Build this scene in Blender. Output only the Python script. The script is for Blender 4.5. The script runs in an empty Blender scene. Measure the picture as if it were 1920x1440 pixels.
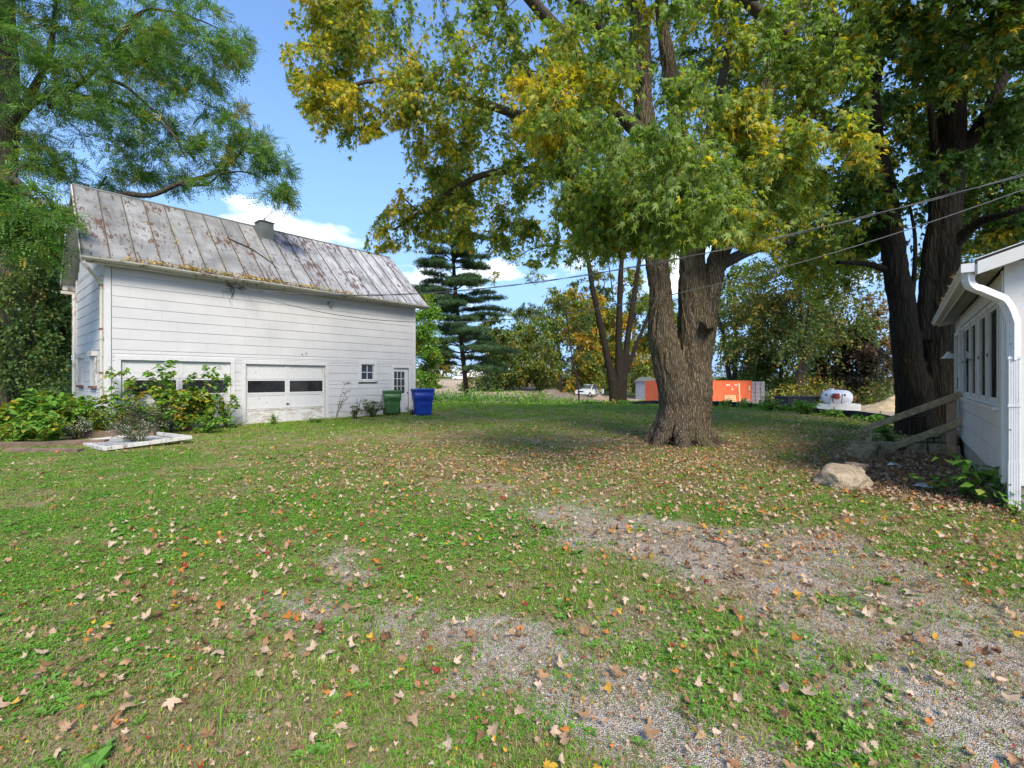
import bpy, math, random
import numpy as np
from mathutils import Vector, Matrix, noise
R = math.radians
scene = bpy.context.scene
rng = np.random.default_rng(7)
random.seed(7)

# ------------------------------------------------------------------ camera
cam_d = bpy.data.cameras.new('camera')
cam = bpy.data.objects.new('camera', cam_d)
scene.collection.objects.link(cam)
EYE = 1.65
cam.location = (0, 0, EYE)
cam.rotation_euler = (R(90), 0, 0)
cam_d.sensor_width = 36.0
cam_d.lens = 16.5
cam_d.shift_y = -10.0 / 1920.0
cam_d.clip_start = 0.05
cam_d.clip_end = 3000
scene.camera = cam
FPX, HZ = 880.0, 710.0


def at(px, py, d):
    """world point at forward distance d that the photograph shows at (px, py)"""
    return np.array([(px - 960) / FPX * d, d, EYE + (HZ - py) / FPX * d])


# ------------------------------------------------------------------ world and sun
world = bpy.data.worlds.new('World')
scene.world = world
world.use_nodes = True
wn = world.node_tree
wn.nodes.clear()
SUN_EL, SUN_AZ = R(42), math.atan2(0.30, -0.95)
sky = wn.nodes.new('ShaderNodeTexSky')
sky.sky_type = 'NISHITA'
sky.sun_disc = False
sky.sun_elevation = SUN_EL
sky.sun_rotation = SUN_AZ
sky.air_density = 1.0
sky.dust_density = 0.6
sky.ozone_density = 2.0
SKY_STRENGTH, SUN_STRENGTH, EXPOSURE = 0.15, 2.5, 1.17


def nd(nt, typ, ins=None, **props):
    n = nt.nodes.new(typ)
    for k, v in props.items():
        setattr(n, k, v)
    for k, v in (ins or {}).items():
        s = n.inputs[k]
        if isinstance(v, bpy.types.NodeSocket):
            nt.links.new(v, s)
        elif isinstance(v, bpy.types.Node):
            nt.links.new(v.outputs[0], s)
        else:
            s.default_value = v
    return n


def col4(c):
    return (c[0], c[1], c[2], 1.0)


def ramp(nt, fac, stops, interp='LINEAR'):
    r = nd(nt, 'ShaderNodeValToRGB', {0: fac})
    cr = r.color_ramp
    cr.interpolation = interp
    while len(cr.elements) < len(stops):
        cr.elements.new(0.5)
    for e, (p, c) in zip(cr.elements, stops):
        e.position = p
        e.color = col4(c) if not isinstance(c, (int, float)) else (c, c, c, 1)
    return r.outputs[0]


def mix(nt, fac, a, b, mode='MIX'):
    n = nt.nodes.new('ShaderNodeMix')
    n.data_type = 'RGBA'
    n.blend_type = mode
    for i, v in ((0, fac), (6, a), (7, b)):
        s = n.inputs[i]
        if isinstance(v, bpy.types.NodeSocket):
            nt.links.new(v, s)
        elif i == 0:
            s.default_value = v
        else:
            s.default_value = col4(v)
    return n.outputs[2]


def mth(nt, op, a, b=0.0, c=0.0, clamp=False):
    n = nd(nt, 'ShaderNodeMath', {0: a, 1: b, 2: c}, operation=op)
    n.use_clamp = clamp
    return n.outputs[0]


def mapr(nt, v, a, b, c=0.0, d=1.0):
    return nd(nt, 'ShaderNodeMapRange', {0: v, 1: a, 2: b, 3: c, 4: d}).outputs[0]


def vmul(nt, v, s):
    return nd(nt, 'ShaderNodeMapping', {0: v, 3: s}).outputs[0]


# clouds: puffs of noise on the sky vault, low down all the way round
tc = nd(wn, 'ShaderNodeTexCoord')
sep = nd(wn, 'ShaderNodeSeparateXYZ', {0: tc.outputs['Generated']})
dirv = nd(wn, 'ShaderNodeMapping', {0: tc.outputs['Generated'], 1: (3.31, 0.93, 0.05), 3: (2.6, 2.6, 6.5)})
cn = nd(wn, 'ShaderNodeTexNoise', {'Vector': dirv, 'Scale': 1.6, 'Detail': 9.0, 'Roughness': 0.52})
lowz = mapr(wn, sep.outputs[2], 0.27, 0.40, 0.055, -0.18)
cf = mapr(wn, mth(wn, 'ADD', cn.outputs[0], lowz), 0.585, 0.67)
cn2 = nd(wn, 'ShaderNodeTexNoise', {'Vector': dirv, 'Scale': 4.0, 'Detail': 5.0})
ccol = ramp(wn, cn2.outputs[0], [(0.3, (3.6, 3.9, 4.4)), (0.62, (4.9, 5.0, 5.2))])
# the pale blue of a hazy autumn day: the physical sky, slightly whitened towards the horizon
hz = mapr(wn, sep.outputs[2], 0.0, 0.55, 0.95, 0.15)
skyc = mix(wn, hz, sky.outputs[0], (1.8, 2.5, 3.8))
skyc = mix(wn, 1.0, skyc, (0.67, 0.80, 0.93), 'MULTIPLY')
skyc = mix(wn, cf, skyc, ccol)
bg = nd(wn, 'ShaderNodeBackground', {0: skyc, 1: SKY_STRENGTH})
wo = nd(wn, 'ShaderNodeOutputWorld', {0: bg})

sun_d = bpy.data.lights.new('sun', 'SUN')
sun_d.energy = SUN_STRENGTH
sun_d.angle = R(20.0)
sun_d.color = (1.0, 0.90, 0.74)
sun = bpy.data.objects.new('sun', sun_d)
SUNV = Vector((math.sin(SUN_AZ) * math.cos(SUN_EL), math.cos(SUN_AZ) * math.cos(SUN_EL), math.sin(SUN_EL)))
sun.rotation_euler = SUNV.to_track_quat('Z', 'Y').to_euler()
sun.location = (8, -20, 30)
scene.collection.objects.link(sun)

scene.view_settings.view_transform = 'Standard'
scene.view_settings.look = 'None'
scene.view_settings.exposure = EXPOSURE
scene.view_settings.gamma = 1.0
scene.view_settings.use_curve_mapping = False
scene.render.engine = 'CYCLES'
cy = scene.cycles
cy.use_denoising = True
cy.max_bounces = 6
cy.diffuse_bounces = 3
cy.glossy_bounces = 2
cy.transmission_bounces = 4
cy.transparent_max_bounces = 6
cy.use_adaptive_sampling = True
cy.adaptive_threshold = 0.02
cy.sample_clamp_indirect = 6.0
scene.render.use_persistent_data = False


# ------------------------------------------------------------------ object helpers
def link(o):
    scene.collection.objects.link(o)
    return o


def tag(o, label=None, cat=None, group=None, kind=None):
    for k, v in (('label', label), ('category', cat), ('group', group), ('kind', kind)):
        if v:
            o[k] = v
    return o


def empty(name, loc=(0, 0, 0), rz=0.0, label=None, cat=None, group=None):
    o = bpy.data.objects.new(name, None)
    o.empty_display_size = 0.2
    o.location = tuple(float(v) for v in loc)
    o.rotation_euler = (0, 0, rz)
    link(o)
    return tag(o, label, cat, group)


def put(name, me, parent=None, loc=None, rot=None, scl=None):
    o = bpy.data.objects.new(name, me)
    link(o)
    if parent is not None:
        o.parent = parent
    if loc is not None:
        o.location = tuple(float(v) for v in loc)
    if rot is not None:
        o.rotation_euler = rot
    if scl is not None:
        o.scale = (scl, scl, scl) if isinstance(scl, (int, float)) else scl
    return o


def copy_tree(o, parent=None):
    c = o.copy()
    link(c)
    c.parent = parent
    for ch in o.children:
        copy_tree(ch, c)
    return c


def np_mesh(name, V, F, mat=None, attrs=None, smooth=False):
    """V (n,3); F (m,k) faces with k corners each (or a list of such arrays)"""
    V = np.asarray(V, dtype=np.float32)
    Fs = F if isinstance(F, list) else [F]
    Fs = [np.asarray(f, dtype=np.int32) for f in Fs if len(f)]
    me = bpy.data.meshes.new(name)
    me.vertices.add(len(V))
    me.vertices.foreach_set('co', V.ravel())
    loops = np.concatenate([f.ravel() for f in Fs])
    sizes = np.concatenate([np.full(len(f), f.shape[1], dtype=np.int32) for f in Fs])
    starts = np.concatenate([[0], np.cumsum(sizes)[:-1]]).astype(np.int32)
    me.loops.add(len(loops))
    me.loops.foreach_set('vertex_index', loops)
    me.polygons.add(len(sizes))
    me.polygons.foreach_set('loop_start', starts)
    me.polygons.foreach_set('loop_total', sizes)
    if smooth:
        me.polygons.foreach_set('use_smooth', np.ones(len(sizes), dtype=bool))
    for k, v in (attrs or {}).items():
        a = me.attributes.new(k, 'FLOAT', 'POINT')
        a.data.foreach_set('value', np.asarray(v, dtype=np.float32))
    me.update(calc_edges=True)
    if mat is not None:
        me.materials.append(mat)
    return me


class MB:
    """collects boxes, bars, lofts and tubes into one mesh"""

    def __init__(self):
        self.v, self.f, self.m, self.s = [], [], [], []
        self.mi, self.sm = 0, False

    def add(self, vs, fs):
        b = len(self.v)
        self.v += [tuple(float(c) for c in p) for p in vs]
        for f in fs:
            self.f.append([b + i for i in f])
            self.m.append(self.mi)
            self.s.append(self.sm)
        return self

    def box(self, x0, x1, y0, y1, z0, z1):
        return self.add([(x0, y0, z0), (x1, y0, z0), (x1, y1, z0), (x0, y1, z0), (x0, y0, z1), (x1, y0, z1), (x1, y1, z1), (x0, y1, z1)],
                        [(0, 3, 2, 1), (4, 5, 6, 7), (0, 1, 5, 4), (1, 2, 6, 5), (2, 3, 7, 6), (3, 0, 4, 7)])

    def hexa(self, p):
        """8 corners: four of the bottom in order, four of the top"""
        return self.add(p, [(0, 3, 2, 1), (4, 5, 6, 7), (0, 1, 5, 4), (1, 2, 6, 5), (2, 3, 7, 6), (3, 0, 4, 7)])

    def bar(self, a, b, w, h, up=(0, 0, 1)):
        a, b = Vector(a), Vector(b)
        d = (b - a).normalized()
        s = d.cross(Vector(up))
        if s.length < 1e-4:
            s = d.cross(Vector((1, 0, 0)))
        s.normalize()
        u = s.cross(d)
        s, u = s * w / 2, u * h / 2
        return self.hexa([a - s - u, a + s - u, a + s + u, a - s + u, b - s - u, b + s - u, b + s + u, b - s + u])

    def loft(self, rings, cap=True, closed=True):
        n = len(rings[0])
        b = len(self.v)
        vs = [p for r in rings for p in r]
        fs = []
        for i in range(len(rings) - 1):
            for j in range(n if closed else n - 1):
                k = (j + 1) % n
                fs.append((i * n + j, i * n + k, (i + 1) * n + k, (i + 1) * n + j))
        if cap:
            fs.append(tuple(reversed(range(n))))
            fs.append(tuple((len(rings) - 1) * n + j for j in range(n)))
        return self.add(vs, fs)

    def tube(self, pts, r, sides=8, cap=True):
        pts = [Vector(p) for p in pts]
        rad = r if isinstance(r, (list, tuple)) else [r] * len(pts)
        rings = []
        prev = None
        for i, p in enumerate(pts):
            t = (pts[min(i + 1, len(pts) - 1)] - pts[max(i - 1, 0)]).normalized()
            if prev is None:
                ref = Vector((0, 0, 1)) if abs(t.z) < 0.9 else Vector((1, 0, 0))
                nx = t.cross(ref).normalized()
            else:
                nx = (prev - t * prev.dot(t)).normalized()
            prev = nx
            ny = t.cross(nx)
            rings.append([p + (nx * math.cos(a) + ny * math.sin(a)) * rad[i] for a in [2 * math.pi * k / sides for k in range(sides)]])
        return self.loft(rings, cap)

    def mesh(self, name, mats):
        me = bpy.data.meshes.new(name)
        me.from_pydata(self.v, [], self.f)
        for m in (mats if isinstance(mats, (list, tuple)) else [mats]):
            me.materials.append(m)
        me.polygons.foreach_set('material_index', self.m)
        me.polygons.foreach_set('use_smooth', self.s)
        me.update()
        return me

    def build(self, name, mats, parent=None, bevel=0.0, loc=None, rot=None):
        o = put(name, self.mesh(name, mats), parent, loc, rot)
        if bevel:
            m = o.modifiers.new('bevel', 'BEVEL')
            m.width = bevel
            m.segments = 2
            m.limit_method = 'ANGLE'
            m.angle_limit = R(40)
        return o


def smoothstep(a, b, x):
    t = np.clip((x - a) / (b - a), 0, 1)
    return t * t * (3 - 2 * t)


def vnoise(x, y, seed=0):
    x = np.asarray(x, dtype=np.float64)
    y = np.asarray(y, dtype=np.float64)
    xi, yi = np.floor(x), np.floor(y)
    fx, fy = x - xi, y - yi
    fx, fy = fx * fx * (3 - 2 * fx), fy * fy * (3 - 2 * fy)

    def h(a, b):
        s = np.sin(a * 127.1 + b * 311.7 + seed * 74.7) * 43758.5453
        return s - np.floor(s)
    return (h(xi, yi) * (1 - fx) + h(xi + 1, yi) * fx) * (1 - fy) + (h(xi, yi + 1) * (1 - fx) + h(xi + 1, yi + 1) * fx) * fy


def fbm(x, y, sc, seed=0, octv=4):
    v, a, t = 0, 1.0, 0
    for i in range(octv):
        v = v + a * vnoise(np.asarray(x) * sc * 2 ** i + 17.3 * i, np.asarray(y) * sc * 2 ** i - 9.1 * i, seed + i)
        t += a
        a *= 0.55
    return v / t


# ------------------------------------------------------------------ the lie of the land
def gz(x, y):
    x = np.asarray(x, dtype=np.float64)
    y = np.asarray(y, dtype=np.float64)
    z = -1.15 * smoothstep(27, 46, y) + 2.6 * smoothstep(75, 190, y) + 1.8 * smoothstep(190, 420, y)
    z = z + 0.05 * (fbm(x, y, 0.35, 3) - 0.5) * smoothstep(3, 9, y)
    z = z + 0.10 * smoothstep(19, 26, y) * smoothstep(2, -3, x) * smoothstep(44, 30, y)
    z = z + 0.35 * (fbm(x, y, 0.06, 11) - 0.5) * smoothstep(40, 70, y)
    return z


def on_ground(px, py):
    """world ground point seen at (px, py)"""
    d = 1.5
    while d < 400:
        p = at(px, py, d)
        if p[2] <= float(gz(p[0], p[1])):
            break
        d *= 1.004
    p = at(px, py, d)
    p[2] = float(gz(p[0], p[1]))
    return p


LAWN = np.array([(-40, -4), (22, -4), (18.5, 12.0), (14.1, 13.2), (14.0, 18.0), (14.25, 23.5), (12.2, 28.5), (9.5, 31.0), (6.0, 34.0), (2.0, 36.5), (-6, 40.0), (-20, 41.5), (-40, 40)])


def in_poly(x, y, P):
    x = np.asarray(x)
    y = np.asarray(y)
    c = np.zeros(np.broadcast(x, y).shape, dtype=bool)
    n = len(P)
    for i in range(n):
        x0, y0 = P[i]
        x1, y1 = P[(i + 1) % n]
        m = ((y0 > y) != (y1 > y))
        xx = (x1 - x0) * (y - y0) / (y1 - y0 + 1e-12) + x0
        c ^= m & (x < xx)
    return c


def seg_dist(x, y, pts):
    d = np.full(np.broadcast(x, y).shape, 1e9)
    for (x0, y0), (x1, y1) in zip(pts[:-1], pts[1:]):
        L2 = (x1 - x0) ** 2 + (y1 - y0) ** 2
        t = np.clip(((x - x0) * (x1 - x0) + (y - y0) * (y1 - y0)) / L2, 0, 1)
        d = np.minimum(d, np.hypot(x - x0 - t * (x1 - x0), y - y0 - t * (y1 - y0)))
    return d


def gravel_mask(x, y):
    return np.clip(gravel_raw(x, y) * smoothstep(0.20, 0.46, fbm(x, y, 2.1, 27) * 0.62 + fbm(x, y, 8.0, 28) * 0.38), 0, 1)


def gravel_raw(x, y):
    return gravel_all(x, y) * (1 - 0.55 * smoothstep(5.0, 6.6, y))


def gravel_all(x, y):
    n = fbm(x, y, 0.9, 21) - 0.5
    n2 = fbm(x, y, 3.2, 5) - 0.5
    d = seg_dist(x, y, [(-0.6, 7.2), (0.6, 5.8), (1.5, 4.7), (2.0, 3.9), (2.4, 3.0), (2.6, 2.0), (2.7, 0.5)])
    a = smoothstep(1.25, 0.25, d + n * 1.2)
    d = seg_dist(x, y, [(3.0, 4.6), (3.3, 3.6), (3.4, 2.2)])
    a = np.maximum(a, 0.9 * smoothstep(1.1, 0.1, d + n * 1.0))
    d = seg_dist(x, y, [(-1.7, 4.4), (-1.2, 3.5), (-0.6, 3.0), (0.5, 2.9), (0.9, 2.0)])
    a = np.maximum(a, 0.8 * smoothstep(0.62, 0.05, d + n * 1.3))
    a = np.maximum(a, 0.75 * smoothstep(0.55, 0.0, np.hypot(x - 0.2, (y - 7.5) * 0.6) + n * 1.6 - 0.2))
    a = np.maximum(a, 0.5 * smoothstep(0.08, 0.25, n) * smoothstep(7, 3.5, y) * smoothstep(-4, -1, x))
    return np.clip(a + n2 * 0.7 * (a > 0.02) * (a < 0.98), 0, 1)


def soil_mask(x, y):
    n = fbm(x, y, 1.3, 31) - 0.5
    d = seg_dist(x, y, [(6.0, 7.0), (7.0, 8.6), (8.4, 9.9), (9.6, 11.2)])
    a = smoothstep(1.5, 0.5, d + n * 0.9)
    d2 = np.hypot(x - 4.5, y - 12.1)
    return np.maximum(a, smoothstep(1.7, 0.7, d2 + n * 0.8))


def dry_mask(x, y):
    n = fbm(x, y, 0.55, 41)
    z = np.exp(-((y - 9.5) / 3.2) ** 2) * smoothstep(-7.5, -3, x) * 0.30
    z = z + np.exp(-((y - 14.0) / 4.0) ** 2) * smoothstep(-7, -3, x) * smoothstep(9, 6, x) * 0.22
    g = np.exp(-(((x + 3.2) / 2.6) ** 2 + ((y - 6.6) / 2.0) ** 2)) * 0.25
    z = z + 0.16 * smoothstep(5.5, 3.0, y)
    return np.clip((n - 0.40) * 2.2 + z * 1.3 - g, 0, 1)


# ------------------------------------------------------------------ materials
def newmat(name):
    m = bpy.data.materials.new(name)
    m.use_nodes = True
    nt = m.node_tree
    b = nt.nodes['Principled BSDF']
    return m, nt, b


def wpos(nt):
    return nd(nt, 'ShaderNodeNewGeometry').outputs['Position']


def noi(nt, vec, scale, detail=4.0, rough=0.55):
    return nd(nt, 'ShaderNodeTexNoise', {'Vector': vec, 'Scale': scale, 'Detail': detail, 'Roughness': rough}).outputs[0]


def bump(nt, b, h, strength=0.3, dist=0.02):
    bn = nd(nt, 'ShaderNodeBump', {'Strength': strength, 'Distance': dist, 'Height': h})
    nt.links.new(bn.outputs[0], b.inputs['Normal'])


def plain(name, c, rough=0.6, var=0.25, scale=3.0, bstr=0.0, bscale=40.0, metallic=0.0, spec=0.4, ovar=0.0, dirt=None, dirt_at=(0.55, 0.75)):
    m, nt, b = newmat(name)
    P = wpos(nt)
    n = noi(nt, P, scale, 6.0)
    lo = tuple(v * (1 - var) for v in c)
    hi = tuple(min(1, v * (1 + var * 0.6)) for v in c)
    base = mix(nt, mapr(nt, n, 0.3, 0.7), lo, hi)
    if dirt:
        n2 = noi(nt, P, scale * 2.3, 8.0, 0.65)
        base = mix(nt, mapr(nt, n2, dirt_at[0], dirt_at[1]), base, dirt)
    if ovar:
        oi = nd(nt, 'ShaderNodeObjectInfo').outputs['Random']
        base = mix(nt, 1.0, base, ramp(nt, oi, [(0, 1 - ovar), (1, 1.0)]), 'MULTIPLY')
    nt.links.new(base, b.inputs['Base Color'])
    b.inputs['Roughness'].default_value = rough
    b.inputs['Metallic'].default_value = metallic
    b.inputs['Specular IOR Level'].default_value = spec
    if bstr:
        bump(nt, b, noi(nt, P, bscale, 5.0), bstr)
    return m


MAT = {}


def white_siding():
    m, nt, b = newmat('white_shingle_paint')
    P = wpos(nt)
    oi = nd(nt, 'ShaderNodeObjectInfo').outputs['Random']
    n = noi(nt, P, 1.3, 6.0)
    base = mix(nt, mapr(nt, n, 0.3, 0.7), (0.50, 0.495, 0.50), (0.56, 0.555, 0.56))
    base = mix(nt, 1.0, base, ramp(nt, oi, [(0, (0.975, 0.975, 0.98)), (1, (1, 1, 1))]), 'MULTIPLY')
    # vertical combed grain of the shingles
    g = noi(nt, vmul(nt, P, (60, 60, 1.5)), 1.0, 2.0)
    base = mix(nt, mapr(nt, g, 0.45, 0.75, 0.0, 0.16), base, (0.46, 0.45, 0.45))
    # scattered grey scuffs
    s = noi(nt, vmul(nt, P, (1.1, 1.1, 5.0)), 1.3, 9.0, 0.66)
    base = mix(nt, mapr(nt, s, 0.655, 0.76, 0.0, 0.5), base, (0.33, 0.32, 0.32))
    sp = nd(nt, 'ShaderNodeSeparateXYZ', {0: P}).outputs[2]
    low = mth(nt, 'MULTIPLY', mapr(nt, sp, 0.9, 0.0), mapr(nt, noi(nt, P, 5.0, 8.0, 0.7), 0.42, 0.68))
    base = mix(nt, mth(nt, 'MULTIPLY', low, 0.75), base, (0.38, 0.34, 0.28))
    nt.links.new(base, b.inputs['Base Color'])
    b.inputs['Roughness'].default_value = 0.7
    bump(nt, b, g, 0.12, 0.004)
    return m


def peeling_paint(name, paint, under, lo=0.56, hi=0.60, scale=4.0, stretch=(1, 1, 1)):
    m, nt, b = newmat(name)
    P = vmul(nt, wpos(nt), stretch)
    n = noi(nt, P, scale, 10.0, 0.68)
    n1 = noi(nt, P, scale * 0.3, 4.0)
    k = mapr(nt, mth(nt, 'ADD', n, mth(nt, 'MULTIPLY', mth(nt, 'SUBTRACT', n1, 0.5), 0.5)), lo, hi)
    n3 = noi(nt, P, scale * 3, 5.0)
    pc = mix(nt, mapr(nt, n3, 0.3, 0.7), tuple(v * 0.88 for v in paint), paint)
    base = mix(nt, k, pc, under)
    nt.links.new(base, b.inputs['Base Color'])
    b.inputs['Roughness'].default_value = 0.65
    bump(nt, b, mth(nt, 'SUBTRACT', 1.0, k), 0.25, 0.003)
    return m


def roof_metal():
    m, nt, b = newmat('weathered_sheet_metal')
    tcd = nd(nt, 'ShaderNodeTexCoord').outputs['Object']   # panel meshes are in the barn's own frame
    oi = nd(nt, 'ShaderNodeObjectInfo').outputs['Random']
    P = tcd
    big = noi(nt, P, 0.55, 4.0)
    n = noi(nt, vmul(nt, P, (3.4, 1.0, 1.0)), 2.4, 12.0, 0.72)
    base = mix(nt, mapr(nt, noi(nt, P, 1.6, 6.0), 0.32, 0.68), (0.22, 0.215, 0.21), (0.40, 0.395, 0.385))
    base = mix(nt, 1.0, base, ramp(nt, oi, [(0, (0.78, 0.77, 0.77)), (1, (1.0, 1.0, 1.0))]), 'MULTIPLY')
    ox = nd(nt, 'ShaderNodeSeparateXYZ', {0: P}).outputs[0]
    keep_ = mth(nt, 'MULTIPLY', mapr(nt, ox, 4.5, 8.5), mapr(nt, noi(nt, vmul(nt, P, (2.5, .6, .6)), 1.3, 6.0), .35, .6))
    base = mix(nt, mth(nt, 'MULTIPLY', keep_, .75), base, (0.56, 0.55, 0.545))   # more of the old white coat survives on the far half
    # sooty streaks running down
    st = noi(nt, vmul(nt, P, (7.0, 0.7, 0.7)), 1.2, 6.0, 0.6)
    base = mix(nt, mapr(nt, st, 0.52, 0.74, 0, 0.65), base, (0.09, 0.085, 0.085))
    # flaked patches where brown primer shows
    k = mapr(nt, mth(nt, 'ADD', n, mth(nt, 'MULTIPLY', mth(nt, 'SUBTRACT', big, 0.5), 0.55)), 0.560, 0.588)
    rust = mix(nt, noi(nt, P, 9.0, 3.0), (0.075, 0.043, 0.032), (0.165, 0.092, 0.062))
    base = mix(nt, mth(nt, 'MULTIPLY', k, 0.95), base, rust)
    fl = noi(nt, vmul(nt, P, (1.0, 1.0, 1.0)), 13.0, 6.0, 0.7)
    base = mix(nt, mapr(nt, fl, 0.635, 0.66, 0, 0.8), base, (0.09, 0.06, 0.055))
    nt.links.new(base, b.inputs['Base Color'])
    b.inputs['Roughness'].default_value = 0.5
    b.inputs['Metallic'].default_value = 0.12
    bump(nt, b, mth(nt, 'ADD', mth(nt, 'MULTIPLY', k, -0.5), noi(nt, P, 2.0, 3.0)), 0.25, 0.02)
    return m


def glass_dark(name, c=(0.012, 0.013, 0.015), rough=0.06):
    m, nt, b = newmat(name)
    P = wpos(nt)
    n = noi(nt, P, 2.0, 5.0)
    nt.links.new(mix(nt, mapr(nt, n, 0.4, 0.7), c, tuple(v * 2.4 + 0.004 for v in c)), b.inputs['Base Color'])
    b.inputs['Roughness'].default_value = rough
    b.inputs['Specular IOR Level'].default_value = 0.5
    return m


def bark_mat(name, dark, light, moss=None, scale=1.0, bstr=0.8):
    m, nt, b = newmat(name)
    P = nd(nt, 'ShaderNodeTexCoord').outputs['Object']
    wob = noi(nt, P, 3.0, 3.0)
    Q = nd(nt, 'ShaderNodeVectorMath', {0: P, 1: nd(nt, 'ShaderNodeCombineXYZ', {0: mth(nt, 'MULTIPLY', wob, 0.12), 1: mth(nt, 'MULTIPLY', wob, -0.1)}).outputs[0]}, operation='ADD').outputs[0]
    S = vmul(nt, Q, (15 * scale, 15 * scale, 1.9 * scale))
    v = nd(nt, 'ShaderNodeTexVoronoi', {'Vector': S, 'Scale': 1.0}, feature='DISTANCE_TO_EDGE').outputs[0]
    f = noi(nt, vmul(nt, Q, (22 * scale, 22 * scale, 3.5 * scale)), 1.0, 6.0, 0.65)
    h = mth(nt, 'ADD', mapr(nt, v, 0.0, 0.28), mth(nt, 'MULTIPLY', f, 0.9))
    base = mix(nt, mapr(nt, h, 0.25, 1.25), dark, light)
    base = mix(nt, mapr(nt, noi(nt, P, 1.1, 4.0), 0.35, 0.7, 0, 0.45), base, tuple(c * 0.55 for c in light))
    if moss:
        base = mix(nt, mapr(nt, noi(nt, P, 0.9, 5.0, 0.6), 0.52, 0.70, 0, 0.55), base, moss)
    nt.links.new(base, b.inputs['Base Color'])
    b.inputs['Roughness'].default_value = 0.92
    b.inputs['Specular IOR Level'].default_value = 0.15
    bump(nt, b, h, bstr, 0.03)
    return m


def leaf_mat(name, greens, autumn, trans=0.36, rough=0.5, spec=0.3):
    """greens: stops over the per-leaf random; autumn: stops used where the attribute 'aut' is high"""
    m, nt, b = newmat(name)
    rn = nd(nt, 'ShaderNodeAttribute', attribute_name='rnd').outputs['Fac']
    au = nd(nt, 'ShaderNodeAttribute', attribute_name='aut').outputs['Fac']
    g = ramp(nt, rn, greens)
    a = ramp(nt, rn, autumn)
    c = mix(nt, au, g, a)
    nt.links.new(c, b.inputs['Base Color'])
    b.inputs['Roughness'].default_value = rough
    b.inputs['Specular IOR Level'].default_value = spec
    tcol = mix(nt, 1.0, c, (1.25, 1.3, 0.55), 'MULTIPLY')
    tr = nd(nt, 'ShaderNodeBsdfTranslucent', {0: tcol})
    ms = nd(nt, 'ShaderNodeMixShader', {0: trans, 1: b.outputs[0], 2: tr.outputs[0]})
    out = [n for n in nt.nodes if n.type == 'OUTPUT_MATERIAL'][0]
    nt.links.new(ms.outputs[0], out.inputs[0])
    return m


MAT['siding'] = white_siding()
MAT['trim'] = peeling_paint('white_trim_paint', (0.60, 0.595, 0.60), (0.32, 0.29, 0.26), 0.68, 0.74, 5.0, (1, 1, 0.4))
MAT['trim_worn'] = peeling_paint('worn_trim_paint', (0.58, 0.56, 0.52), (0.24, 0.19, 0.15), 0.56, 0.62, 6.0, (1, 1, 0.35))
MAT['door_paint'] = peeling_paint('garage_door_paint', (0.60, 0.595, 0.60), (0.36, 0.31, 0.27), 0.67, 0.71, 5.0)
MAT['door_peel'] = peeling_paint('peeling_door_paint', (0.62, 0.61, 0.60), (0.40, 0.35, 0.30), 0.50, 0.56, 9.0, (0.5, 0.5, 2.2))
MAT['gutter_old'] = peeling_paint('rusty_gutter_paint', (0.50, 0.48, 0.42), (0.21, 0.14, 0.085), 0.57, 0.63, 5.0)
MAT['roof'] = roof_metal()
MAT['seam'] = plain('rusty_standing_seam', (0.115, 0.088, 0.07), 0.7, 0.45, 9.0)
MAT['soffit'] = plain('soffit_boards', (0.42, 0.42, 0.38), 0.8, 0.2, 2.0, dirt=(0.2, 0.16, 0.11))
MAT['rust'] = plain('rusty_edge', (0.16, 0.085, 0.06), 0.85, 0.35, 6.0)
MAT['chimney'] = plain('grey_sheet_metal', (0.19, 0.20, 0.19), 0.55, 0.2, 2.0, metallic=0.2)
MAT['glass'] = glass_dark('dark_window_glass')
MAT['glass_house'] = glass_dark('porch_window_glass', (0.030, 0.034, 0.028), 0.03)
MAT['glass_house'].node_tree.nodes['Principled BSDF'].inputs['Specular IOR Level'].default_value = 0.5
MAT['black'] = plain('black_metal', (0.016, 0.016, 0.018), 0.55, 0.3, 8.0)
MAT['iron'] = plain('dark_iron', (0.05, 0.045, 0.04), 0.6, 0.4, 8.0)
MAT['house_white'] = plain('house_shingle_paint', (0.61, 0.585, 0.54), 0.65, 0.06, 2.0, 0.10, 60.0, dirt=(0.52, 0.51, 0.48), dirt_at=(0.55, 0.8), ovar=0.04)
MAT['house_trim'] = plain('house_trim_paint', (0.63, 0.61, 0.575), 0.5, 0.05, 3.0, dirt=(0.42, 0.40, 0.36), dirt_at=(0.55, 0.8))
MAT['gutter_new'] = plain('white_aluminium', (0.66, 0.655, 0.66), 0.4, 0.05, 3.0, spec=0.4, dirt=(0.44, 0.42, 0.38), dirt_at=(0.56, 0.8))
MAT['concrete'] = plain('old_concrete', (0.34, 0.31, 0.25), 0.9, 0.25, 5.0, 0.4, 50.0, dirt=(0.2, 0.16, 0.10))
MAT['white_conc'] = plain('white_concrete', (0.72, 0.71, 0.67), 0.85, 0.1, 4.0, 0.2, 30.0)
MAT['shingle_roof'] = plain('roof_shingles', (0.10, 0.085, 0.075), 0.9, 0.35, 8.0, 0.4, 60.0)
MAT['stone'] = plain('field_stone', (0.42, 0.33, 0.235), 0.9, 0.4, 9.0, 0.9, 45.0, dirt=(0.20, 0.155, 0.10), dirt_at=(0.45, 0.7))
MAT['mossy_stone'] = plain('mossy_stone', (0.36, 0.28, 0.17), 0.95, 0.45, 5.0, 0.9, 32.0, dirt=(0.12, 0.12, 0.04), dirt_at=(0.45, 0.65))
MAT['old_wood'] = plain('mossy_grey_timber', (0.42, 0.33, 0.19), 0.9, 0.3, 6.0, 0.5, 45.0, dirt=(0.15, 0.16, 0.07), dirt_at=(0.45, 0.7))
MAT['rot_wood'] = plain('rotting_timber', (0.17, 0.12, 0.085), 0.95, 0.4, 5.0, 0.7, 30.0)
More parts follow.
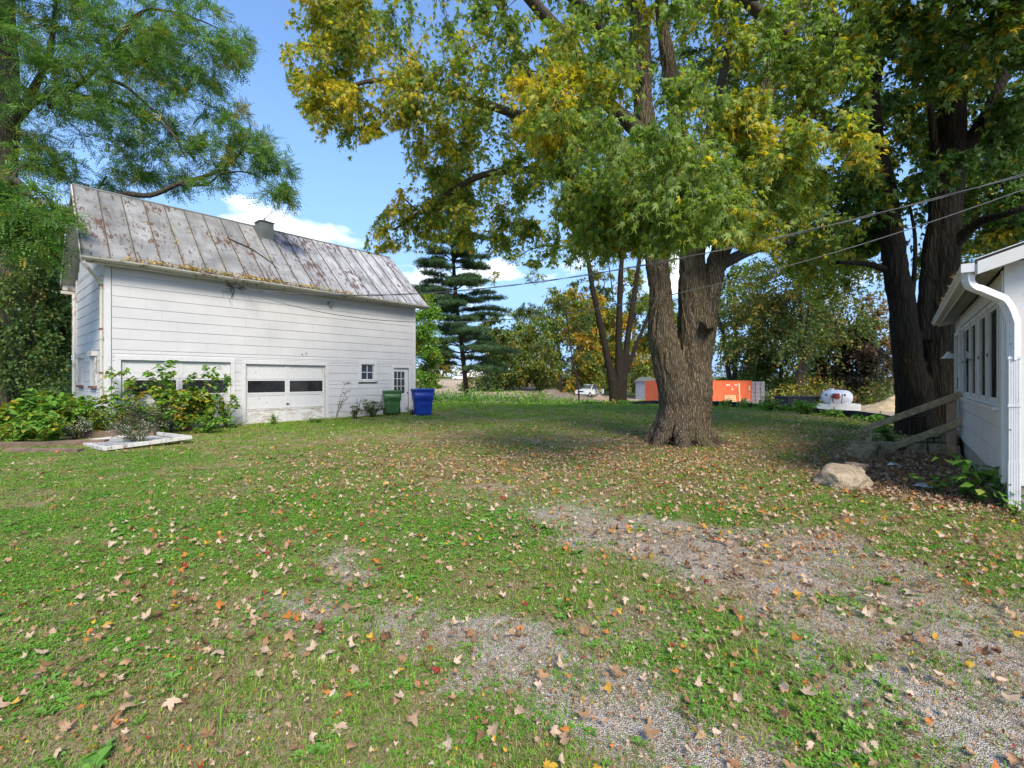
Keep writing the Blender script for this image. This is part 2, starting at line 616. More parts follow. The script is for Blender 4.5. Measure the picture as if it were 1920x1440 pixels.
MAT['red_wood'] = plain('reddish_post', (0.40, 0.26, 0.16), 0.9, 0.35, 7.0, 0.4, 40.0, dirt=(0.17, 0.15, 0.09))
MAT['new_wood'] = plain('pale_new_lumber', (0.62, 0.43, 0.22), 0.8, 0.15, 6.0)
MAT['green_bin'] = plain('green_bin_plastic', (0.040, 0.125, 0.035), 0.42, 0.12, 3.0, dirt=(0.12, 0.20, 0.11), dirt_at=(0.6, 0.8))
MAT['blue_bin'] = plain('blue_bin_plastic', (0.008, 0.042, 0.30), 0.38, 0.10, 3.0)
MAT['tyre'] = plain('tyre_rubber', (0.022, 0.022, 0.022), 0.85, 0.2, 10.0)
MAT['orange'] = plain('orange_container_paint', (0.62, 0.125, 0.045), 0.55, 0.12, 1.2, dirt=(0.36, 0.12, 0.07), dirt_at=(0.6, 0.8))
MAT['grey_door'] = plain('grey_steel_door', (0.36, 0.37, 0.38), 0.55, 0.15, 3.0, dirt=(0.18, 0.15, 0.13))
MAT['tank'] = plain('white_tank_enamel', (0.80, 0.80, 0.80), 0.35, 0.04, 2.0)
MAT['car_white'] = plain('white_car_paint', (0.76, 0.78, 0.80), 0.25, 0.03, 2.0, spec=0.5)
MAT['car_glass'] = glass_dark('car_glass', (0.05, 0.06, 0.07), 0.05)
MAT['lamp'] = plain('pale_plastic', (0.7, 0.7, 0.66), 0.4, 0.05, 5.0)
MAT['red_paint'] = plain('red_enamel', (0.35, 0.04, 0.03), 0.45, 0.2, 6.0)
MAT['silt'] = plain('black_silt_cloth', (0.020, 0.020, 0.023), 0.75, 0.4, 3.0, 0.5, 20.0)
MAT['shed'] = plain('pale_grey_shed', (0.36, 0.39, 0.43), 0.6, 0.1, 1.0)
MAT['paper'] = plain('crumpled_white_paper', (0.78, 0.78, 0.78), 0.8, 0.06, 6.0)
MAT['plastic_bag'] = plain('clear_grey_plastic', (0.45, 0.46, 0.46), 0.3, 0.35, 14.0)
MAT['rubble'] = plain('broken_rubble', (0.30, 0.25, 0.20), 0.95, 0.4, 1.5, 0.5, 10.0, ovar=0.3)
MAT['dirt_heap'] = plain('heaped_earth', (0.25, 0.19, 0.14), 0.95, 0.3, 1.2, 0.8, 6.0, dirt=(0.2, 0.15, 0.11))
MAT['chips'] = plain('tan_wood_chips', (0.50, 0.38, 0.22), 0.95, 0.35, 3.0, 0.7, 14.0, dirt=(0.24, 0.17, 0.10))
MAT['cable'] = plain('grey_cable', (0.13, 0.13, 0.13), 0.6, 0.2, 8.0)
MAT['cable_light'] = plain('bare_wire', (0.33, 0.33, 0.34), 0.4, 0.2, 8.0)
MAT['branch_dead'] = plain('dead_branch', (0.05, 0.04, 0.03), 0.9, 0.4, 20.0)
MAT['bark_maple'] = bark_mat('furrowed_maple_bark', (0.026, 0.020, 0.013), (0.205, 0.16, 0.108), (0.125, 0.12, 0.05), 1.45, 1.0)
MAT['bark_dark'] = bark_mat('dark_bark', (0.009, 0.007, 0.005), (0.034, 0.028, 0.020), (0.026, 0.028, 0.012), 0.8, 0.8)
MAT['bark_limb'] = bark_mat('limb_bark', (0.03, 0.025, 0.02), (0.12, 0.10, 0.078), (0.08, 0.085, 0.045), 1.6, 0.5)
MAT['bark_locust'] = bark_mat('locust_bark', (0.025, 0.02, 0.016), (0.11, 0.09, 0.065), (0.07, 0.08, 0.04), 0.9, 0.7)
MAT['bark_pine'] = bark_mat('pine_bark', (0.022, 0.018, 0.016), (0.075, 0.058, 0.05), None, 1.2, 0.6)
G = {
    'maple': [(0.0, (0.10, 0.165, 0.024)), (0.5, (0.19, 0.29, 0.048)), (1.0, (0.30, 0.40, 0.12))],
    'mapleA': [(0.0, (0.34, 0.34, 0.03)), (0.4, (0.58, 0.48, 0.03)), (0.75, (0.68, 0.51, 0.04)), (1.0, (0.66, 0.40, 0.04))],
}
MAT['leaf_maple'] = leaf_mat('silver_maple_leaf', G['maple'], G['mapleA'], 0.55, 0.42, 0.35)
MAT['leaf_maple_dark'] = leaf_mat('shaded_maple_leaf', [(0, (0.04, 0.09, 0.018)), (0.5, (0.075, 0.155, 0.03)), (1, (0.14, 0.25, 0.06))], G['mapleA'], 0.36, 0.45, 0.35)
MAT['leaf_locust'] = leaf_mat('locust_leaf', [(0, (0.060, 0.145, 0.024)), (0.5, (0.115, 0.235, 0.045)), (1, (0.205, 0.345, 0.11))], [(0, (0.26, 0.22, 0.03)), (1, (0.42, 0.32, 0.03))], 0.46, 0.5, 0.3)
MAT['needle'] = leaf_mat('pine_needle', [(0, (0.030, 0.075, 0.030)), (0.5, (0.06, 0.125, 0.052)), (1, (0.11, 0.19, 0.08))], [(0, (0.08, 0.13, 0.05)), (1, (0.16, 0.14, 0.05))], 0.15, 0.55, 0.25)
MAT['leaf_yellow'] = leaf_mat('yellowing_leaf', [(0, (0.085, 0.14, 0.028)), (0.5, (0.165, 0.235, 0.045)), (1, (0.28, 0.34, 0.075))], [(0, (0.36, 0.27, 0.03)), (0.6, (0.55, 0.37, 0.04)), (1, (0.50, 0.20, 0.04))], 0.34)
MAT['leaf_green'] = leaf_mat('woodland_leaf', [(0, (0.04, 0.085, 0.024)), (0.5, (0.08, 0.145, 0.038)), (1, (0.15, 0.22, 0.065))], [(0, (0.20, 0.18, 0.03)), (1, (0.34, 0.22, 0.05))], 0.3)
MAT['leaf_purple'] = leaf_mat('dark_bronze_leaf', [(0, (0.022, 0.028, 0.018)), (0.5, (0.040, 0.042, 0.026)), (1, (0.070, 0.062, 0.040))], [(0, (0.10, 0.05, 0.04)), (1, (0.14, 0.07, 0.05))], 0.2)
MAT['leaf_tan'] = leaf_mat('tan_leaf', [(0, (0.16, 0.12, 0.07)), (0.5, (0.24, 0.18, 0.10)), (1, (0.30, 0.23, 0.14))], [(0, (0.30, 0.20, 0.08)), (1, (0.36, 0.18, 0.08))], 0.25)
MAT['leaf_weed'] = leaf_mat('weed_leaf', [(0, (0.075, 0.18, 0.026)), (0.5, (0.145, 0.30, 0.042)), (1, (0.24, 0.40, 0.07))], [(0, (0.33, 0.31, 0.03)), (0.5, (0.50, 0.40, 0.03)), (1, (0.40, 0.16, 0.04))], 0.36, 0.55, 0.2)
MAT['leaf_aster'] = leaf_mat('aster_leaf', [(0, (0.08, 0.115, 0.045)), (0.5, (0.135, 0.175, 0.07)), (1, (0.20, 0.24, 0.11))], [(0, (0.24, 0.19, 0.06)), (1, (0.34, 0.24, 0.08))], 0.25)
MAT['aster_flower'] = plain('white_aster', (0.75, 0.74, 0.70), 0.8, 0.1, 8.0)
MAT['moss'] = leaf_mat('roof_litter', [(0, (0.10, 0.13, 0.03)), (1, (0.22, 0.24, 0.06))], [(0, (0.42, 0.27, 0.04)), (1, (0.58, 0.36, 0.06))], 0.2)

# ------------------------------------------------------------------ ground: the dirt field and the lawn
def grid_mesh(name, xs, ys, zf, mat, keep=None, attrs=None):
    X, Y = np.meshgrid(xs, ys)
    Z = zf(X, Y)
    V = np.stack([X, Y, Z], -1).reshape(-1, 3)
    nx, ny = len(xs), len(ys)
    i = np.arange(nx * ny).reshape(ny, nx)
    F = np.stack([i[:-1, :-1], i[:-1, 1:], i[1:, 1:], i[1:, :-1]], -1).reshape(-1, 4)
    if keep is not None:
        c = V[F].mean(1)
        F = F[keep(c[:, 0], c[:, 1])]
        used = np.unique(F)
        rem = np.full(len(V), -1)
        rem[used] = np.arange(len(used))
        V, F = V[used], rem[F]
    at_ = {k: f(V[:, 0].astype(float), V[:, 1].astype(float)) for k, f in (attrs or {}).items()}
    return np_mesh(name, V, F, mat, at_, smooth=True)


def spread(a, b, s0, g):
    out, s = [a], s0
    while out[-1] < b:
        out.append(out[-1] + s)
        s *= g
    return out


def dirt_mat():
    m, nt, b = newmat('bare_dirt')
    P = wpos(nt)
    n = noi(nt, P, 0.12, 6.0)
    base = mix(nt, mapr(nt, n, 0.35, 0.65), (0.40, 0.30, 0.205), (0.52, 0.41, 0.29))
    base = mix(nt, mapr(nt, noi(nt, vmul(nt, P, (0.25, 2.0, 1)), 0.5, 6.0), 0.5, 0.7, 0, 0.6), base, (0.30, 0.225, 0.155))
    base = mix(nt, mapr(nt, noi(nt, P, 6.0, 8.0, 0.7), 0.45, 0.75, 0, 0.6), base, (0.22, 0.17, 0.12))
    # rough grass away from the worked ground
    gr = nd(nt, 'ShaderNodeAttribute', attribute_name='grass').outputs['Fac']
    gcol = mix(nt, noi(nt, P, 1.2, 8.0, 0.7), (0.045, 0.065, 0.02), (0.14, 0.165, 0.055))
    base = mix(nt, gr, base, gcol)
    nt.links.new(base, b.inputs['Base Color'])
    b.inputs['Roughness'].default_value = 0.95
    b.inputs['Specular IOR Level'].default_value = 0.1
    bump(nt, b, noi(nt, P, 2.5, 8.0, 0.7), 0.6, 0.12)
    return m


def lawn_mat():
    m, nt, b = newmat('lawn_ground')
    P = wpos(nt)
    ga = nd(nt, 'ShaderNodeAttribute', attribute_name='gravel').outputs['Fac']
    dr = nd(nt, 'ShaderNodeAttribute', attribute_name='dry').outputs['Fac']
    so = nd(nt, 'ShaderNodeAttribute', attribute_name='soil').outputs['Fac']
    f1 = noi(nt, P, 9.0, 8.0, 0.7)
    f2 = noi(nt, P, 45.0, 6.0, 0.7)
    grass = mix(nt, mapr(nt, f1, 0.3, 0.7), (0.048, 0.080, 0.016), (0.13, 0.185, 0.040))
    grass = mix(nt, mapr(nt, f2, 0.46, 0.72, 0, 0.75), grass, (0.30, 0.235, 0.125))
    thatch = mix(nt, mapr(nt, f2, 0.3, 0.7), (0.13, 0.095, 0.05), (0.36, 0.275, 0.155))
    f3 = noi(nt, P, 130.0, 4.0, 0.75)
    f4 = noi(nt, P, 3.5, 6.0, 0.65)
    thatch = mix(nt, mapr(nt, f3, 0.45, 0.62, 0, 0.8), thatch, (0.44, 0.36, 0.24))
    thatch = mix(nt, mapr(nt, f3, 0.46, 0.34, 0, 0.8), thatch, (0.07, 0.05, 0.03))
    dr = mth(nt, 'ADD', dr, mapr(nt, f4, 0.40, 0.62, 0, 0.5), clamp=True)
    base = mix(nt, mth(nt, 'MULTIPLY', dr, 0.9), grass, thatch)
    soil = mix(nt, mapr(nt, f1, 0.3, 0.7), (0.030, 0.023, 0.017), (0.10, 0.072, 0.048))
    base = mix(nt, so, base, soil)
    # crushed limestone
    v = nd(nt, 'ShaderNodeTexVoronoi', {'Vector': P, 'Scale': 125.0, 'Randomness': 1.0})
    v2 = nd(nt, 'ShaderNodeTexVoronoi', {'Vector': P, 'Scale': 260.0})
    sh = ramp(nt, nd(nt, 'ShaderNodeSeparateColor', {0: v.outputs['Color']}).outputs[0], [(0, (0.47, 0.42, 0.36)), (0.45, (0.59, 0.54, 0.475)), (0.85, (0.68, 0.63, 0.565)), (1, (0.76, 0.72, 0.66))])
    sh = mix(nt, mapr(nt, v.outputs['Distance'], 0.40, 0.75), sh, (0.15, 0.125, 0.10))
    sh2 = ramp(nt, nd(nt, 'ShaderNodeSeparateColor', {0: v2.outputs['Color']}).outputs[1], [(0, (0.72, 0.70, 0.68)), (1, (1.15, 1.13, 1.12))])
    sh = mix(nt, 1.0, sh, sh2, 'MULTIPLY')
    sh = mix(nt, mapr(nt, f1, 0.45, 0.72, 0, 0.40), sh, (0.26, 0.21, 0.15))
    edge = mapr(nt, mth(nt, 'ADD', ga, mth(nt, 'MULTIPLY', mth(nt, 'SUBTRACT', noi(nt, P, 14.0, 8.0, 0.7), 0.5), 0.9)), 0.24, 0.62)
    base = mix(nt, edge, base, sh)
    nt.links.new(base, b.inputs['Base Color'])
    b.inputs['Roughness'].default_value = 0.95
    b.inputs['Specular IOR Level'].default_value = 0.12
    h = mth(nt, 'ADD', mth(nt, 'MULTIPLY', mapr(nt, v.outputs['Distance'], 0.0, 0.7, 1.0, 0.0), edge), f2)
    bump(nt, b, h, 0.7, 0.012)
    return m


def field_grass(x, y):
    far_left = smoothstep(-8, -16, x) * smoothstep(60, 48, y)
    g = np.maximum(far_left, smoothstep(150, 210, y + 30 * (fbm(x, y, 0.02, 8) - 0.5)))
    right = smoothstep(20, 30, x - 0.25 * y + 6 * (fbm(x, y, 0.2, 9) - 0.5))
    back = smoothstep(62, 72, y + 8 * (fbm(x, y, 0.1, 4) - 0.5)) * smoothstep(6, 16, x - 0.06 * y)
    g = np.maximum(g, right * smoothstep(36, 44, y))
    g = np.maximum(g, back)
    g = np.maximum(g, smoothstep(-0.75, -1.1, x / np.maximum(y, 1)))
    return np.clip(g * (0.75 + 0.5 * fbm(x, y, 0.7, 12)), 0, 1)


xs = sorted(set([round(-v, 3) for v in spread(0, 700, 0.8, 1.03)] + spread(0, 700, 0.8, 1.03)))
ys = [-60, -40, -25] + spread(-15, 1100, 0.8, 1.018)
put('dirt_field', grid_mesh('dirt_field', xs, ys, lambda x, y: gz(x, y) - 0.10 * in_poly(x, y, LAWN), dirt_mat(), None, {'grass': field_grass}))['kind'] = 'structure'
xs = np.concatenate([np.arange(-40, -14, 0.5), np.arange(-14, 14, 0.13), np.arange(14, 22.3, 0.35)])
ys = np.concatenate([np.arange(-4, 1, 0.4), np.arange(1, 14, 0.1), np.arange(14, 42, 0.25)])
lawn = put('lawn', grid_mesh('lawn', xs, ys, lambda x, y: gz(x, y) + 0.004, lawn_mat(), lambda x, y: in_poly(x, y, LAWN),
                             {'gravel': gravel_mask, 'dry': dry_mask, 'soil': soil_mask}))
lawn['kind'] = 'structure'

# barn and house frames (local x along the long wall, local y away from / out of it)
BARN = Vector((-12.05, 13.9, 0.0))
BARN_RZ = math.atan2(0.759, 0.651)
BARN_L, BARN_W, BARN_H = 11.35, 5.4, 5.17
HOUSE = Vector((6.23, 5.93, 0.0))
HOUSE_RZ = math.atan2(0.769, 0.639)


def to_local(x, y, O, rz):
    c, s = math.cos(rz), math.sin(rz)
    dx, dy = x - O.x, y - O.y
    return dx * c + dy * s, -dx * s + dy * c


def clear_ground(x, y, m=0.0):
    a, b = to_local(x, y, BARN, BARN_RZ)
    barn = (a > -m) & (a < BARN_L + m) & (b > -m) & (b < BARN_W + m)
    a, b = to_local(x, y, HOUSE, HOUSE_RZ)
    house = (a > -m) & (a < 7.4 + m) & (b < m) & (b > -8)
    return ~barn & ~house & in_poly(x, y, LAWN)


# ------------------------------------------------------------------ foliage engine
def norm(v):
    return v / np.maximum(np.linalg.norm(v, axis=-1, keepdims=True), 1e-9)


def frames(Y, N):
    """rotation matrices with columns X, Y, Z from a leaf direction and a rough normal"""
    Y = norm(Y)
    X = norm(np.cross(Y, N))
    Z = np.cross(X, Y)
    return np.stack([X, Y, Z], -1)


def leaves_mesh(name, tmpl, pos, Rm, scl, mat, rnd, aut):
    tv, tf = tmpl
    tv = np.asarray(tv, dtype=np.float64)
    V = np.einsum('nij,vj->nvi', Rm, tv) * scl[:, None, None] + pos[:, None, :]
    n, k = len(pos), len(tv)
    off = (np.arange(n) * k)[:, None, None]
    Fs = []
    for size in sorted({len(f) for f in tf}):
        t = np.array([f for f in tf if len(f) == size])
        Fs.append((t[None] + off).reshape(-1, size))
    return np_mesh(name, V.reshape(-1, 3), Fs, mat, {'rnd': np.repeat(rnd, k), 'aut': np.repeat(aut, k)})


def maple_leaf():
    P = []
    def pol(a, r):
        return (math.sin(R(a)) * r, 0.30 + math.cos(R(a)) * r)
    out = [(0.0, 0.0), pol(112, 0.36), pol(84, 0.17), pol(44, 0.66), pol(21, 0.20), pol(0, 0.78), pol(-21, 0.20), pol(-44, 0.66), pol(-84, 0.17), pol(-112, 0.36)]
    V = [(0, 0.3, 0.0)] + [(x, y, -0.42 * (x * x + (y - 0.3) ** 2) - 0.30 * abs(x)) for x, y in out]
    F = [(0, i, i % 10 + 1) for i in range(1, 11)]
    F = [(0, b, a) for (_, a, b) in F]
    return V, F


def simple_leaf(w=0.30, fold=0.10):
    return [(0, 0, 0), (w, 0.45, fold), (0, 1.0, -0.10), (-w, 0.45, fold)], [(0, 1, 2, 3)]


def heart_leaf():
    o = [(0, 0), (0.26, -0.05), (0.42, 0.18), (0.36, 0.5), (0.14, 0.85), (0, 1.05), (-0.14, 0.85), (-0.36, 0.5), (-0.42, 0.18), (-0.26, -0.05)]
    V = [(0, 0.35, -0.03)] + [(x, y, 0.22 * abs(x) - 0.16 * max(0, y - 0.2) ** 2) for x, y in o]
    return V, [(0, i % 10 + 1, i) for i in range(1, 11)]


def locust_frond():
    V, F = [], []
    rr = random.Random(3)
    for k in range(5):
        y = 0.10 + 0.19 * k
        z = -0.16 * y * y
        for s in (-1, 1):
            b = len(V)
            L, w = 0.25 - 0.010 * k, 0.075
            dx, dy = s * L * 0.93, L * 0.35
            V += [(dx * .1, y, z), (dx * .55, y + dy * .55 + w, z), (dx, y + dy, z - 0.03), (dx * .55, y + dy * .55 - w, z - .02)]
            F.append((b, b + 1, b + 2, b + 3) if s < 0 else (b, b + 3, b + 2, b + 1))
    b = len(V)
    V += [(0, 1.05, -0.24), (0.05, 1.15, -0.28), (0, 1.3, -0.36), (-0.05, 1.15, -0.28)]
    F.append((b, b + 1, b + 2, b + 3))
    return V, F


def needle_tuft(n=6, w=0.062):
    V, F = [], []
    rr = random.Random(5)
    for k in range(n):
        a = 2 * math.pi * k / n + rr.uniform(-.3, .3)
        sp = rr.uniform(0.35, 0.9)
        d = Vector((math.sin(a) * sp, 1.0, math.cos(a) * sp * 0.8)).normalized() * rr.uniform(0.75, 1.1)
        sd = Vector((math.cos(a), 0.2, -math.sin(a))) * w
        b = len(V)
        V += [tuple(-sd), tuple(sd), tuple(d)]
        F.append((b, b + 1, b + 2))
    return V, F


def maple_far():
    def pol(a, r):
        return (math.sin(R(a)) * r, 0.30 + math.cos(R(a)) * r)
    out = [(0.0, -0.02), pol(88, 0.40), pol(46, 0.66), pol(20, 0.20), pol(0, 0.78), pol(-20, 0.20), pol(-46, 0.66), pol(-88, 0.40)]
    V = [(x, y, -0.42 * (x * x + (y - 0.3) ** 2) - 0.30 * abs(x)) for x, y in out]
    return V, [(0, 1, 3), (1, 2, 3), (0, 3, 5), (3, 4, 5), (0, 5, 7), (5, 6, 7)]


LEAF = {'maple': maple_leaf(), 'maple_far': maple_far(), 'simple': simple_leaf(), 'broad': simple_leaf(0.36, 0.08), 'narrow': simple_leaf(0.11, 0.03), 'heart': heart_leaf(), 'locust': locust_frond(), 'needle': needle_tuft()}


def catmull(P, n=6):
    P = np.asarray(P, dtype=float)
    Q = np.vstack([2 * P[0] - P[1], P, 2 * P[-1] - P[-2]])
    out = []
    for i in range(1, len(Q) - 2):
        p0, p1, p2, p3 = Q[i - 1], Q[i], Q[i + 1], Q[i + 2]
        for t in np.linspace(0, 1, n, endpoint=False):
            out.append(0.5 * ((2 * p1) + (-p0 + p2) * t + (2 * p0 - 5 * p1 + 4 * p2 - p3) * t * t + (-p0 + 3 * p1 - 3 * p2 + p3) * t ** 3))
    out.append(P[-1])
    return np.array(out)


def tubes_arrays(polys, sides_of):
    """polys: list of (k,4) arrays x y z r"""
    Vs, Fs, b = [], [], 0
    for p in polys:
        P, r = p[:, :3], p[:, 3]
        k = len(P)
        s = sides_of(r[0])
        T = norm(np.gradient(P, axis=0))
        ref = np.array([0, 0, 1.0]) if abs(T[0][2]) < 0.9 else np.array([1.0, 0, 0])
        nx = np.cross(T[0], ref)
        nx /= np.linalg.norm(nx)
        ang = np.arange(s) * 2 * np.pi / s
        rings = []
        for i in range(k):
            nx = nx - T[i] * np.dot(nx, T[i])
            nx /= max(np.linalg.norm(nx), 1e-9)
            ny = np.cross(T[i], nx)
            rings.append(P[i] + r[i] * (np.cos(ang)[:, None] * nx + np.sin(ang)[:, None] * ny))
        Vs.append(np.vstack(rings))
        idx = b + np.arange(k * s).reshape(k, s)
        nxt = np.roll(idx, -1, axis=1)
        Fs.append(np.stack([idx[:-1], nxt[:-1], nxt[1:], idx[1:]], -1).reshape(-1, 4))
        b += k * s
    return np.vstack(Vs), np.vstack(Fs)


def sides_default(r):
    return 14 if r > 0.3 else 10 if r > 0.12 else 7 if r > 0.05 else 5 if r > 0.02 else 3


def solid_trunk(name, limbs, mat, parent, voxel=0.05, amp=0.03, freq=9.0, origin=(0, 0, 0)):
    """limbs fused to one skin, then furrowed"""
    mb = MB()
    for L in limbs:
        mb.tube([tuple(p[:3]) for p in L], [float(p[3]) for p in L], 16)
    o = put('tmp', mb.mesh('tmp', mat))
    md = o.modifiers.new('r', 'REMESH')
    md.mode = 'VOXEL'
    md.voxel_size = voxel
    md2 = o.modifiers.new('s', 'SMOOTH')
    md2.factor = 0.5
    md2.iterations = 4
    me = bpy.data.meshes.new_from_object(o.evaluated_get(bpy.context.evaluated_depsgraph_get()))
    bpy.data.objects.remove(o)
    n = len(me.vertices)
    co = np.empty(n * 3)
    no = np.empty(n * 3)
    me.vertices.foreach_get('co', co)
    me.vertices.foreach_get('normal', no)
    co, no = co.reshape(-1, 3), no.reshape(-1, 3)
    d = np.empty(n)
    for i in range(n):
        x, y, z = co[i]
        w = noise.noise((x * 2, y * 2, z * 1.2)) * 0.6
        a = noise.noise((x * freq + w, y * freq + w, z * freq * 0.16))
        c = noise.noise((x * freq * 2.3, y * freq * 2.3, z * freq * 0.5))
        big = noise.noise((x * 2.1, y * 2.1, z * 0.9))
        d[i] = amp * ((0.35 - abs(a) * 2.2) + 0.35 * c) + amp * 1.6 * big
    co += no * d[:, None]
    me.vertices.foreach_set('co', co.ravel())
    me.polygons.foreach_set('use_smooth', np.ones(len(me.polygons), dtype=bool))
    me.materials.clear()
    me.materials.append(mat)
    me.name = name
    me.update()
    return put(name, me, parent)


def lobe_points(rg, lobes):
    """clump centres: (x, y, z, radius, autumn) drawn inside ellipsoids, denser towards their outside"""
    out = []
    for (c, rad, n, cr, aut) in lobes:
        d = norm(rg.normal(size=(n, 3)))
        rr = rg.random(n) ** (1 / 2.2)
        p = np.asarray(c) + d * rr[:, None] * np.asarray(rad)
        out.append(np.column_stack([p, cr * rg.uniform(0.75, 1.2, n), np.clip(aut + rg.normal(0, 0.16, n), 0, 1)]))
    return np.vstack(out)


def grow(rg, limbs, C, bend=0.16, rise=0.10, rmax=0.6):
    """branches that reach every clump centre from the nearest wood already there"""
    nodes = np.vstack([L[len(L) // 4:] for L in limbs if L[-1][2] > 0.6])
    NP, NR = nodes[:, :3], nodes[:, 3]
    d0 = np.array([np.min(np.linalg.norm(NP - c[:3], axis=1)) for c in C])
    polys = []
    for i in np.argsort(d0):
        c = C[i, :3]
        dd = np.linalg.norm(NP - c, axis=1)
        j = int(np.argmin(dd + 0.5 * np.maximum(0, NP[:, 2] - c[2] - 0.6)))
        p0, L = NP[j], dd[j]
        if L < 0.15:
            continue
        off = rg.normal(size=3) * bend * L
        m1 = p0 + (c - p0) * 0.35 + off + np.array([0, 0, rise * L])
        m2 = p0 + (c - p0) * 0.72 + off * 0.5 + np.array([0, 0, rise * 0.8 * L])
        pts = catmull([p0, m1, m2, c], 3)
        r0 = min(NR[j] * rmax, 0.010 + 0.016 * L)
        r = np.linspace(r0, max(0.006, r0 * 0.3), len(pts))
        polys.append(np.column_stack([pts, r]))
        NP = np.vstack([NP, pts[2:]])
        NR = np.concatenate([NR, r[2:]])
    return polys


def twigs_and_leaves(rg, C, centre, ntw, nl, droop, size, jit=0.05, flat=0.0, hang=0.45, twl=(0.6, 1.25)):
    n = len(C)
    out = norm(C[:, :3] - np.asarray(centre))
    D = norm(rg.normal(size=(n, ntw, 3)) * np.array([1, 1, 1 - flat]) + 0.55 * out[:, None, :] + np.array([0, 0, 0.05 - 0.25 * droop]))
    Lt = C[:, 3][:, None] * rg.uniform(twl[0], twl[1], (n, ntw))
    t = (np.arange(nl) + rg.random((n, ntw, nl))) / nl
    t = 0.12 + 0.88 * t
    base = C[:, None, None, :3] + D[:, :, None, :] * (Lt[:, :, None] * t)[..., None]
    base[..., 2] -= droop * (Lt[:, :, None] * t ** 2)
    pos = base + rg.normal(size=base.shape) * jit
    Yd = D[:, :, None, :] * 0.55 + rg.normal(size=base.shape) * 0.62 + np.array([0, 0, -hang])
    N = rg.normal(size=base.shape) * 0.55 + np.array([0, 0, 1.0])
    s = size * rg.uniform(0.65, 1.25, base.shape[:3])
    aut = np.clip(C[:, 4][:, None, None] + rg.normal(0, 0.13, (n, ntw, 1)) + rg.normal(0, 0.20, base.shape[:3]), 0, 1)
    aut = smoothstep(0.30, 0.75, aut)
    tw = []
    for i in range(n):
        for k in range(ntw):
            e = np.linspace(0, 1, 4)[:, None]
            p = C[i, :3] + D[i, k] * Lt[i, k] * e
            p[:, 2] -= droop * Lt[i, k] * e[:, 0] ** 2
            tw.append(np.column_stack([p, [0.007, 0.006, 0.004, 0.003]]))
    return pos.reshape(-1, 3), frames(Yd.reshape(-1, 3), N.reshape(-1, 3)), s.ravel(), aut.ravel(), tw


def build_tree(name, label, base, limbs, lobes, leaf, leafmat, bark, size, ntw=9, nl=13, droop=0.35, seed=1, group=None, cat='tree', solid=None,
               keep=None, centre=None, twigs=True, bark_limb=None, hang=0.45, flat=0.0, rise=0.10, twl=(0.6, 1.25), extra=None, jit=0.05):
    rg = np.random.default_rng(seed)
    base = np.asarray(base, dtype=float)
    root = empty(name, base, 0, label, cat, group)
    LL = []
    for L in limbs:
        A = np.asarray(L, dtype=float).copy()
        A[:, :3] -= base
        LL.append(catmull(A, 5))
    C = lobe_points(rg, lobes)
    if keep is not None:
        C = C[keep(C[:, :3])]
    if extra is not None:
        C = np.vstack([C, extra])
    C[:, :3] -= base
    if centre is None:
        centre = C[:, :3].mean(0) - np.array([0, 0, 1.5])
    else:
        centre = np.asarray(centre) - base
    if solid:
        solid_trunk('trunk', [LL[i] for i in solid[0]], bark, root, solid[1], solid[2], solid[3])
        rest = [L for i, L in enumerate(LL) if i not in solid[0]]
        br = list(rest)
    else:
        V, F = tubes_arrays(LL, sides_default)
        put('trunk', np_mesh('trunk', V, F, bark, smooth=True), root)
        br = []
    br += grow(rg, LL, C, rise=rise)
    pos, Rm, s, aut, tw = twigs_and_leaves(rg, C, centre, ntw, nl, droop, size, hang=hang, flat=flat, twl=twl, jit=jit)
    if twigs:
        br += [t for t in tw if keep is None or bool(keep(t[-1:, :3] + base)[0])]
    if br:
        V, F = tubes_arrays(br, sides_default)
        o = put('branches', np_mesh('branches', V, F, bark_limb or bark, smooth=True), root)
        o['kind'] = 'stuff'
    if keep is not None:
        k = keep(pos + base)
        pos, Rm, s, aut = pos[k], Rm[k], s[k], aut[k]
    # the leaves of a twig share a shade: the per-leaf random drifts from clump to clump
    rnd = np.clip(0.5 + 0.30 * rg.normal(size=len(pos)), 0, 1)
    near = ((pos + base)[:, 1] < 7.6) | ((pos + base)[:, 0] < -1.2) if leaf == 'maple' else np.ones(len(pos), dtype=bool)
    for m_, lf in ((near, leaf), (~near, 'maple_far')):
        if m_.any():
            o = put('crown', leaves_mesh('crown', LEAF[lf], pos[m_], Rm[m_], s[m_], leafmat, rnd[m_], aut[m_]), root)
            o['kind'] = 'stuff'
    return root


def project(P):
    d = np.maximum(P[:, 1], 0.1)
    return 960 + FPX * P[:, 0] / d, HZ - FPX * (P[:, 2] - EYE) / d

# ------------------------------------------------------------------ the white barn with the two garage doors
barn = empty('garage_barn', BARN, BARN_RZ, 'white shingle-sided barn with rusty metal roof and two garage doors', 'barn')


def wedge_mesh(w, h, key, mats, t0=0.020, t1=0.008, cache={}):
    k = (round(w, 3), round(h, 3), key)
    if k not in cache:
        mb = MB()
        g, gx = 0.0025, 0.0009
        w2, h2 = k[0] - gx, k[1] - g
        # local: x 0..w, y out of the wall is -y, bottom edge proud
        mb.hexa([(gx, -t0, g), (w2, -t0, g), (w2, 0, g), (gx, 0, g), (gx, -t1, h2), (w2, -t1, h2), (w2, 0, h2), (gx, 0, h2)])
        cache[k] = mb.mesh('siding_board', mats)
    return cache[k]


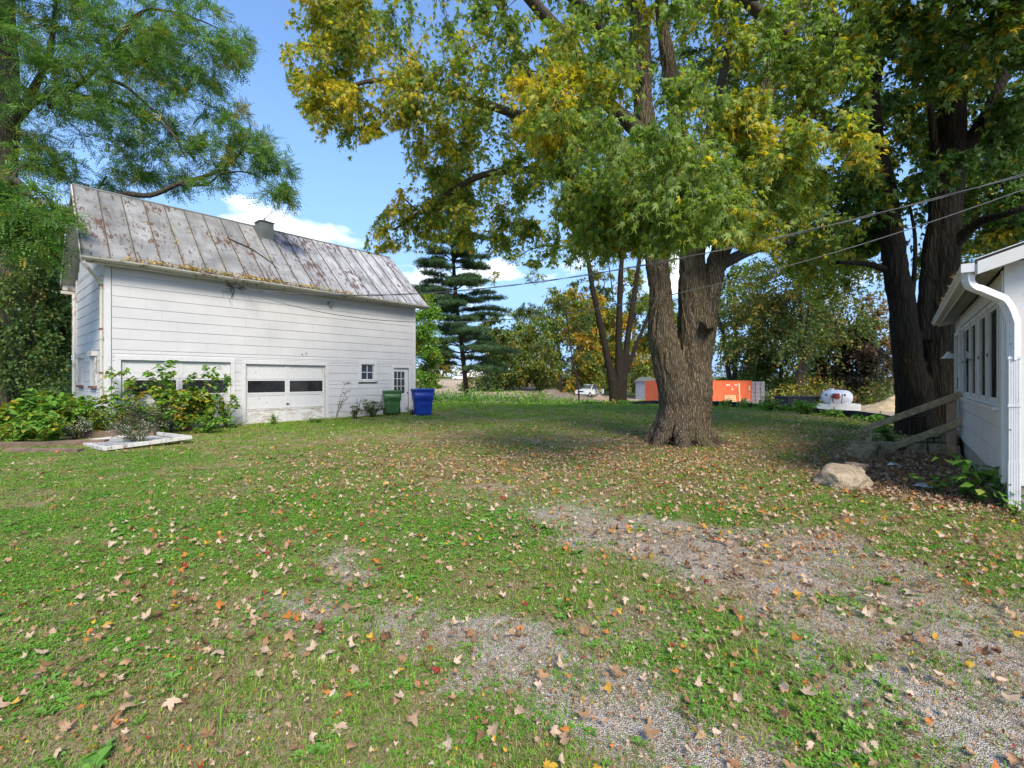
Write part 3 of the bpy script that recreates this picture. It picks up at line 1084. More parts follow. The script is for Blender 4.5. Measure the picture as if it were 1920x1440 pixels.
def lay_siding(parent, x0, x1, z0, z1, course, bw, openings, mats, place, key, rgn, offset=0.5):
    row, z = 0, z0
    while z < z1 - 0.02:
        zt = min(z + course, z1)
        cuts = sorted({z, zt} | {o[2] for o in openings if z + .02 < o[2] < zt - .02} | {o[3] for o in openings if z + .02 < o[3] < zt - .02})
        for a, b in zip(cuts[:-1], cuts[1:]):
            blocked = sorted((o[0], o[1]) for o in openings if o[2] < b - 0.01 and o[3] > a + 0.01)
            spans, cur = [], x0
            for s, e in blocked:
                if s > cur:
                    spans.append((cur, s))
                cur = max(cur, e)
            if cur < x1:
                spans.append((cur, x1))
            for s, e in spans:
                p = s
                first = bw * (offset if row % 2 else 1.0)
                nxt = x0 + first + math.ceil(max(0, (s - x0 - first)) / bw) * bw
                if nxt - s < 0.06:
                    nxt += bw
                while p < e - 0.005:
                    q = min(nxt, e)
                    if e - q < 0.06:
                        q = e
                    place(parent, wedge_mesh(q - p, b - a, key, mats), p, a, rgn)
                    p = q
                    nxt = q + bw
        row += 1
        z = zt


def place_front(parent, me, x, z, rgn):
    put('siding_board', me, parent, (x, -0.0 - rgn.uniform(0, 0.002), z), (rgn.uniform(-.002, .002), rgn.uniform(-.0022, .0022), 0))


def place_gable(parent, me, x, z, rgn):   # wall on local x=0 facing -x ; board x runs along local -y -> rotate -90
    put('siding_board', me, parent, (0, x, z), (0, 0, -math.pi / 2))


rs = random.Random(11)
CW = 0.15
GD1, GD2 = (0.36, 3.36, -0.02, 2.22), (3.84, 6.84, -0.02, 2.18)
WIN, DOOR = (8.47, 9.10, 1.58, 2.28), (10.14, 10.98, 0.05, 2.15)
T = 0.13
opens = [(o[0] - T, o[1] + T, o[2] - (0.16 if o is WIN else 0.1), o[3] + T) for o in (GD1, GD2, WIN, DOOR)]
# the wall behind the boards: built round the openings
wall = MB()
EV = BARN_H
RIDGE = 7.98
W2 = BARN_W / 2
th = 0.12
xsb = sorted([0, BARN_L] + [v for o in (GD1, GD2, WIN, DOOR) for v in o[:2]])
for a, b in zip(xsb[:-1], xsb[1:]):
    o = next((o for o in (GD1, GD2, WIN, DOOR) if abs(o[0] - a) < 1e-6 and abs(o[1] - b) < 1e-6), None)
    if o is None:
        wall.box(a, b, 0.002, th, -0.3, EV)
    else:
        wall.box(a, b, 0.002, th, o[3], EV)
        if o[2] > 0.02:
            wall.box(a, b, 0.002, th, -0.3, o[2])
wall.box(0.002, th, th, BARN_W, -0.3, EV)
wall.box(BARN_L - th, BARN_L, th, BARN_W, -0.3, EV)
wall.box(th, BARN_L - th, BARN_W - th, BARN_W, -0.3, EV)
for xg in (0.002, BARN_L - th):   # gable triangles
    z1 = RIDGE - 0.14
    wall.add([(xg, 0.05, EV), (xg, BARN_W - 0.05, EV), (xg, W2, z1), (xg + th, 0.05, EV), (xg + th, BARN_W - 0.05, EV), (xg + th, W2, z1)],
             [(0, 2, 1), (3, 4, 5), (0, 1, 4, 3), (1, 2, 5, 4), (2, 0, 3, 5)])
wall.box(th, BARN_L - th, th, BARN_W - th, -0.35, -0.25)
wall.build('wall', plain('barn_sheathing', (0.30, 0.29, 0.28), 0.9), barn)
COURSE = 0.322
lay_siding(barn, CW, BARN_L - CW + 0.02, -0.05, EV - 0.04, COURSE, 0.82, opens, MAT['siding'], place_front, 'f', rs)
# left gable: the board's local x maps to local -y, so lay it from y=BARN_W down
def place_gable2(parent, me, x, z, rgn):
    put('siding_board', me, parent, (0.0, BARN_W - x, z), (rgn.uniform(-.002, .002), rgn.uniform(-.004, .004), -math.pi / 2))
gop = []
for yc in (1.7, 4.2):
    gop.append((BARN_W - yc - 0.46, BARN_W - yc + 0.46, 1.30, 2.55))
lay_siding(barn, CW, BARN_W - CW, -0.05, EV, COURSE, 2.6, gop, MAT['siding'], place_gable2, 'g', rs)
gb = MB()                                  # boards of the gable triangle, drawn out as stepped courses
z = EV
while z < RIDGE - 0.5:
    half = (RIDGE - 0.2 - z - 0.3) / (RIDGE - EV) * W2
    gb.box(-0.018, 0, W2 - half, W2 + half, z + 0.003, z + COURSE - 0.003)
    z += COURSE
gb.build('gable_boards', MAT['siding'], barn)
# right gable, out of sight but there
gb = MB()
z = -0.05
while z < RIDGE - 0.5:
    half = W2 if z + COURSE < EV else (RIDGE - 0.2 - z - 0.3) / (RIDGE - EV) * W2
    gb.box(BARN_L, BARN_L + 0.018, W2 - half + 0.02, W2 + half - 0.02, z + 0.003, z + COURSE - 0.003)
    z += COURSE
gb.build('gable_boards', MAT['siding'], barn)
for x0 in (-0.02, BARN_L - CW + 0.02):
    MB().box(x0, x0 + CW, -0.034, -0.002, -0.1, EV - 0.03).build('corner_board', MAT['trim'], barn, 0.003)
for y0, y1 in ((0.0, CW), (BARN_W - CW, BARN_W + 0.02)):
    MB().box(-0.034, -0.002, y0, y1, -0.1, EV + 0.1).build('corner_board', MAT['trim_worn'], barn, 0.003)
    MB().box(BARN_L + 0.002, BARN_L + 0.034, y0, y1, -0.1, EV + 0.1).build('corner_board', MAT['trim'], barn, 0.003)
# garage doors: casing > panels, window panes, handle
for gi, (x0, x1, z0, z1) in enumerate((GD1, GD2)):
    c = MB()
    c.box(x0 - T, x0, -0.040, 0.09, z0, z1)
    c.box(x1, x1 + T, -0.040, 0.09, z0, z1)
    c.box(x0 - T, x1 + T, -0.042, 0.09, z1, z1 + T)
    door = c.build('garage_door', MAT['trim'], barn, 0.004)
    door['label'] = ('weed-covered double garage door nearest the gable corner', 'double garage door with flaking bottom panels')[gi]
    hsec = (z1 - z0) / 4.0
    xm = (x0 + x1) / 2
    for rI in range(4):
        zb = z1 - hsec * (rI + 1)
        for cI, (a, b) in enumerate(((x0 + 0.004, xm - 0.002), (xm + 0.002, x1 - 0.004))):
            p = MB()
            za, zt = zb + 0.004, zb + hsec - 0.004
            st = 0.085
            yf, yb = 0.040, 0.075
            p.box(a, a + st, yf, yb, za, zt)
            p.box(b - st, b, yf, yb, za, zt)
            p.box(a + st, b - st, yf, yb, za, za + 0.055)
            p.box(a + st, b - st, yf, yb, zt - 0.055, zt)
            if rI != 1:
                p.box(a + st, b - st, yf + 0.014, yb, za + 0.055, zt - 0.055)
            po = p.build('door_panel', MAT['door_peel'] if rI == 3 else MAT['door_paint'], door, 0.003)
            if rI == 3:
                po['label'] = 'bottom door panel with flaking paint'
            if rI == 1:
                MB().box(a + st, b - st, yf + 0.018, yf + 0.026, za + 0.055, zt - 0.055).build('window_pane', MAT['glass'], door)
    h = MB()
    h.tube([(xm, 0.038, z1 - 3 * hsec + 0.16), (xm, 0.010, z1 - 3 * hsec + 0.16)], 0.028, 10)
    h.box(xm - 0.06, xm + 0.06, 0.004, 0.016, z1 - 3 * hsec + 0.15, z1 - 3 * hsec + 0.17)
    h.build('handle', MAT['black'], door)
    MB().box(x0 - 0.1, x1 + 0.1, -0.10, 0.10, -0.12, -0.024).build('threshold', MAT['concrete'], door, 0.01)
# four-light window
x0, x1, z0, z1 = WIN
c = MB()
c.box(x0 - T, x0, -0.040, 0.09, z0, z1)
c.box(x1, x1 + T, -0.040, 0.09, z0, z1)
c.box(x0 - T, x1 + T, -0.042, 0.09, z1, z1 + T)
c.box(x0, x0 + 0.04, 0.02, 0.06, z0, z1)
c.box(x1 - 0.04, x1, 0.02, 0.06, z0, z1)
c.box(x0 + .04, x1 - .04, 0.02, 0.06, z1 - 0.04, z1)
c.box(x0 + .04, x1 - .04, 0.02, 0.06, z0, z0 + 0.05)
xm, zm = (x0 + x1) / 2, (z0 + z1) / 2
c.box(xm - 0.014, xm + 0.014, 0.024, 0.055, z0 + .05, z1 - .04)
c.box(x0 + .04, xm - 0.014, 0.026, 0.055, zm - 0.014, zm + 0.014)
c.box(xm + 0.014, x1 - .04, 0.026, 0.055, zm - 0.014, zm + 0.014)
win = c.build('window', MAT['trim'], barn, 0.003)
for a, b in ((x0 + .04, xm - .014), (xm + .014, x1 - .04)):
    for d, e in ((z0 + .05, zm - .014), (zm + .014, z1 - .04)):
        MB().box(a, b, 0.044, 0.05, d, e).build('pane', MAT['glass'], win)
MB().hexa([(x0 - T - .03, -0.075, z0 - 0.075), (x1 + T + .03, -0.075, z0 - 0.075), (x1 + T + .03, 0.06, z0 - 0.075), (x0 - T - .03, 0.06, z0 - 0.075),
           (x0 - T - .03, -0.075, z0 - 0.03), (x1 + T + .03, -0.075, z0 - 0.03), (x1 + T + .03, 0.06, z0 - .001), (x0 - T - .03, 0.06, z0 - .001)]).build('sill', MAT['trim_worn'], win, 0.004)
# nine-light door
x0, x1, z0, z1 = DOOR
c = MB()
c.box(x0 - T, x0, -0.040, 0.09, z0 - .05, z1)
c.box(x1, x1 + T, -0.040, 0.09, z0 - .05, z1)
c.box(x0 - T, x1 + T, -0.042, 0.09, z1, z1 + T)
st = 0.07
gz0, gz1 = z0 + 0.92, z1 - 0.17
gx0, gx1 = x0 + 0.03, x1 - 0.20
c.box(x0 + .004, gx0, 0.03, 0.07, z0, z1 - .004)
c.box(gx1, x1 - .004, 0.03, 0.07, z0, z1 - .004)
c.box(gx0, gx1, 0.03, 0.07, gz1, z1 - .004)
c.box(gx0, gx1, 0.03, 0.07, gz0 - 0.12, gz0)
c.box(gx0, gx1, 0.044, 0.07, z0, gz0 - 0.12)
ed = c.build('entry_door', MAT['trim'], barn, 0.003)
mw = 0.026
pw, ph = (gx1 - gx0 - 2 * mw) / 3, (gz1 - gz0 - 2 * mw) / 3
mm = MB()
for k in (1, 2):
    mm.box(gx0 + k * pw + (k - 1) * mw, gx0 + k * (pw + mw), 0.034, 0.066, gz0, gz1)
    for q in range(3):
        mm.box(gx0 + q * (pw + mw), gx0 + q * (pw + mw) + pw, 0.036, 0.066, gz0 + k * ph + (k - 1) * mw, gz0 + k * (ph + mw))
mm.build('muntins', MAT['trim'], ed)
pm = MB().box(0, pw, 0.05, 0.056, 0, ph).mesh('pane', MAT['glass'])
for k in range(3):
    for q in range(3):
        put('pane', pm, ed, (gx0 + k * (pw + mw), 0, gz0 + q * (ph + mw)))
kb = MB()
kb.tube([(x1 - .07, .03, z0 + .95), (x1 - .07, -.03, z0 + .95)], [0.012, 0.028], 8)
kb.build('knob', MAT['iron'], ed)
# boarded gable windows: casing with worn heads
for yc in (1.7, 4.2):
    c = MB()
    for s in (-1, 1):
        c.box(-0.06, 0.0, yc + s * 0.38 - 0.07, yc + s * 0.38 + 0.07, 1.42, 2.36)
    c.box(-0.05, 0.02, yc - 0.31, yc + 0.31, 1.42, 2.36)
    gw = c.build('window', MAT['trim_worn'], barn, 0.004)
    gw['label'] = 'boarded-up gable window with a worn head'
    MB().box(-0.14, 0.0, yc - 0.50, yc + 0.50, 2.36, 2.52).build('window_head', MAT['trim_worn'], gw, 0.006)
    MB().box(-0.11, 0.0, yc - 0.48, yc + 0.48, 1.34, 1.42).build('sill', MAT['rust'], gw, 0.006)

# roof: deck, rake boards, soffits, then every sheet with its standing seam
OV = 0.30
ZE = EV + 0.02                         # underside of the deck at the eave line
sl = (RIDGE - ZE) / (W2 + OV)
tL = {'eave': -0.57, 'ridge': -0.43, 'back': -0.40}
tR = {'eave': BARN_L + 0.50, 'ridge': BARN_L + 0.47, 'back': BARN_L + 0.45}
deck = MB()
def slab(y0, z0, xa0, xb0, y1, z1, xa1, xb1, t):
    deck.hexa([(xa0, y0, z0 - t), (xb0, y0, z0 - t), (xb1, y1, z1 - t), (xa1, y1, z1 - t), (xa0, y0, z0), (xb0, y0, z0), (xb1, y1, z1), (xa1, y1, z1)])
slab(-OV, ZE, tL['eave'] + .02, tR['eave'] - .02, W2, RIDGE, tL['ridge'] + .02, tR['ridge'] - .02, 0.09)
slab(BARN_W + OV, ZE, tL['back'] + .02, tR['back'] - .02, W2, RIDGE, tL['ridge'] + .02, tR['ridge'] - .02, 0.09)
roof = deck.build('roof', MAT['soffit'], barn)
for side in (0, 1):
    NP_ = 20
    ye, key = (-OV - 0.05, 'eave') if side == 0 else (BARN_W + OV + 0.05, 'back')
    zs = 0.012
    ze = ZE - sl * 0.05 + zs
    for k in range(NP_):
        f0, f1 = k / NP_, (k + 1) / NP_
        a0, b0 = [tL[key] + (tR[key] - tL[key]) * f for f in (f0, f1)]
        a1, b1 = [tL['ridge'] + (tR['ridge'] - tL['ridge']) * f for f in (f0, f1)]
        m = MB()
        g, sw, sh = 0.004, 0.030, 0.052
        yr, zr = W2, RIDGE + zs
        lift = rs.uniform(0, 0.006)
        def q(x_e, x_r, h):   # eave and ridge points of a strip edge
            return (x_e, ye, ze + h + lift), (x_r, yr, zr + h)
        e0, r0 = q(a0 + g, a1 + g, 0)
        e1, r1 = q(b0 - g, b1 - g, 0)
        e2, r2 = q(a0 + g, a1 + g, 0.012)
        e3, r3 = q(b0 - g, b1 - g, 0.012)
        order = [e0, e1, r1, r0, e2, e3, r3, r2]
        if side == 1:
            order = [r0, r1, e1, e0, r2, r3, e3, e2]
        m.hexa(order)
        # seam along the left edge
        s0, t0 = q(a0 + g, a1 + g, 0.0125)
        s1, t1 = q(a0 + g + sw, a1 + g + sw, 0.0125)
        s2, t2 = q(a0 + g + sw * .3, a1 + g + sw * .3, sh)
        s3, t3 = q(a0 + g + sw * .7, a1 + g + sw * .7, sh)
        m.mi = 1
        m.hexa([s0, s1, t1, t0, s2, s3, t3, t2] if side == 0 else [t0, t1, s1, s0, t2, t3, s3, s2])
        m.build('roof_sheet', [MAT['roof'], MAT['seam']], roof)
MB().tube([(tL['ridge'], W2, RIDGE + 0.02), (tR['ridge'], W2, RIDGE + 0.02)], 0.045, 8).build('ridge_cap', MAT['chimney'], roof)
for xs_, nm in ((tL, -1), (tR, 1)):
    rk = MB()
    for (ye, ke) in ((-OV, 'eave'), (BARN_W + OV, 'back')):
        x_e, x_r = xs_[ke], xs_['ridge']
        w = 0.025 * nm
        a = [(x_e, ye, ZE - 0.16), (x_e + w, ye, ZE - 0.16), (x_r + w, W2, RIDGE - 0.16), (x_r, W2, RIDGE - 0.16),
             (x_e, ye, ZE + 0.02), (x_e + w, ye, ZE + 0.02), (x_r + w, W2, RIDGE + 0.02), (x_r, W2, RIDGE + 0.02)]
        rk = MB()
        rk.hexa(a)
        rk.build('rake_board', MAT['trim_worn'] if nm < 0 else MAT['rust'], roof)
MB().box(-0.36, BARN_L + 0.42, BARN_W + OV - 0.02, BARN_W + OV + 0.02, ZE - 0.26, ZE - 0.02).build('fascia', MAT['trim_worn'], barn)
MB().box(-0.40, BARN_L + 0.42, BARN_W + OV - 0.02, BARN_W + OV + 0.09, ZE - 0.40, ZE - 0.29).build('gutter', MAT['gutter_old'], barn)
MB().box(tL['eave'] + .03, tR['eave'] - .03, -OV + .0, -OV + 0.03, ZE - 0.22, ZE - 0.09).build('fascia', MAT['trim_worn'], barn)
MB().box(0.02, BARN_L - 0.02, -OV + 0.03, -0.036, ZE - 0.115, ZE - 0.095).build('soffit', MAT['soffit'], barn)
# half-round gutter along the eave, its end piece and the leaning downspout
gt = MB()
prof = [(-OV - 0.125 + 0.125 * math.cos(a) * 1.0 - 0.0, ZE - 0.075 + 0.095 * math.sin(a)) for a in np.linspace(math.pi, 2 * math.pi, 9)]
prof2 = [(-OV - 0.125 + 0.112 * math.cos(a), ZE - 0.070 + 0.085 * math.sin(a)) for a in np.linspace(2 * math.pi, math.pi, 9)]
gx0, gx1 = tL['eave'] - 0.02, tR['eave'] + 0.02
ring = prof + prof2
rings = []
for xg in np.linspace(gx0, gx1, 14):
    sag = 0.012 * math.sin(xg * 1.7) - 0.004 * abs(math.sin(xg * 4.1))
    rings.append([(xg, y + 0.5 * sag, z_ + sag) for y, z_ in ring])
gt.sm = False
gt.loft(rings)
gutter = gt.build('gutter', MAT['gutter_old'], barn)
hk = MB()
for xg in np.arange(gx0 + 0.4, gx1, 1.15):
    hk.tube([(xg, -OV - 0.01, ZE - 0.03), (xg, -OV - 0.25, ZE - 0.055), (xg, -OV - 0.27, ZE - 0.10)], 0.008, 5)
hk.build('bracket', MAT['rust'], gutter)
ds = MB()
px_ = -0.075
ds.tube([(gx0 + 0.08, -OV - 0.12, ZE - 0.14), (gx0 + 0.08, -OV - 0.12, ZE - 0.27), (gx0 + 0.14, -OV - 0.08, ZE - 0.36), (px_ - 0.10, -0.02, ZE - 0.62), (px_ - 0.03, 0.07, ZE - 0.74)], 0.042, 10)
ds.tube([(px_, 0.08, ZE - 0.66), (px_, 0.08, 3.2), (px_ + .004, 0.08, 1.9), (px_, 0.08, 0.35)], 0.043, 10)
dsp = ds.build('downspout', MAT['gutter_old'], barn)
for zz in (4.4, 3.1, 1.8):
    MB().box(px_ - 0.055, -0.03, 0.03, 0.13, zz, zz + 0.05).build('strap', MAT['rust'], dsp)
ds = MB()
ds.tube([(px_, BARN_W + 0.02, ZE - 0.42), (px_, BARN_W + 0.02, 0.3)], 0.055, 8)
ds.build('downspout', MAT['trim_worn'], barn)
# metal flue box
ch = MB()
cy0 = 2.32
zr_ = ZE + sl * (cy0 + OV)
cx = 5.40
ch.box(cx - 0.27, cx + 0.27, cy0 - 0.27, cy0 + 0.27, zr_ - 0.45, RIDGE + 0.13)
flue = ch.build('flue_box', MAT['chimney'], barn, 0.006)
cp = MB()
zc = RIDGE + 0.13
cp.add([(cx - .32, cy0 - .32, zc), (cx + .32, cy0 - .32, zc), (cx + .32, cy0 + .32, zc), (cx - .32, cy0 + .32, zc), (cx - .05, cy0 - .05, zc + .12), (cx + .05, cy0 - .05, zc + .12), (cx + .05, cy0 + .05, zc + .12), (cx - .05, cy0 + .05, zc + .12)],
       [(0, 3, 2, 1), (4, 5, 6, 7), (0, 1, 5, 4), (1, 2, 6, 5), (2, 3, 7, 6), (3, 0, 4, 7)])
cp.tube([(cx, cy0, zc + .12), (cx, cy0, zc + .22)], [0.045, 0.02], 8)
cp.build('cap', MAT['chimney'], flue)
MB().tube([(cx, cy0, zc + .16), (cx + .36, cy0 - .12, zc + .62)], 0.009, 6).build('rod', MAT['iron'], flue)
# flood lamp under the eave and the small hooks
fl = MB()
fl.box(6.92, 7.10, -0.10, -0.02, 4.70, 4.80)
fl.box(6.94, 7.08, -0.17, -0.10, 4.64, 4.78)
fl.build('flood_lamp', MAT['chimney'], barn, 0.01)
hk = MB()
for hx, hz_ in ((5.86, 2.62), (6.02, 2.66)):
    hk.tube([(hx, -0.01, hz_), (hx, -0.07, hz_), (hx + .01, -0.08, hz_ - .04)], 0.011, 6)
hk.build('hooks', MAT['iron'], barn)
vt = MB()
vt.box(-0.02, -0.055, 0.25, 0.33, 1.95, 2.5)
vt.build('electric_box', MAT['chimney'], barn)

# ------------------------------------------------------------------ the white house porch at the right
house = empty('porch_house', HOUSE, HOUSE_RZ, 'white shingled house corner with a windowed porch, gutter and downspout', 'house')
HL, HB = 7.2, 0.34
HE = 3.02
hw = MB()
wins = [(0.60, 1.49), (1.76, 2.55), (3.04, 3.84), (4.08, 5.22)]
WZ0, WZ1 = 1.33, 2.68
DO = (5.72, 6.62, 0.62, 2.62)
xsb = sorted([0.0, HL] + [v for w in wins for v in w] + [DO[0], DO[1]])
for a, b in zip(xsb[:-1], xsb[1:]):
    if (a, b) in wins:
        hw.box(a, b, -0.14, -0.002, HB, WZ0)
        hw.box(a, b, -0.14, -0.002, WZ1, HE)
    elif (a, b) == DO[:2]:
        hw.box(a, b, -0.14, -0.002, HB, DO[2])
        hw.box(a, b, -0.14, -0.002, DO[3], HE)
    else:
        hw.box(a, b, -0.14, -0.002, HB, HE)
hw.box(0.002, 0.14, -5.0, -0.14, HB, HE + 0.1)
hw.box(HL - 0.14, HL, -5.0, -0.14, HB, HE)
hw.box(0.14, HL - .14, -5.0, -4.9, HB, HE)
hw.add([(0.002, -5.0, HE + .1), (0.002, -0.14, HE + .1), (0.002, -2.6, HE + 0.92), (0.14, -5.0, HE + .1), (0.14, -0.14, HE + .1), (0.14, -2.6, HE + 0.92)], [(0, 1, 2), (3, 5, 4), (0, 3, 4, 1), (1, 4, 5, 2), (2, 5, 3, 0)])
hw.box(0.14, HL - .14, -4.9, -0.14, HB + 0.2, HB + 0.25)
hw.build('wall', MAT['house_trim'], house)
MB().box(-0.0, HL - .02, -0.12, -0.02, -0.4, HB).box(0.02, 0.14, -5.0, -0.12, -0.4, HB).build('foundation', MAT['concrete'], house, 0.004)


def place_hside(parent, me, x, z, rgn):     # wall at local y=0 facing +y
    put('siding_board', me, parent, (HL - 0.0 - x, 0.0, z), (0, 0, math.pi))


def place_hfront(parent, me, x, z, rgn):    # wall at local x=0 facing -x; x here counts from y=0 to the right
    put('siding_board', me, parent, (0.0, -x, z), (0, 0, -math.pi / 2))


def wavy_board(w, h, cache={}):
    """shingle with the scalloped butt edge of old fibre-cement siding"""
    k = round(w, 3)
    if k not in cache:
        mb = MB()
        n = max(4, int(w / 0.04))
        g = 0.003
        xs_ = np.linspace(g, w - g, n + 1)
        bot = [g + (0.014 if i % 2 else 0.0) for i in range(n + 1)]
        vs = []
        for i, x in enumerate(xs_):
            vs += [(x, -0.020, bot[i]), (x, -0.008, h - g), (x, -0.001, bot[i]), (x, -0.001, h - g)]
        fs = []
        for i in range(n):
            a, b = 4 * i, 4 * i + 4
            fs += [(a, b, b + 1, a + 1), (a + 2, b + 2, b, a)]
        mb.add(vs, fs)
        cache[k] = mb.mesh('siding_board', MAT['house_white'])
    return cache[k]


zr = [HB, HB + 0.33, HB + 0.66, WZ0 - 0.06]
for i, (a, b) in enumerate(zip(zr[:-1], zr[1:])):
    x = 0.12
    first = True
    while x < DO[0] - 0.2:
        w = min(0.61 * (0.5 if first and i % 2 else 1), DO[0] - 0.14 - x)
        put('siding_board', wavy_board(w, b - a), house, (x + w, 0.0, a), (0, 0, math.pi))
        x += w
        first = False
lay_siding(house, 0.17, 4.9, HB, HE + 0.06, 0.318, 0.61, [], MAT['house_white'], place_hfront, 'hf', rs)
MB().box(-0.028, -0.001, -0.165, 0.012, HB - .02, HE + 0.10).build('corner_board', MAT['house_trim'], house, 0.003)
MB().box(0.0, 0.11, 0.002, 0.03, HB - .02, HE).build('corner_board', MAT['house_trim'], house, 0.003)
# windows
for wi, (a, b) in enumerate(wins):
    c = MB()
    for s0, s1 in ((a - .06, a), (b, b + .06)):
        c.box(s0, s1, 0.001, 0.010, WZ0 - .06, WZ1 + .08)
    c.box(a, b, 0.001, 0.010, WZ1, WZ1 + .08)
    c.box(a, a + .03, -0.05, -0.003, WZ0, WZ1)
    c.box(b - .03, b, -0.05, -0.003, WZ0, WZ1)
    c.box(a + .03, b - .03, -0.05, -0.003, WZ1 - .05, WZ1)
    c.box(a + .03, b - .03, -0.05, -0.003, WZ0, WZ0 + .05)
    w = c.build('window', MAT['house_trim'], house, 0.002)
    MB().box(a + .03, b - .03, -0.018, -0.012, WZ0 + .05, WZ1 - .05).build('pane', MAT['glass_house'], w)
    MB().box(b - .02, b + 0.0, 0.011, 0.022, 1.98, 2.03).build('hinge', MAT['iron'], w)
MB().box(0.40, 4.98, 0.002, 0.075, WZ0 - .105, WZ0 - .062).build('sill', MAT['house_trim'], house, 0.004)
MB().box(0.11, DO[0] - .12, 0.002, 0.03, WZ1 + .085, HE - .02).build('frieze', MAT['house_trim'], house, 0.003)
# porch door
c = MB()
a, b, z0, z1 = DO
c.box(a - .11, a, 0.001, 0.05, z0 - .25, z1)
c.box(b, b + .11, 0.001, 0.05, z0 - .25, z1)
c.box(a - .11, b + .11, 0.001, 0.05, z1, z1 + .1)
c.box(a, a + .12, -0.07, -0.02, z0, z1)
c.box(b - .12, b, -0.07, -0.02, z0, z1)
c.box(a + .12, b - .12, -0.07, -0.02, z1 - .14, z1)
c.box(a + .12, b - .12, -0.07, -0.02, z0, z0 + .75)
hd = c.build('porch_door', MAT['house_trim'], house, 0.003)
MB().box(a + .12, b - .12, -0.05, -0.04, z0 + .75, z1 - .14).build('pane', MAT['glass_house'], hd)
h = MB()
h.tube([(a + .05, -.02, z0 + .98), (a + .05, .05, z0 + .98)], 0.015, 8)
h.tube([(a + .05, .05, z0 + 1.06), (a + .05, .05, z0 + .80)], 0.012, 8)
h.build('handle', MAT['black'], hd)
lm = MB()
lm.tube([(HL - .25, 0.0, 2.22), (HL - .25, 0.12, 2.24)], 0.02, 8)
lm.tube([(HL - .25, 0.14, 2.30), (HL - .25, 0.14, 2.24), (HL - .25, 0.14, 2.14)], [0.03, 0.06, 0.14], 12)
lm.build('wall_lamp', MAT['lamp'], house)
# roof
ro = MB()
HOV, RO0, RO1 = 0.30, -0.33, HL + 0.25
sh = 0.34
ridge_y, zr0 = -2.6, HE + 0.06
zrr = zr0 + sh * (HOV - ridge_y)
ro.hexa([(RO0, HOV, zr0), (RO1, HOV, zr0), (RO1, ridge_y, zrr), (RO0, ridge_y, zrr), (RO0, HOV, zr0 + .05), (RO1, HOV, zr0 + .05), (RO1, ridge_y, zrr + .05), (RO0, ridge_y, zrr + .05)])
ro.hexa([(RO0, ridge_y, zrr), (RO1, ridge_y, zrr), (RO1, -5.5, zr0), (RO0, -5.5, zr0), (RO0, ridge_y, zrr + .05), (RO1, ridge_y, zrr + .05), (RO1, -5.5, zr0 + .05), (RO0, -5.5, zr0 + .05)])
hroof = ro.build('roof', MAT['shingle_roof'], house)
rk = MB()
for x_ in (RO0 - 0.022, RO1):
    rk = MB()
    rk.hexa([(x_, HOV - .02, zr0 - .13), (x_ + .022, HOV - .02, zr0 - .13), (x_ + .022, ridge_y, zrr - .13), (x_, ridge_y, zrr - .13),
             (x_, HOV - .02, zr0 + .03), (x_ + .022, HOV - .02, zr0 + .03), (x_ + .022, ridge_y, zrr + .03), (x_, ridge_y, zrr + .03)])
    rk.build('rake_board', MAT['house_trim'], hroof, 0.003)
ed_ = MB()
ed_.hexa([(RO0 - .03, HOV, zr0 + .055), (RO0 + .05, HOV, zr0 + .055), (RO0 + .05, ridge_y, zrr + .055), (RO0 - .03, ridge_y, zrr + .055), (RO0 - .03, HOV, zr0 + .065), (RO0 + .05, HOV, zr0 + .065), (RO0 + .05, ridge_y, zrr + .065), (RO0 - .03, ridge_y, zrr + .065)])
ed_.build('drip_edge', MAT['gutter_new'], hroof)
so = MB()
for k in range(3):
    so.box(RO0 + .02, RO1 - .02, 0.035 + k * 0.085, 0.035 + k * 0.085 + 0.08, zr0 - 0.035, zr0 - 0.015)
so.build('soffit', MAT['soffit'], house)
MB().box(RO0, RO1, HOV - 0.022, HOV - 0.002, zr0 - .12, zr0 + .02).build('fascia', MAT['house_trim'], house, 0.003)
# K-style gutter
gp = [(0.0, 0.0), (0.0, -0.11), (0.085, -0.11), (0.10, -0.075), (0.125, -0.05), (0.125, -0.012), (0.117, -0.012), (0.117, -0.05), (0.093, -0.07), (0.08, -0.102), (0.008, -0.102), (0.008, 0.0)]
g = MB()
g.loft([[(x_, HOV + 0.002 + p, zr0 + .02 + q_) for p, q_ in gp] for x_ in (RO0 + .0, RO1)])
g.box(RO0 - .006, RO0 - .001, HOV + 0.002, HOV + .127, zr0 - .09, zr0 + .02)
hg = g.build('gutter', MAT['gutter_new'], house)


def rect_tube(pts, w, d, side):
    """ribbed rectangular pipe through pts; side = fixed sideways direction"""
    mb = MB()
    pts = [Vector(p) for p in pts]
    s = Vector(side).normalized()
    prof = []
    for k in range(5):
        for u_, e in ((k / 5, 0), (k / 5 + .04, 0.006), (k / 5 + .16, 0.006), (k / 5 + .2, 0)):
            prof.append((u_ - 0.5, e))
    rings = []
    for i, p in enumerate(pts):
        t = (pts[min(i + 1, len(pts) - 1)] - pts[max(i - 1, 0)]).normalized()
        n_ = s.cross(t).normalized()
        ring = [p + s * (u_ * w) + n_ * (d / 2 + e) for u_, e in prof] + [p - s * (u_ * w) - n_ * (d / 2 + e) for u_, e in prof]
        rings.append(ring)
    mb.loft(rings)
    return mb


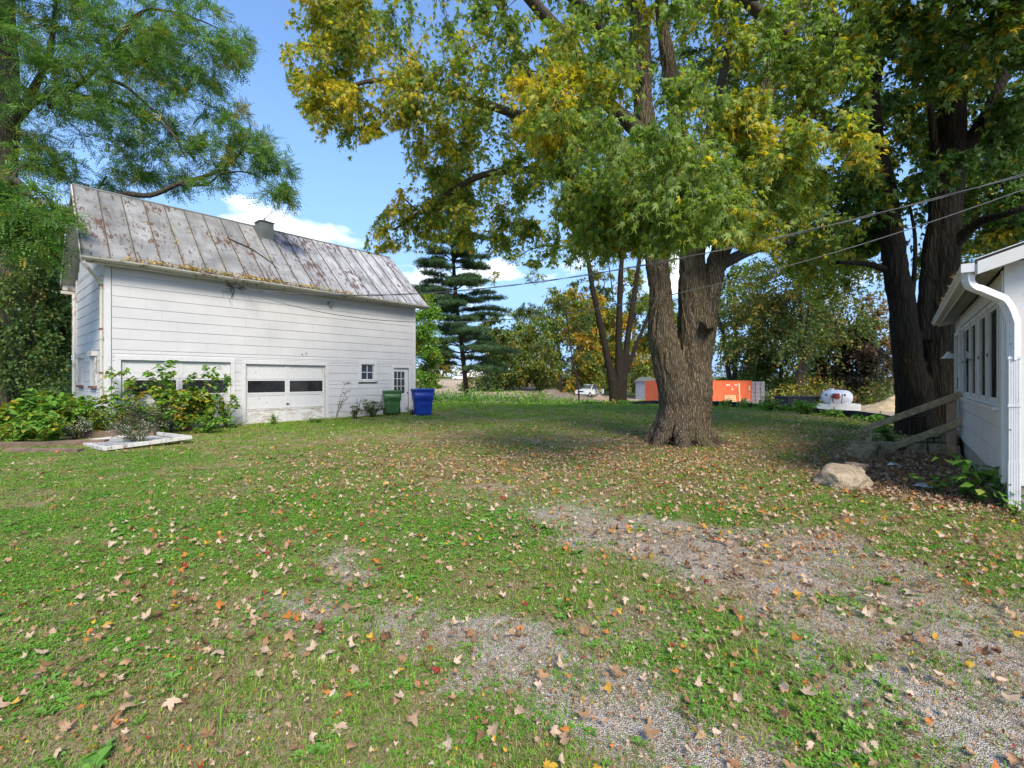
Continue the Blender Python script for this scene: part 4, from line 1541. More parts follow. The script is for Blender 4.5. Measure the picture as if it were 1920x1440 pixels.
xo = RO0 + 0.09
arc = [(xo, HOV + .055, zr0 - .085), (xo, HOV + .055, zr0 - .16)]
for a_ in np.linspace(0, 1, 6):
    th_ = a_ * R(72)
    arc.append((xo + 0.02 * a_, HOV + .055 - 0.13 * (1 - math.cos(th_)), zr0 - .17 - 0.13 * math.sin(th_)))
p0 = Vector(arc[-1])
tgt = Vector((-0.085, -0.065, zr0 - .50))
arc.append(tuple(p0.lerp(tgt, 0.5)))
for a_ in np.linspace(0, 1, 5):
    arc.append(tuple(p0.lerp(tgt, 0.62 + 0.28 * a_) + Vector((0, 0, -0.12 * a_ * a_))))
arc += [(-0.085, -0.065, zr0 - .74), (-0.085, -0.065, zr0 - 1.2)]
MBd = rect_tube(arc, 0.098, 0.075, (0.75, 0.66, 0.0))
hds = MBd.build('downspout', MAT['gutter_new'], house)
MBd = rect_tube([(-0.085, -0.065, zr0 - 1.15), (-0.085, -0.065, 1.2), (-0.085, -0.065, 0.42)], 0.104, 0.075, (0, 1, 0))
MBd.build('pipe', MAT['gutter_new'], hds)
MBd = rect_tube([(-0.086, -0.065, 0.62), (-0.086, -0.065, 0.10), (-0.10, -0.065, 0.03)], 0.112, 0.082, (0, 1, 0))
MBd.build('pipe', MAT['gutter_new'], hds)
MB().box(-0.135, -0.035, -0.122, -0.008, zr0 - 1.19, zr0 - 1.16).build('seam_band', MAT['gutter_new'], hds)
MB().box(-0.135, -0.035, -0.122, -0.008, 1.30, 1.33).build('strap', MAT['gutter_new'], hds)
for zz in (0.34, 1.02, 2.08):
    MB().tube([(-0.134, -0.03, zz), (-0.142, -0.03, zz)], 0.008, 6).build('screw', MAT['iron'], hds)

# ------------------------------------------------------------------ trees
def limb(d0, *pts):
    """points (px, py, radius[, distance]) with the distance carried on -> world x y z r"""
    out, d = [], d0
    for p in pts:
        if len(p) > 3:
            d = p[3]
        out.append(list(at(p[0], p[1], d)) + [p[2]])
    return out


def lobe(px, py, d, rx, ry, rz, n, cr, aut):
    return (at(px, py, d), (rx, ry, rz), n, cr, aut)


SKY_GAP = np.array([(430, -900), (600, -900), (552, -60), (534, 20), (526, 110), (556, 195), (592, 255), (588, 300), (648, 308), (682, 268), (748, 240), (762, 320), (735, 375), (690, 430), (676, 500), (430, 560)])


def maple_keep(P):
    px, py = project(P)
    lim = np.interp(px, [500, 690, 800, 900, 1000, 1100, 1180, 1250, 1330, 1440, 1500, 1560, 1700], [330, 475, 470, 470, 500, 500, 480, 478, 455, 470, 545, 600, 610])
    return ~in_poly(px, py, SKY_GAP) & (py < lim) & (P[:, 1] > 4.2) & (px > 480)


mb_ = on_ground(1284, 832)
maple_limbs = [
    limb(12.1, (1286, 862, 0.760), (1285, 835, 0.684), (1284, 800, 0.589), (1272, 740, 0.522), (1252, 680, 0.387), (1241, 620, 0.324), (1237, 560, 0.302), (1233, 500, 0.293), (1228, 440, 0.279), (1221, 350, 0.270), (1212, 250, 0.261), (1204, 150, 0.252), (1197, 50, 0.225), (1192, -60, 0.180)),
    limb(12.1, (1290, 850, 0.522), (1292, 800, 0.551), (1298, 740, 0.503), (1301, 680, 0.396), (1299, 620, 0.347), (1296, 560, 0.315), (1298, 480, 0.297), (1298, 400, 0.270, 12.4), (1286, 310, 0.252, 12.8), (1268, 220, 0.234, 13.2), (1252, 120, 0.198), (1240, 20, 0.162), (1235, -100, 0.117)),
    limb(12.05, (1306, 700, 0.323), (1316, 640, 0.297), (1328, 560, 0.270), (1346, 490, 0.248), (1364, 430, 0.243), (1387, 340, 0.243, 11.8), (1412, 250, 0.239, 11.6), (1442, 160, 0.225), (1480, 70, 0.198), (1515, -20, 0.171), (1545, -150, 0.117)),
    limb(11.9, (1320, 612, 0.270), (1328, 608, 0.180, 11.65), (1333, 606, 0.153, 11.45)),
    limb(11.9, (1205, 255, .20), (1178, 228, .19), (1132, 185, .16, 11.4), (1075, 90, .14, 10.7), (1000, 5, .12, 10.0), (930, -80, .08, 9.4)),
    limb(11.9, (1210, 320, .17), (1120, 240, .15, 11.3), (1035, 190, .13, 10.8), (990, 140, .11), (945, 30, .09), (910, -60, .06)),
    limb(12.2, (1280, 330, .15), (1180, 290, .14, 12.0), (1060, 250, .12, 11.5), (940, 205, .10, 11), (830, 170, .075, 10.5), (720, 150, .05, 10), (640, 165, .03, 9.8)),
    limb(12.2, (1228, 420, .14), (1120, 350, .12, 12), (1010, 320, .10, 12), (900, 330, .08, 12), (800, 390, .05, 12.2), (740, 430, .03)),
    limb(11.6, (1395, 320, .15), (1460, 280, .13, 11), (1540, 255, .10, 10.4), (1620, 235, .06, 10)),
    limb(12.1, (1345, 500, .15), (1420, 465, .14, 13.5), (1500, 455, .11, 15), (1580, 460, .07, 17)),
    limb(12.6, (1290, 330, .16), (1270, 300, .13, 10.8), (1240, 310, .10, 9.2), (1215, 330, .06, 8)),
    limb(11.7, (1400, 290, .14), (1390, 250, .11, 10), (1360, 250, .08, 8.6), (1330, 280, .05, 7.6)),
    limb(11.8, (1204, 150, .15), (1130, 60, .13, 11), (1060, -20, .11, 10.2), (960, -120, .07, 9.5)),
    limb(12.6, (1300, 380, .16), (1330, 250, .15, 14), (1360, 120, .13, 15), (1380, 0, .1, 16)),
    limb(11.5, (1480, 70, .14), (1420, 20, .12, 10.5), (1360, -30, .08, 9.5)),
]
n0_ = len(maple_limbs)
for k_, (a_, l_) in enumerate(((-1.9, 1.05), (-1.2, 1.0), (-.3, 1.1), (-2.6, 1.15), (3.0, 1.1), (.5, 1.0))):   # root flares
    cx_, cy_ = mb_[0], mb_[1] + .18
    maple_limbs.append([[cx_ + q * l_ * math.cos(a_), cy_ + q * l_ * math.sin(a_), zz_, rr_] for q, zz_, rr_ in ((.12, 1.1, .34), (.42, .45, .26), (.72, .10, .17), (1.0, -.10, .10))])
maple_lobes = [
    lobe(632, 40, 10.5, 1.0, 1.6, 1.6, 15, .62, 0.48), lobe(610, 130, 10.2, .75, 1.4, 1.2, 12, .55, 0.58), lobe(640, 215, 10.2, .55, 1.0, .75, 7, .45, 0.58),
    lobe(740, 60, 10.5, 1.5, 2.0, 1.6, 15, .7, 0.38), lobe(735, 180, 10.3, 1.0, 1.8, .7, 11, .6, 0.48), lobe(690, 245, 10.4, .4, .6, .35, 3, .35, 0.51),
    lobe(850, 60, 11, 1.4, 2.2, 1.6, 9, .7, 0.28), lobe(860, 190, 11, 1.4, 2.0, 1.1, 11, .65, 0.31), lobe(820, 290, 12.0, 1.0, 1.5, .8, 13, .6, 0.36),
    lobe(775, 400, 12.4, .8, 1.2, .75, 11, .55, 0.46), lobe(720, 450, 12.4, .45, .8, .35, 4, .4, 0.56), lobe(850, 400, 12.8, 1.1, 1.4, .75, 11, .6, 0.31),
    lobe(950, 260, 11.5, 1.5, 2.2, 1.2, 12, .65, 0.24), lobe(960, 370, 12, 1.4, 2.0, .9, 9, .6, 0.28), lobe(1000, 440, 13, 1.1, 1.6, .65, 7, .55, 0.26),
    lobe(960, 110, 10.2, 1.4, 2.0, 1.3, 8, .65, 0.24), lobe(1020, 20, 10, 1.6, 2.4, 1.2, 5, .7, 0.22),
    lobe(1090, 170, 7.6, 1.0, 1.2, .75, 9, .5, 0.38), lobe(1010, 195, 7.4, .5, .7, .35, 5, .35, 0.68), lobe(1120, 140, 7.8, .4, .6, .3, 3, .3, 0.68), lobe(1060, 260, 7.6, .35, .5, .2, 3, .3, 0.71),
    lobe(1120, 290, 7.4, .9, 1.2, .6, 12, .5, 0.11), lobe(1200, 330, 6.6, .8, 1.0, .55, 14, .45, 0.02), lobe(1260, 390, 6.4, .7, .9, .45, 12, .42, 0.06),
    lobe(1180, 420, 7.2, .7, .9, .38, 10, .42, 0.24), lobe(1120, 400, 8.0, .7, 1.0, .5, 9, .45, 0.26), lobe(1320, 330, 6.9, .85, 1.0, .6, 14, .45, 0.08),
    lobe(1370, 400, 7.2, .75, .9, .38, 10, .42, 0.21), lobe(1430, 330, 7.4, .75, 1.0, .5, 10, .45, 0.21), lobe(1390, 220, 7.4, .5, .8, .6, 8, .4, 0.36),
    lobe(1480, 270, 7.0, .65, .7, .30, 5, .35, 0.41), lobe(1580, 262, 7.0, .6, .6, .2, 5, .32, 0.41), lobe(1450, 240, 7.3, .4, .5, .2, 2, .3, 0.48), lobe(1290, 230, 8.4, .9, 1.3, .7, 6, .5, 0.08),
    lobe(1330, 90, 8.6, 1.3, 1.6, .9, 5, .55, 0.11), lobe(1450, 60, 9, 1.4, 1.8, .9, 6, .55, 0.21), lobe(1560, 60, 9.2, 1.2, 1.6, .9, 11, .55, 0.28), lobe(1540, 150, 9.4, 1.0, 1.4, .6, 10, .5, 0.26),
    lobe(1130, 50, 8.8, 1.2, 1.6, .9, 4, .55, 0.16), lobe(1240, 20, 13, 1.4, 2.0, 1.0, 5, .6, 0.11), lobe(1300, -40, 9.6, 2.6, 2.4, .8, 7, .65, 0.16),
    lobe(1420, 420, 11, 1.3, 1.6, .7, 13, .55, 0.21), lobe(1500, 480, 14.5, 1.6, 2.0, .9, 16, .65, 0.21), lobe(1570, 520, 17.5, 1.6, 2.0, 1.1, 15, .75, 0.21), lobe(1480, 400, 15, 2.0, 2.4, 1.2, 17, .7, 0.16),
    lobe(1430, 510, 17, 1.6, 2.0, .8, 13, .7, 0.21),
    lobe(1260, 20, 15.5, 2.6, 2.0, 1.7, 17, .85, .18), lobe(1420, 40, 15.5, 2.4, 2.0, 1.7, 15, .85, .18), lobe(1100, 40, 15, 2.0, 2.0, 1.6, 9, .8, .22), lobe(1560, 60, 15, 1.6, 2.0, 1.6, 9, .8, .18),
    lobe(1100, 200, 16, 3.0, 2.4, 2.8, 15, .85, 0.16), lobe(1300, 180, 17, 3.2, 2.4, 2.8, 26, .85, 0.11), lobe(1480, 180, 17, 3.0, 2.4, 2.8, 26, .85, 0.16), lobe(960, 330, 16.5, 2.0, 2.0, 1.6, 5, .8, 0.21),
    lobe(1400, 330, 16.5, 2.4, 2.0, 1.4, 22, .8, 0.11), lobe(1150, 380, 16, 2.0, 2.0, 1.2, 8, .75, 0.18),
]
build_tree('maple_tree', 'huge forked maple with furrowed trunk and yellowing green leaves', (mb_[0], mb_[1], mb_[2]), maple_limbs, maple_lobes, 'maple', MAT['leaf_maple'],
           MAT['bark_maple'], 0.118, ntw=10, nl=18, droop=0.55, seed=21, solid=([0, 1, 2, 3] + list(range(n0_, len(maple_limbs))), 0.04, 0.050, 10.0), keep=maple_keep, centre=at(1270, 250, 12.5), bark_limb=MAT['bark_limb'], hang=0.85)


# unseen leaf clouds added above the frame to shade what stands behind: coarse leaves
def add_canopy(root_label, lobes, seed, mat, size=0.42):
    rg = np.random.default_rng(seed)
    C = lobe_points(rg, lobes)
    pos, Rm, s, aut, tw = twigs_and_leaves(rg, C, C[:, :3].mean(0), 7, 9, 0.3, size, jit=0.15)
    k = project(pos)[1] < -25     # only leaves that fall above the frame, out of view
    pos, Rm, s, aut = pos[k], Rm[k], s[k], aut[k]
    root = next(o for o in scene.objects if o.get('label') == root_label)
    me = leaves_mesh('shade_crown', LEAF['simple'], pos - np.array(root.location), Rm, s, mat, np.clip(rg.normal(.5, .3, len(pos)), 0, 1), aut)
    put('shade_crown', me, root)['kind'] = 'stuff'


add_canopy('huge forked maple with furrowed trunk and yellowing green leaves', [((4.2, 13.0, 13.2), (6.0, 4.5, 2.2), 70, 1.0, .3), ((-1.5, 12.0, 11.8), (3.0, 3.0, 1.4), 22, .9, .5)], 5, MAT['leaf_maple'])

# the dark forked tree behind the porch
tb = on_ground(1738, 815)
tb[1] = 13.8
tb[0] = (1738 - 960) / FPX * 13.8
tb[2] = float(gz(tb[0], tb[1]))


def twin_keep(P):
    px, py = project(P)
    lim = np.interp(px, [1500, 1600, 1640, 1700, 1760, 1850, 2000], [430, 520, 480, 560, 480, 470, 480])
    gap = np.array([(1600, 500), (1690, 440), (1710, 470), (1720, 620), (1640, 590)])
    return (py < lim) & ~in_poly(px, py, gap)


twin_limbs = [
    limb(13.8, (1722, 848, .62), (1720, 815, .55), (1715, 760, .46), (1703, 680, .36), (1691, 580, .335), (1680, 500, .315), (1667, 400, .29), (1654, 330, .275), (1640, 285, .265), (1631, 200, .265), (1640, 100, .25), (1668, 10, .22), (1690, -90, .17)),
    limb(13.9, (1756, 848, .72), (1754, 810, .62), (1752, 760, .54), (1755, 680, .475), (1759, 580, .445), (1766, 500, .41), (1772, 420, .385), (1780, 320, .36), (1785, 250, .33), (1789, 150, .28), (1794, 50, .24), (1800, -80, .18)),
    limb(13.9, (1730, 640, .22), (1736, 560, .20), (1742, 480, .18), (1750, 400, .16), (1752, 300, .13), (1745, 180, .10), (1750, 40, .06)),
    limb(13.8, (1788, 330, .20), (1815, 270, .19), (1850, 215, .17), (1880, 150, .14), (1930, 60, .1)),
    limb(13.8, (1660, 505, .10), (1625, 495, .08, 13.4), (1570, 492, .05, 13)),
    limb(13.8, (1640, 270, .16), (1590, 235, .14, 13.2), (1558, 250, .10, 12.6)),
    limb(13.8, (1700, 600, .10), (1712, 540, .07), (1716, 450, .05), (1705, 380, .035)),
    limb(13.8, (1780, 470, .16), (1830, 420, .13, 13.2), (1890, 400, .09, 12.4), (1950, 380, .05, 12)),
]
twin_lobes = [
    lobe(1640, 60, 12.5, 1.5, 2, 1.3, 15, .7, 0.19), lobe(1740, 60, 12, 1.6, 2, 1.4, 15, .7, 0.17), lobe(1860, 60, 11.5, 1.6, 2, 1.4, 16, .7, 0.18), lobe(1950, 60, 12, 1.4, 2, 1.6, 12, .7, 0.17),
    lobe(1700, 200, 15.5, 1.6, 2, 1.4, 15, .75, 0.18), lobe(1620, 330, 16, 1.6, 2, 1.5, 17, .75, 0.19), lobe(1880, 250, 14, 1.4, 2, 1.4, 15, .7, 0.08),
    lobe(1900, 380, 14.5, 1.4, 2, 1.0, 14, .65, 0.07), lobe(1840, 440, 16.5, 1.0, 2, .7, 8, .65, 0.07), lobe(1700, 330, 12.8, 1.0, 1.2, .7, 8, .5, 0.15),
    lobe(1750, 480, 17.5, 1.6, 1.4, .8, 8, .7, 0.08), lobe(1560, 440, 16, 1.3, 1.6, 1.2, 12, .7, 0.21), lobe(1640, 430, 14.6, .6, .8, .5, 4, .45, 0.17), lobe(1700, 510, 13.6, .28, .4, .5, 3, .3, 0.08),
    lobe(1840, 330, 17, 2.6, 2.0, 2.6, 28, .9, 0.07), lobe(1680, 150, 18, 3.2, 2.0, 2.6, 28, .9, 0.14), lobe(1840, 100, 18, 3.0, 2.0, 2.6, 24, .9, 0.11), lobe(1960, 250, 16, 1.5, 2, 2.5, 14, .9, 0.08),
    lobe(1880, 380, 17.5, 2.0, 1.6, 1.8, 24, .8, 0.04), lobe(1900, 250, 17.5, 1.8, 1.6, 2.0, 22, .8, 0.06), lobe(1960, 420, 16, 1.4, 1.4, 1.2, 12, .7, 0.04), lobe(1590, 480, 18.5, 1.5, 1.6, 1.4, 16, .8, 0.17),
    ((14.2, 6.8, 10.6), (3.8, 3.2, 2.0), 42, 1.0, .15), ((12.6, 4.2, 10.8), (3.0, 2.4, 1.6), 22, 1.0, .15),  # unseen clumps right of the frame, added to shade the trunks and steps
]
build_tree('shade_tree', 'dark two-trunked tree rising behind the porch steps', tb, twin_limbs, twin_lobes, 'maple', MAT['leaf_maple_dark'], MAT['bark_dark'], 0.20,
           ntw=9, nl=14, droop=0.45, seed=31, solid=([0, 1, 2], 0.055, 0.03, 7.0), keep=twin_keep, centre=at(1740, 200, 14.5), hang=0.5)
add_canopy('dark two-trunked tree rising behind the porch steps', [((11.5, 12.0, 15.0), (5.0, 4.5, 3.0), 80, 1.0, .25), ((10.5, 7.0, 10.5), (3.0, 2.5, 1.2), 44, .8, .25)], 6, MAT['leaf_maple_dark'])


# the locust behind the barn
def locust_keep(P):
    px, py = project(P)
    edge = np.array([(474, -900), (472, 60), (474, 112), (428, 180), (392, 214), (440, 186), (492, 200), (548, 256), (562, 385), (520, 398), (480, 372), (400, 352), (345, 372), (300, 372), (280, 420), (800, 900), (800, -900)])
    return ~in_poly(px, py, edge)


lb = np.array([(6 - 960) / FPX * 19.0, 19.0, 0.0])
loc_limbs = [
    limb(19, (4, 800, .55), (5, 700, .48), (8, 560, .42), (10, 330, .37), (16, 230, .34), (18, 140, .30), (14, 40, .25), (8, -90, .18)),
    limb(19, (18, 240, 0.150), (48, 190, 0.136, 18.6), (82, 130, 0.116, 18.2), (98, 70, 0.088, 18), (104, 0, 0.054)),
    limb(19, (22, 235, 0.150), (62, 192, 0.136, 18.6), (104, 174, 0.116, 18.2), (150, 156, 0.095, 18), (178, 130, 0.075, 18), (220, 80, 0.054, 18), (270, 20, 0.034)),
    limb(18.6, (92, 200, 0.095), (140, 182, 0.088, 18.4), (220, 190, 0.068, 18.2), (290, 222, 0.054, 18), (335, 262, 0.034, 18)),
    limb(18.2, (185, 146, 0.075), (232, 160, 0.068), (272, 194, 0.054), (312, 230, 0.034), (350, 300, 0.020)),
    limb(18.9, (12, 440, 0.136), (110, 408, 0.122), (212, 366, 0.109, 18.8), (282, 366, 0.095, 18.7), (334, 345, 0.088), (400, 325, 0.075), (440, 298, 0.054), (463, 268, 0.041), (470, 240, 0.027)),
    limb(18.7, (334, 345, 0.054), (385, 346, 0.048), (420, 325, 0.034), (470, 325, 0.027), (520, 355, 0.014)),
    limb(18.2, (180, 130, 0.068), (255, 30, 0.061), (310, 20, 0.041), (380, 40, 0.027), (440, 70, 0.014)),
    limb(18.6, (8, 380, 0.136), (20, 340, 0.116, 16), (40, 345, 0.082, 14), (60, 370, 0.041, 12.8)),
    limb(19, (10, 480, 0.109), (70, 430, 0.088, 21), (150, 400, 0.068, 22), (200, 330, 0.041, 22)),
]
loc_lobes = [
    lobe(70, 40, 18.5, 1.8, 1.8, 1.3, 10, .95, 0.07), lobe(170, 30, 18, 1.8, 2, 1.3, 10, .95, 0.09), lobe(290, 30, 18, 1.8, 2, 1.2, 11, .95, 0.07), lobe(390, 50, 18, 1.3, 1.6, 1.2, 9, .85, 0.06),
    lobe(430, 110, 18, .6, 1.2, .7, 5, .7, 0.09), lobe(330, 120, 18, 1.7, 2, 1.1, 11, .9, 0.09), lobe(230, 130, 18.4, 1.4, 2, .9, 8, .9, 0.13), lobe(370, 180, 18.4, .8, 1.4, .7, 6, .75, 0.11),
    lobe(290, 230, 18.8, 1.5, 1.8, .9, 9, .85, 0.15), lobe(180, 240, 19.4, 1.6, 1.8, .9, 9, .9, 0.15), lobe(80, 270, 20, 1.5, 1.8, .8, 8, .9, 0.15), lobe(310, 310, 19.2, 1.2, 1.5, .6, 7, .75, 0.12),
    lobe(240, 320, 19.6, 1.3, 1.5, .6, 7, .8, 0.13), lobe(150, 330, 20, 1.3, 1.5, .7, 7, .8, 0.12), lobe(450, 240, 18.6, .8, 1.2, .8, 8, .65, 0.09), lobe(510, 300, 18.6, .75, 1.0, .9, 8, .62, 0.09),
    lobe(530, 360, 18.6, .45, .8, .5, 5, .5, 0.06), lobe(430, 305, 18.7, .9, 1.2, .7, 7, .65, 0.09), lobe(400, 350, 18.7, .6, .8, .25, 3, .45, 0.06), lobe(370, 280, 18.8, .6, 1.0, .6, 4, .6, 0.09),
    lobe(20, 420, 12.6, .9, .9, .75, 9, .62, 0.02), lobe(75, 420, 12.6, .5, .7, .6, 6, .5, 0.02), lobe(95, 385, 13, .4, .6, .4, 3, .45, 0.02), lobe(-60, 380, 12.5, 1.0, 1.0, 1.0, 9, .7, 0.02),
    lobe(80, 160, 21, 2.6, 2, 2.2, 14, 1.1, 0.12), lobe(260, 150, 22, 3.0, 2, 2.2, 12, 1.1, 0.12), lobe(-40, 200, 19, 1.6, 2, 3, 12, 1.1, 0.09), lobe(40, 130, 17.5, 1.4, 1.2, 2.2, 11, .9, 0.06), lobe(130, 90, 17, 1.6, 1.4, 1.4, 10, .9, 0.07), lobe(250, 70, 17, 1.8, 1.4, 1.2, 10, .9, 0.07), lobe(60, 290, 18, 1.2, 1.2, .8, 7, .8, 0.09), lobe(200, 200, 17.5, 1.5, 1.3, .9, 8, .85, 0.11),
]
build_tree('locust_tree', 'tall feathery green locust tree reaching over the barn roof', lb, loc_limbs, loc_lobes, 'locust', MAT['leaf_locust'], MAT['bark_locust'], 0.33,
           ntw=9, nl=9, droop=0.22, seed=41, keep=locust_keep, centre=at(60, 250, 19.5), hang=0.28, flat=0.45, twl=(0.6, 1.2))
add_canopy('tall feathery green locust tree reaching over the barn roof', [((-19.0, 17.0, 17.5), (6.0, 5.0, 2.2), 50, 1.2, .12), ((-20.0, 12.5, 10.5), (2.6, 2.5, 1.6), 30, 1.0, .1)], 8, MAT['leaf_locust'])


# generic background trees: (kind name, label, px, top y, base y, width px, distance, leaf material, bark, autumn, clumps, seed)
def back_tree(name, label, px, ytop, ybase, wpx, d, mat, aut, ncl, seed, group='trees around the building site', leafsize=None, stems=1, bark='bark_limb', low=0.25, dense=1.0, lean=0.0):
    rg = np.random.default_rng(seed)
    b = at(px, ybase, d)
    b[2] = float(gz(b[0], b[1])) - 0.05
    top = at(px, ytop, d)[2]
    H = top - b[2]
    Wm = wpx * d / FPX / 2
    limbs = []
    for s in range(stems):
        a0 = rg.uniform(0, 6.28)
        sp = (0.10 + 0.22 * (stems > 1)) * Wm
        p = [[b[0] + 0.05 * sp * math.cos(a0), b[1] + 0.05 * sp * math.sin(a0), b[2], 0.022 * H + 0.03]]
        for f in (0.25, 0.5, 0.75, 0.95):
            p.append([b[0] + lean * H * f + sp * f * 1.6 * math.cos(a0) + rg.normal(0, .03) * H * f * .5, b[1] + sp * f * 1.6 * math.sin(a0), b[2] + H * f, (0.020 * H + 0.02) * (1 - f * 0.85)])
        limbs.append(p)
    lobes = []
    nl_ = 6
    for k in range(nl_):
        f = low + (1 - low) * (k + 0.5) / nl_
        w = Wm * (0.55 + 0.45 * math.sin(math.pi * min(1, (f - low) / (1 - low) * 0.8 + 0.18)))
        a0 = rg.uniform(0, 6.28)
        c = np.array([b[0] + lean * H * f + 0.30 * w * math.cos(a0), b[1] + 0.3 * w * math.sin(a0), b[2] + H * f * 0.94])
        lobes.append((c, (w * 0.8, w * 0.8, H * (1 - low) / nl_ * 0.95), max(3, int(ncl * 1.35) // nl_), 0.30 * Wm + 0.25, float(np.clip(aut + rg.normal(0, .12), 0, 1))))
    sz = (leafsize or 0.0042 * d + 0.10) * 1.12
    return build_tree(name, label, b, limbs, lobes, 'simple', MAT[mat], MAT[bark], sz, ntw=9, nl=int(19 * dense), droop=0.3, seed=seed + 1, group=group, twigs=False, hang=0.25, jit=0.12)


back_tree('dense_tree', 'dense dark green tree right of the orange container', 1462, 545, 745, 150, 54, 'leaf_green', .12, 60, 101, low=.05)
back_tree('olive_tree', 'tall olive-green tree rising behind the orange container', 1375, 500, 742, 150, 60, 'leaf_yellow', .12, 54, 102, low=.15, stems=2)
back_tree('leafy_tree', 'light green tree with bare inner limbs beside the grey shed', 1235, 545, 740, 120, 66, 'leaf_yellow', .22, 44, 103, low=.1, stems=2)
back_tree('round_tree', 'mid green round-topped tree between dark and bronze trees', 1545, 575, 745, 120, 58, 'leaf_green', .22, 50, 104, low=.05)
back_tree('bronze_tree', 'low dark bronze-leaved tree behind the white tank', 1612, 612, 748, 118, 52, 'leaf_purple', .15, 60, 105, low=.05)
back_tree('sparse_tree', 'tall sparse tan-leaved tree against the pale sky gap', 1648, 556, 745, 120, 70, 'leaf_tan', .5, 34, 106, low=.2, stems=2, dense=.8)
back_tree('yellow_tree', 'yellow-leaved tree directly behind the thin sapling', 1085, 545, 735, 105, 72, 'leaf_yellow', .50, 46, 107, low=.15)
back_tree('orange_tree', 'orange-tinged tree showing between the stems of the forked tree', 1150, 560, 735, 90, 78, 'leaf_yellow', .55, 32, 108, low=.1)
back_tree('lime_tree', 'lime-green tree at the far end of the dirt field', 1010, 600, 722, 105, 100, 'leaf_yellow', .34, 40, 109, low=.1)
back_tree('golden_tree', 'golden green tree just right of the pine beyond the field', 945, 618, 720, 90, 105, 'leaf_yellow', .30, 34, 110, low=.1)
back_tree('backdrop_tree', 'big green tree filling the view behind the maple canopy', 1500, 430, 742, 300, 46, 'leaf_green', .34, 80, 111, low=.35, stems=2)
back_tree('corner_tree', 'young leafy green tree just past the barn corner', 800, 560, 742, 70, 33, 'leaf_weed', .22, 34, 112, low=.25, leafsize=.17)
back_tree('hidden_tree', 'green tree glimpsed between the dark trunks and the porch', 1800, 470, 745, 210, 40, 'leaf_green', .15, 50, 113, low=.05)
back_tree('field_tree', 'green tree left of the pine at the edge of the dirt field', 815, 640, 722, 70, 110, 'leaf_green', .35, 24, 114, low=.05)
back_tree('mid_tree', 'tall pale green tree with thin crown behind the forked tree', 1190, 500, 738, 100, 84, 'leaf_yellow', .35, 34, 115, low=.2)
# left woodland behind the barn
back_tree('woodland_tree', 'slim dark woodland tree close to the back barn corner', 108, 420, 748, 110, 30, 'leaf_green', .22, 44, 121, 'woodland trees left of the barn', .22, 2, 'bark_dark', .2)
back_tree('woodland_tree', 'thick-trunked woodland tree with rusty lower leaves', 28, 330, 752, 190, 27, 'leaf_green', .30, 64, 122, 'woodland trees left of the barn', .22, 1, 'bark_dark', .25)
back_tree('woodland_tree', 'leaning woodland tree with forked dark stems', 70, 380, 748, 150, 36, 'leaf_locust', .2, 50, 123, 'woodland trees left of the barn', .26, 2, 'bark_dark', .15, lean=.1)
back_tree('woodland_tree', 'broad woodland tree half outside the view', -90, 300, 752, 220, 27, 'leaf_green', .2, 60, 124, 'woodland trees left of the barn', .24, 1, 'bark_dark', .1)
back_tree('woodland_tree', 'distant woodland tree closing the gap beside the barn', 130, 430, 742, 190, 48, 'leaf_green', .12, 60, 125, 'woodland trees left of the barn', .30, 1, 'bark_dark', .02)
back_tree('woodland_tree', 'distant woodland tree deep in the shade', 20, 420, 742, 220, 46, 'leaf_green', .12, 66, 126, 'woodland trees left of the barn', .30, 1, 'bark_dark', .02)


back_tree('woodland_tree', 'near dark-leaved woodland tree under the drooping locust bough', 30, 470, 775, 150, 17.5, 'leaf_green', .12, 30, 127, 'woodland trees left of the barn', .12, 2, 'bark_dark', .25)
back_tree('pale_tree', 'pale lime tree between pine and sapling beyond the field', 985, 590, 722, 120, 120, 'leaf_yellow', .2, 36, 128, low=.05)
back_tree('tall_tree', 'tall soft green tree between the pine and the forked stems', 1050, 535, 730, 130, 92, 'leaf_yellow', .18, 44, 131, low=.05)
back_tree('tall_tree', 'broad mid green tree just right of the pine trunk', 915, 600, 724, 110, 98, 'leaf_green', .25, 40, 132, low=.03)
back_tree('tall_tree', 'green tree behind the left stem of the forked tree', 1120, 520, 732, 120, 88, 'leaf_green', .3, 44, 133, low=.05)
back_tree('far_tree', 'rounded green tree far behind the crew-cab pickup', 1115, 600, 730, 110, 105, 'leaf_yellow', .25, 40, 129, low=.03)


# second maple: four stems spreading from one foot
fb = on_ground(1156, 756)
fd = fb[1]
fl_ = [
    limb(fd, (1152, 764, .62), (1150, 735, .50), (1143, 690, .42), (1128, 620, .36), (1113, 550, .31), (1103, 490, .26), (1095, 440, .2), (1080, 380, .14), (1060, 320, .08)),
    limb(fd, (1160, 764, .62), (1160, 735, .50), (1160, 680, .42), (1161, 600, .36), (1164, 520, .31), (1168, 450, .25), (1175, 380, .17), (1180, 300, .1)),
    limb(fd, (1166, 764, .58), (1168, 720, .46), (1173, 670, .36), (1182, 600, .32), (1193, 530, .28), (1203, 460, .22), (1220, 380, .14)),
    limb(fd, (1168, 715, .26), (1184, 670, .24), (1200, 630, .21), (1214, 596, .18), (1228, 555, .12), (1240, 500, .07)),
    limb(fd, (1122, 600, .08), (1115, 640, .06), (1106, 650, .03)),
    limb(fd, (1105, 490, .12), (1080, 470, .11), (1040, 460, .09), (990, 470, .06), (950, 500, .03)),
    limb(fd, (1150, 560, .07), (1142, 500, .06), (1135, 460, .03)),
]
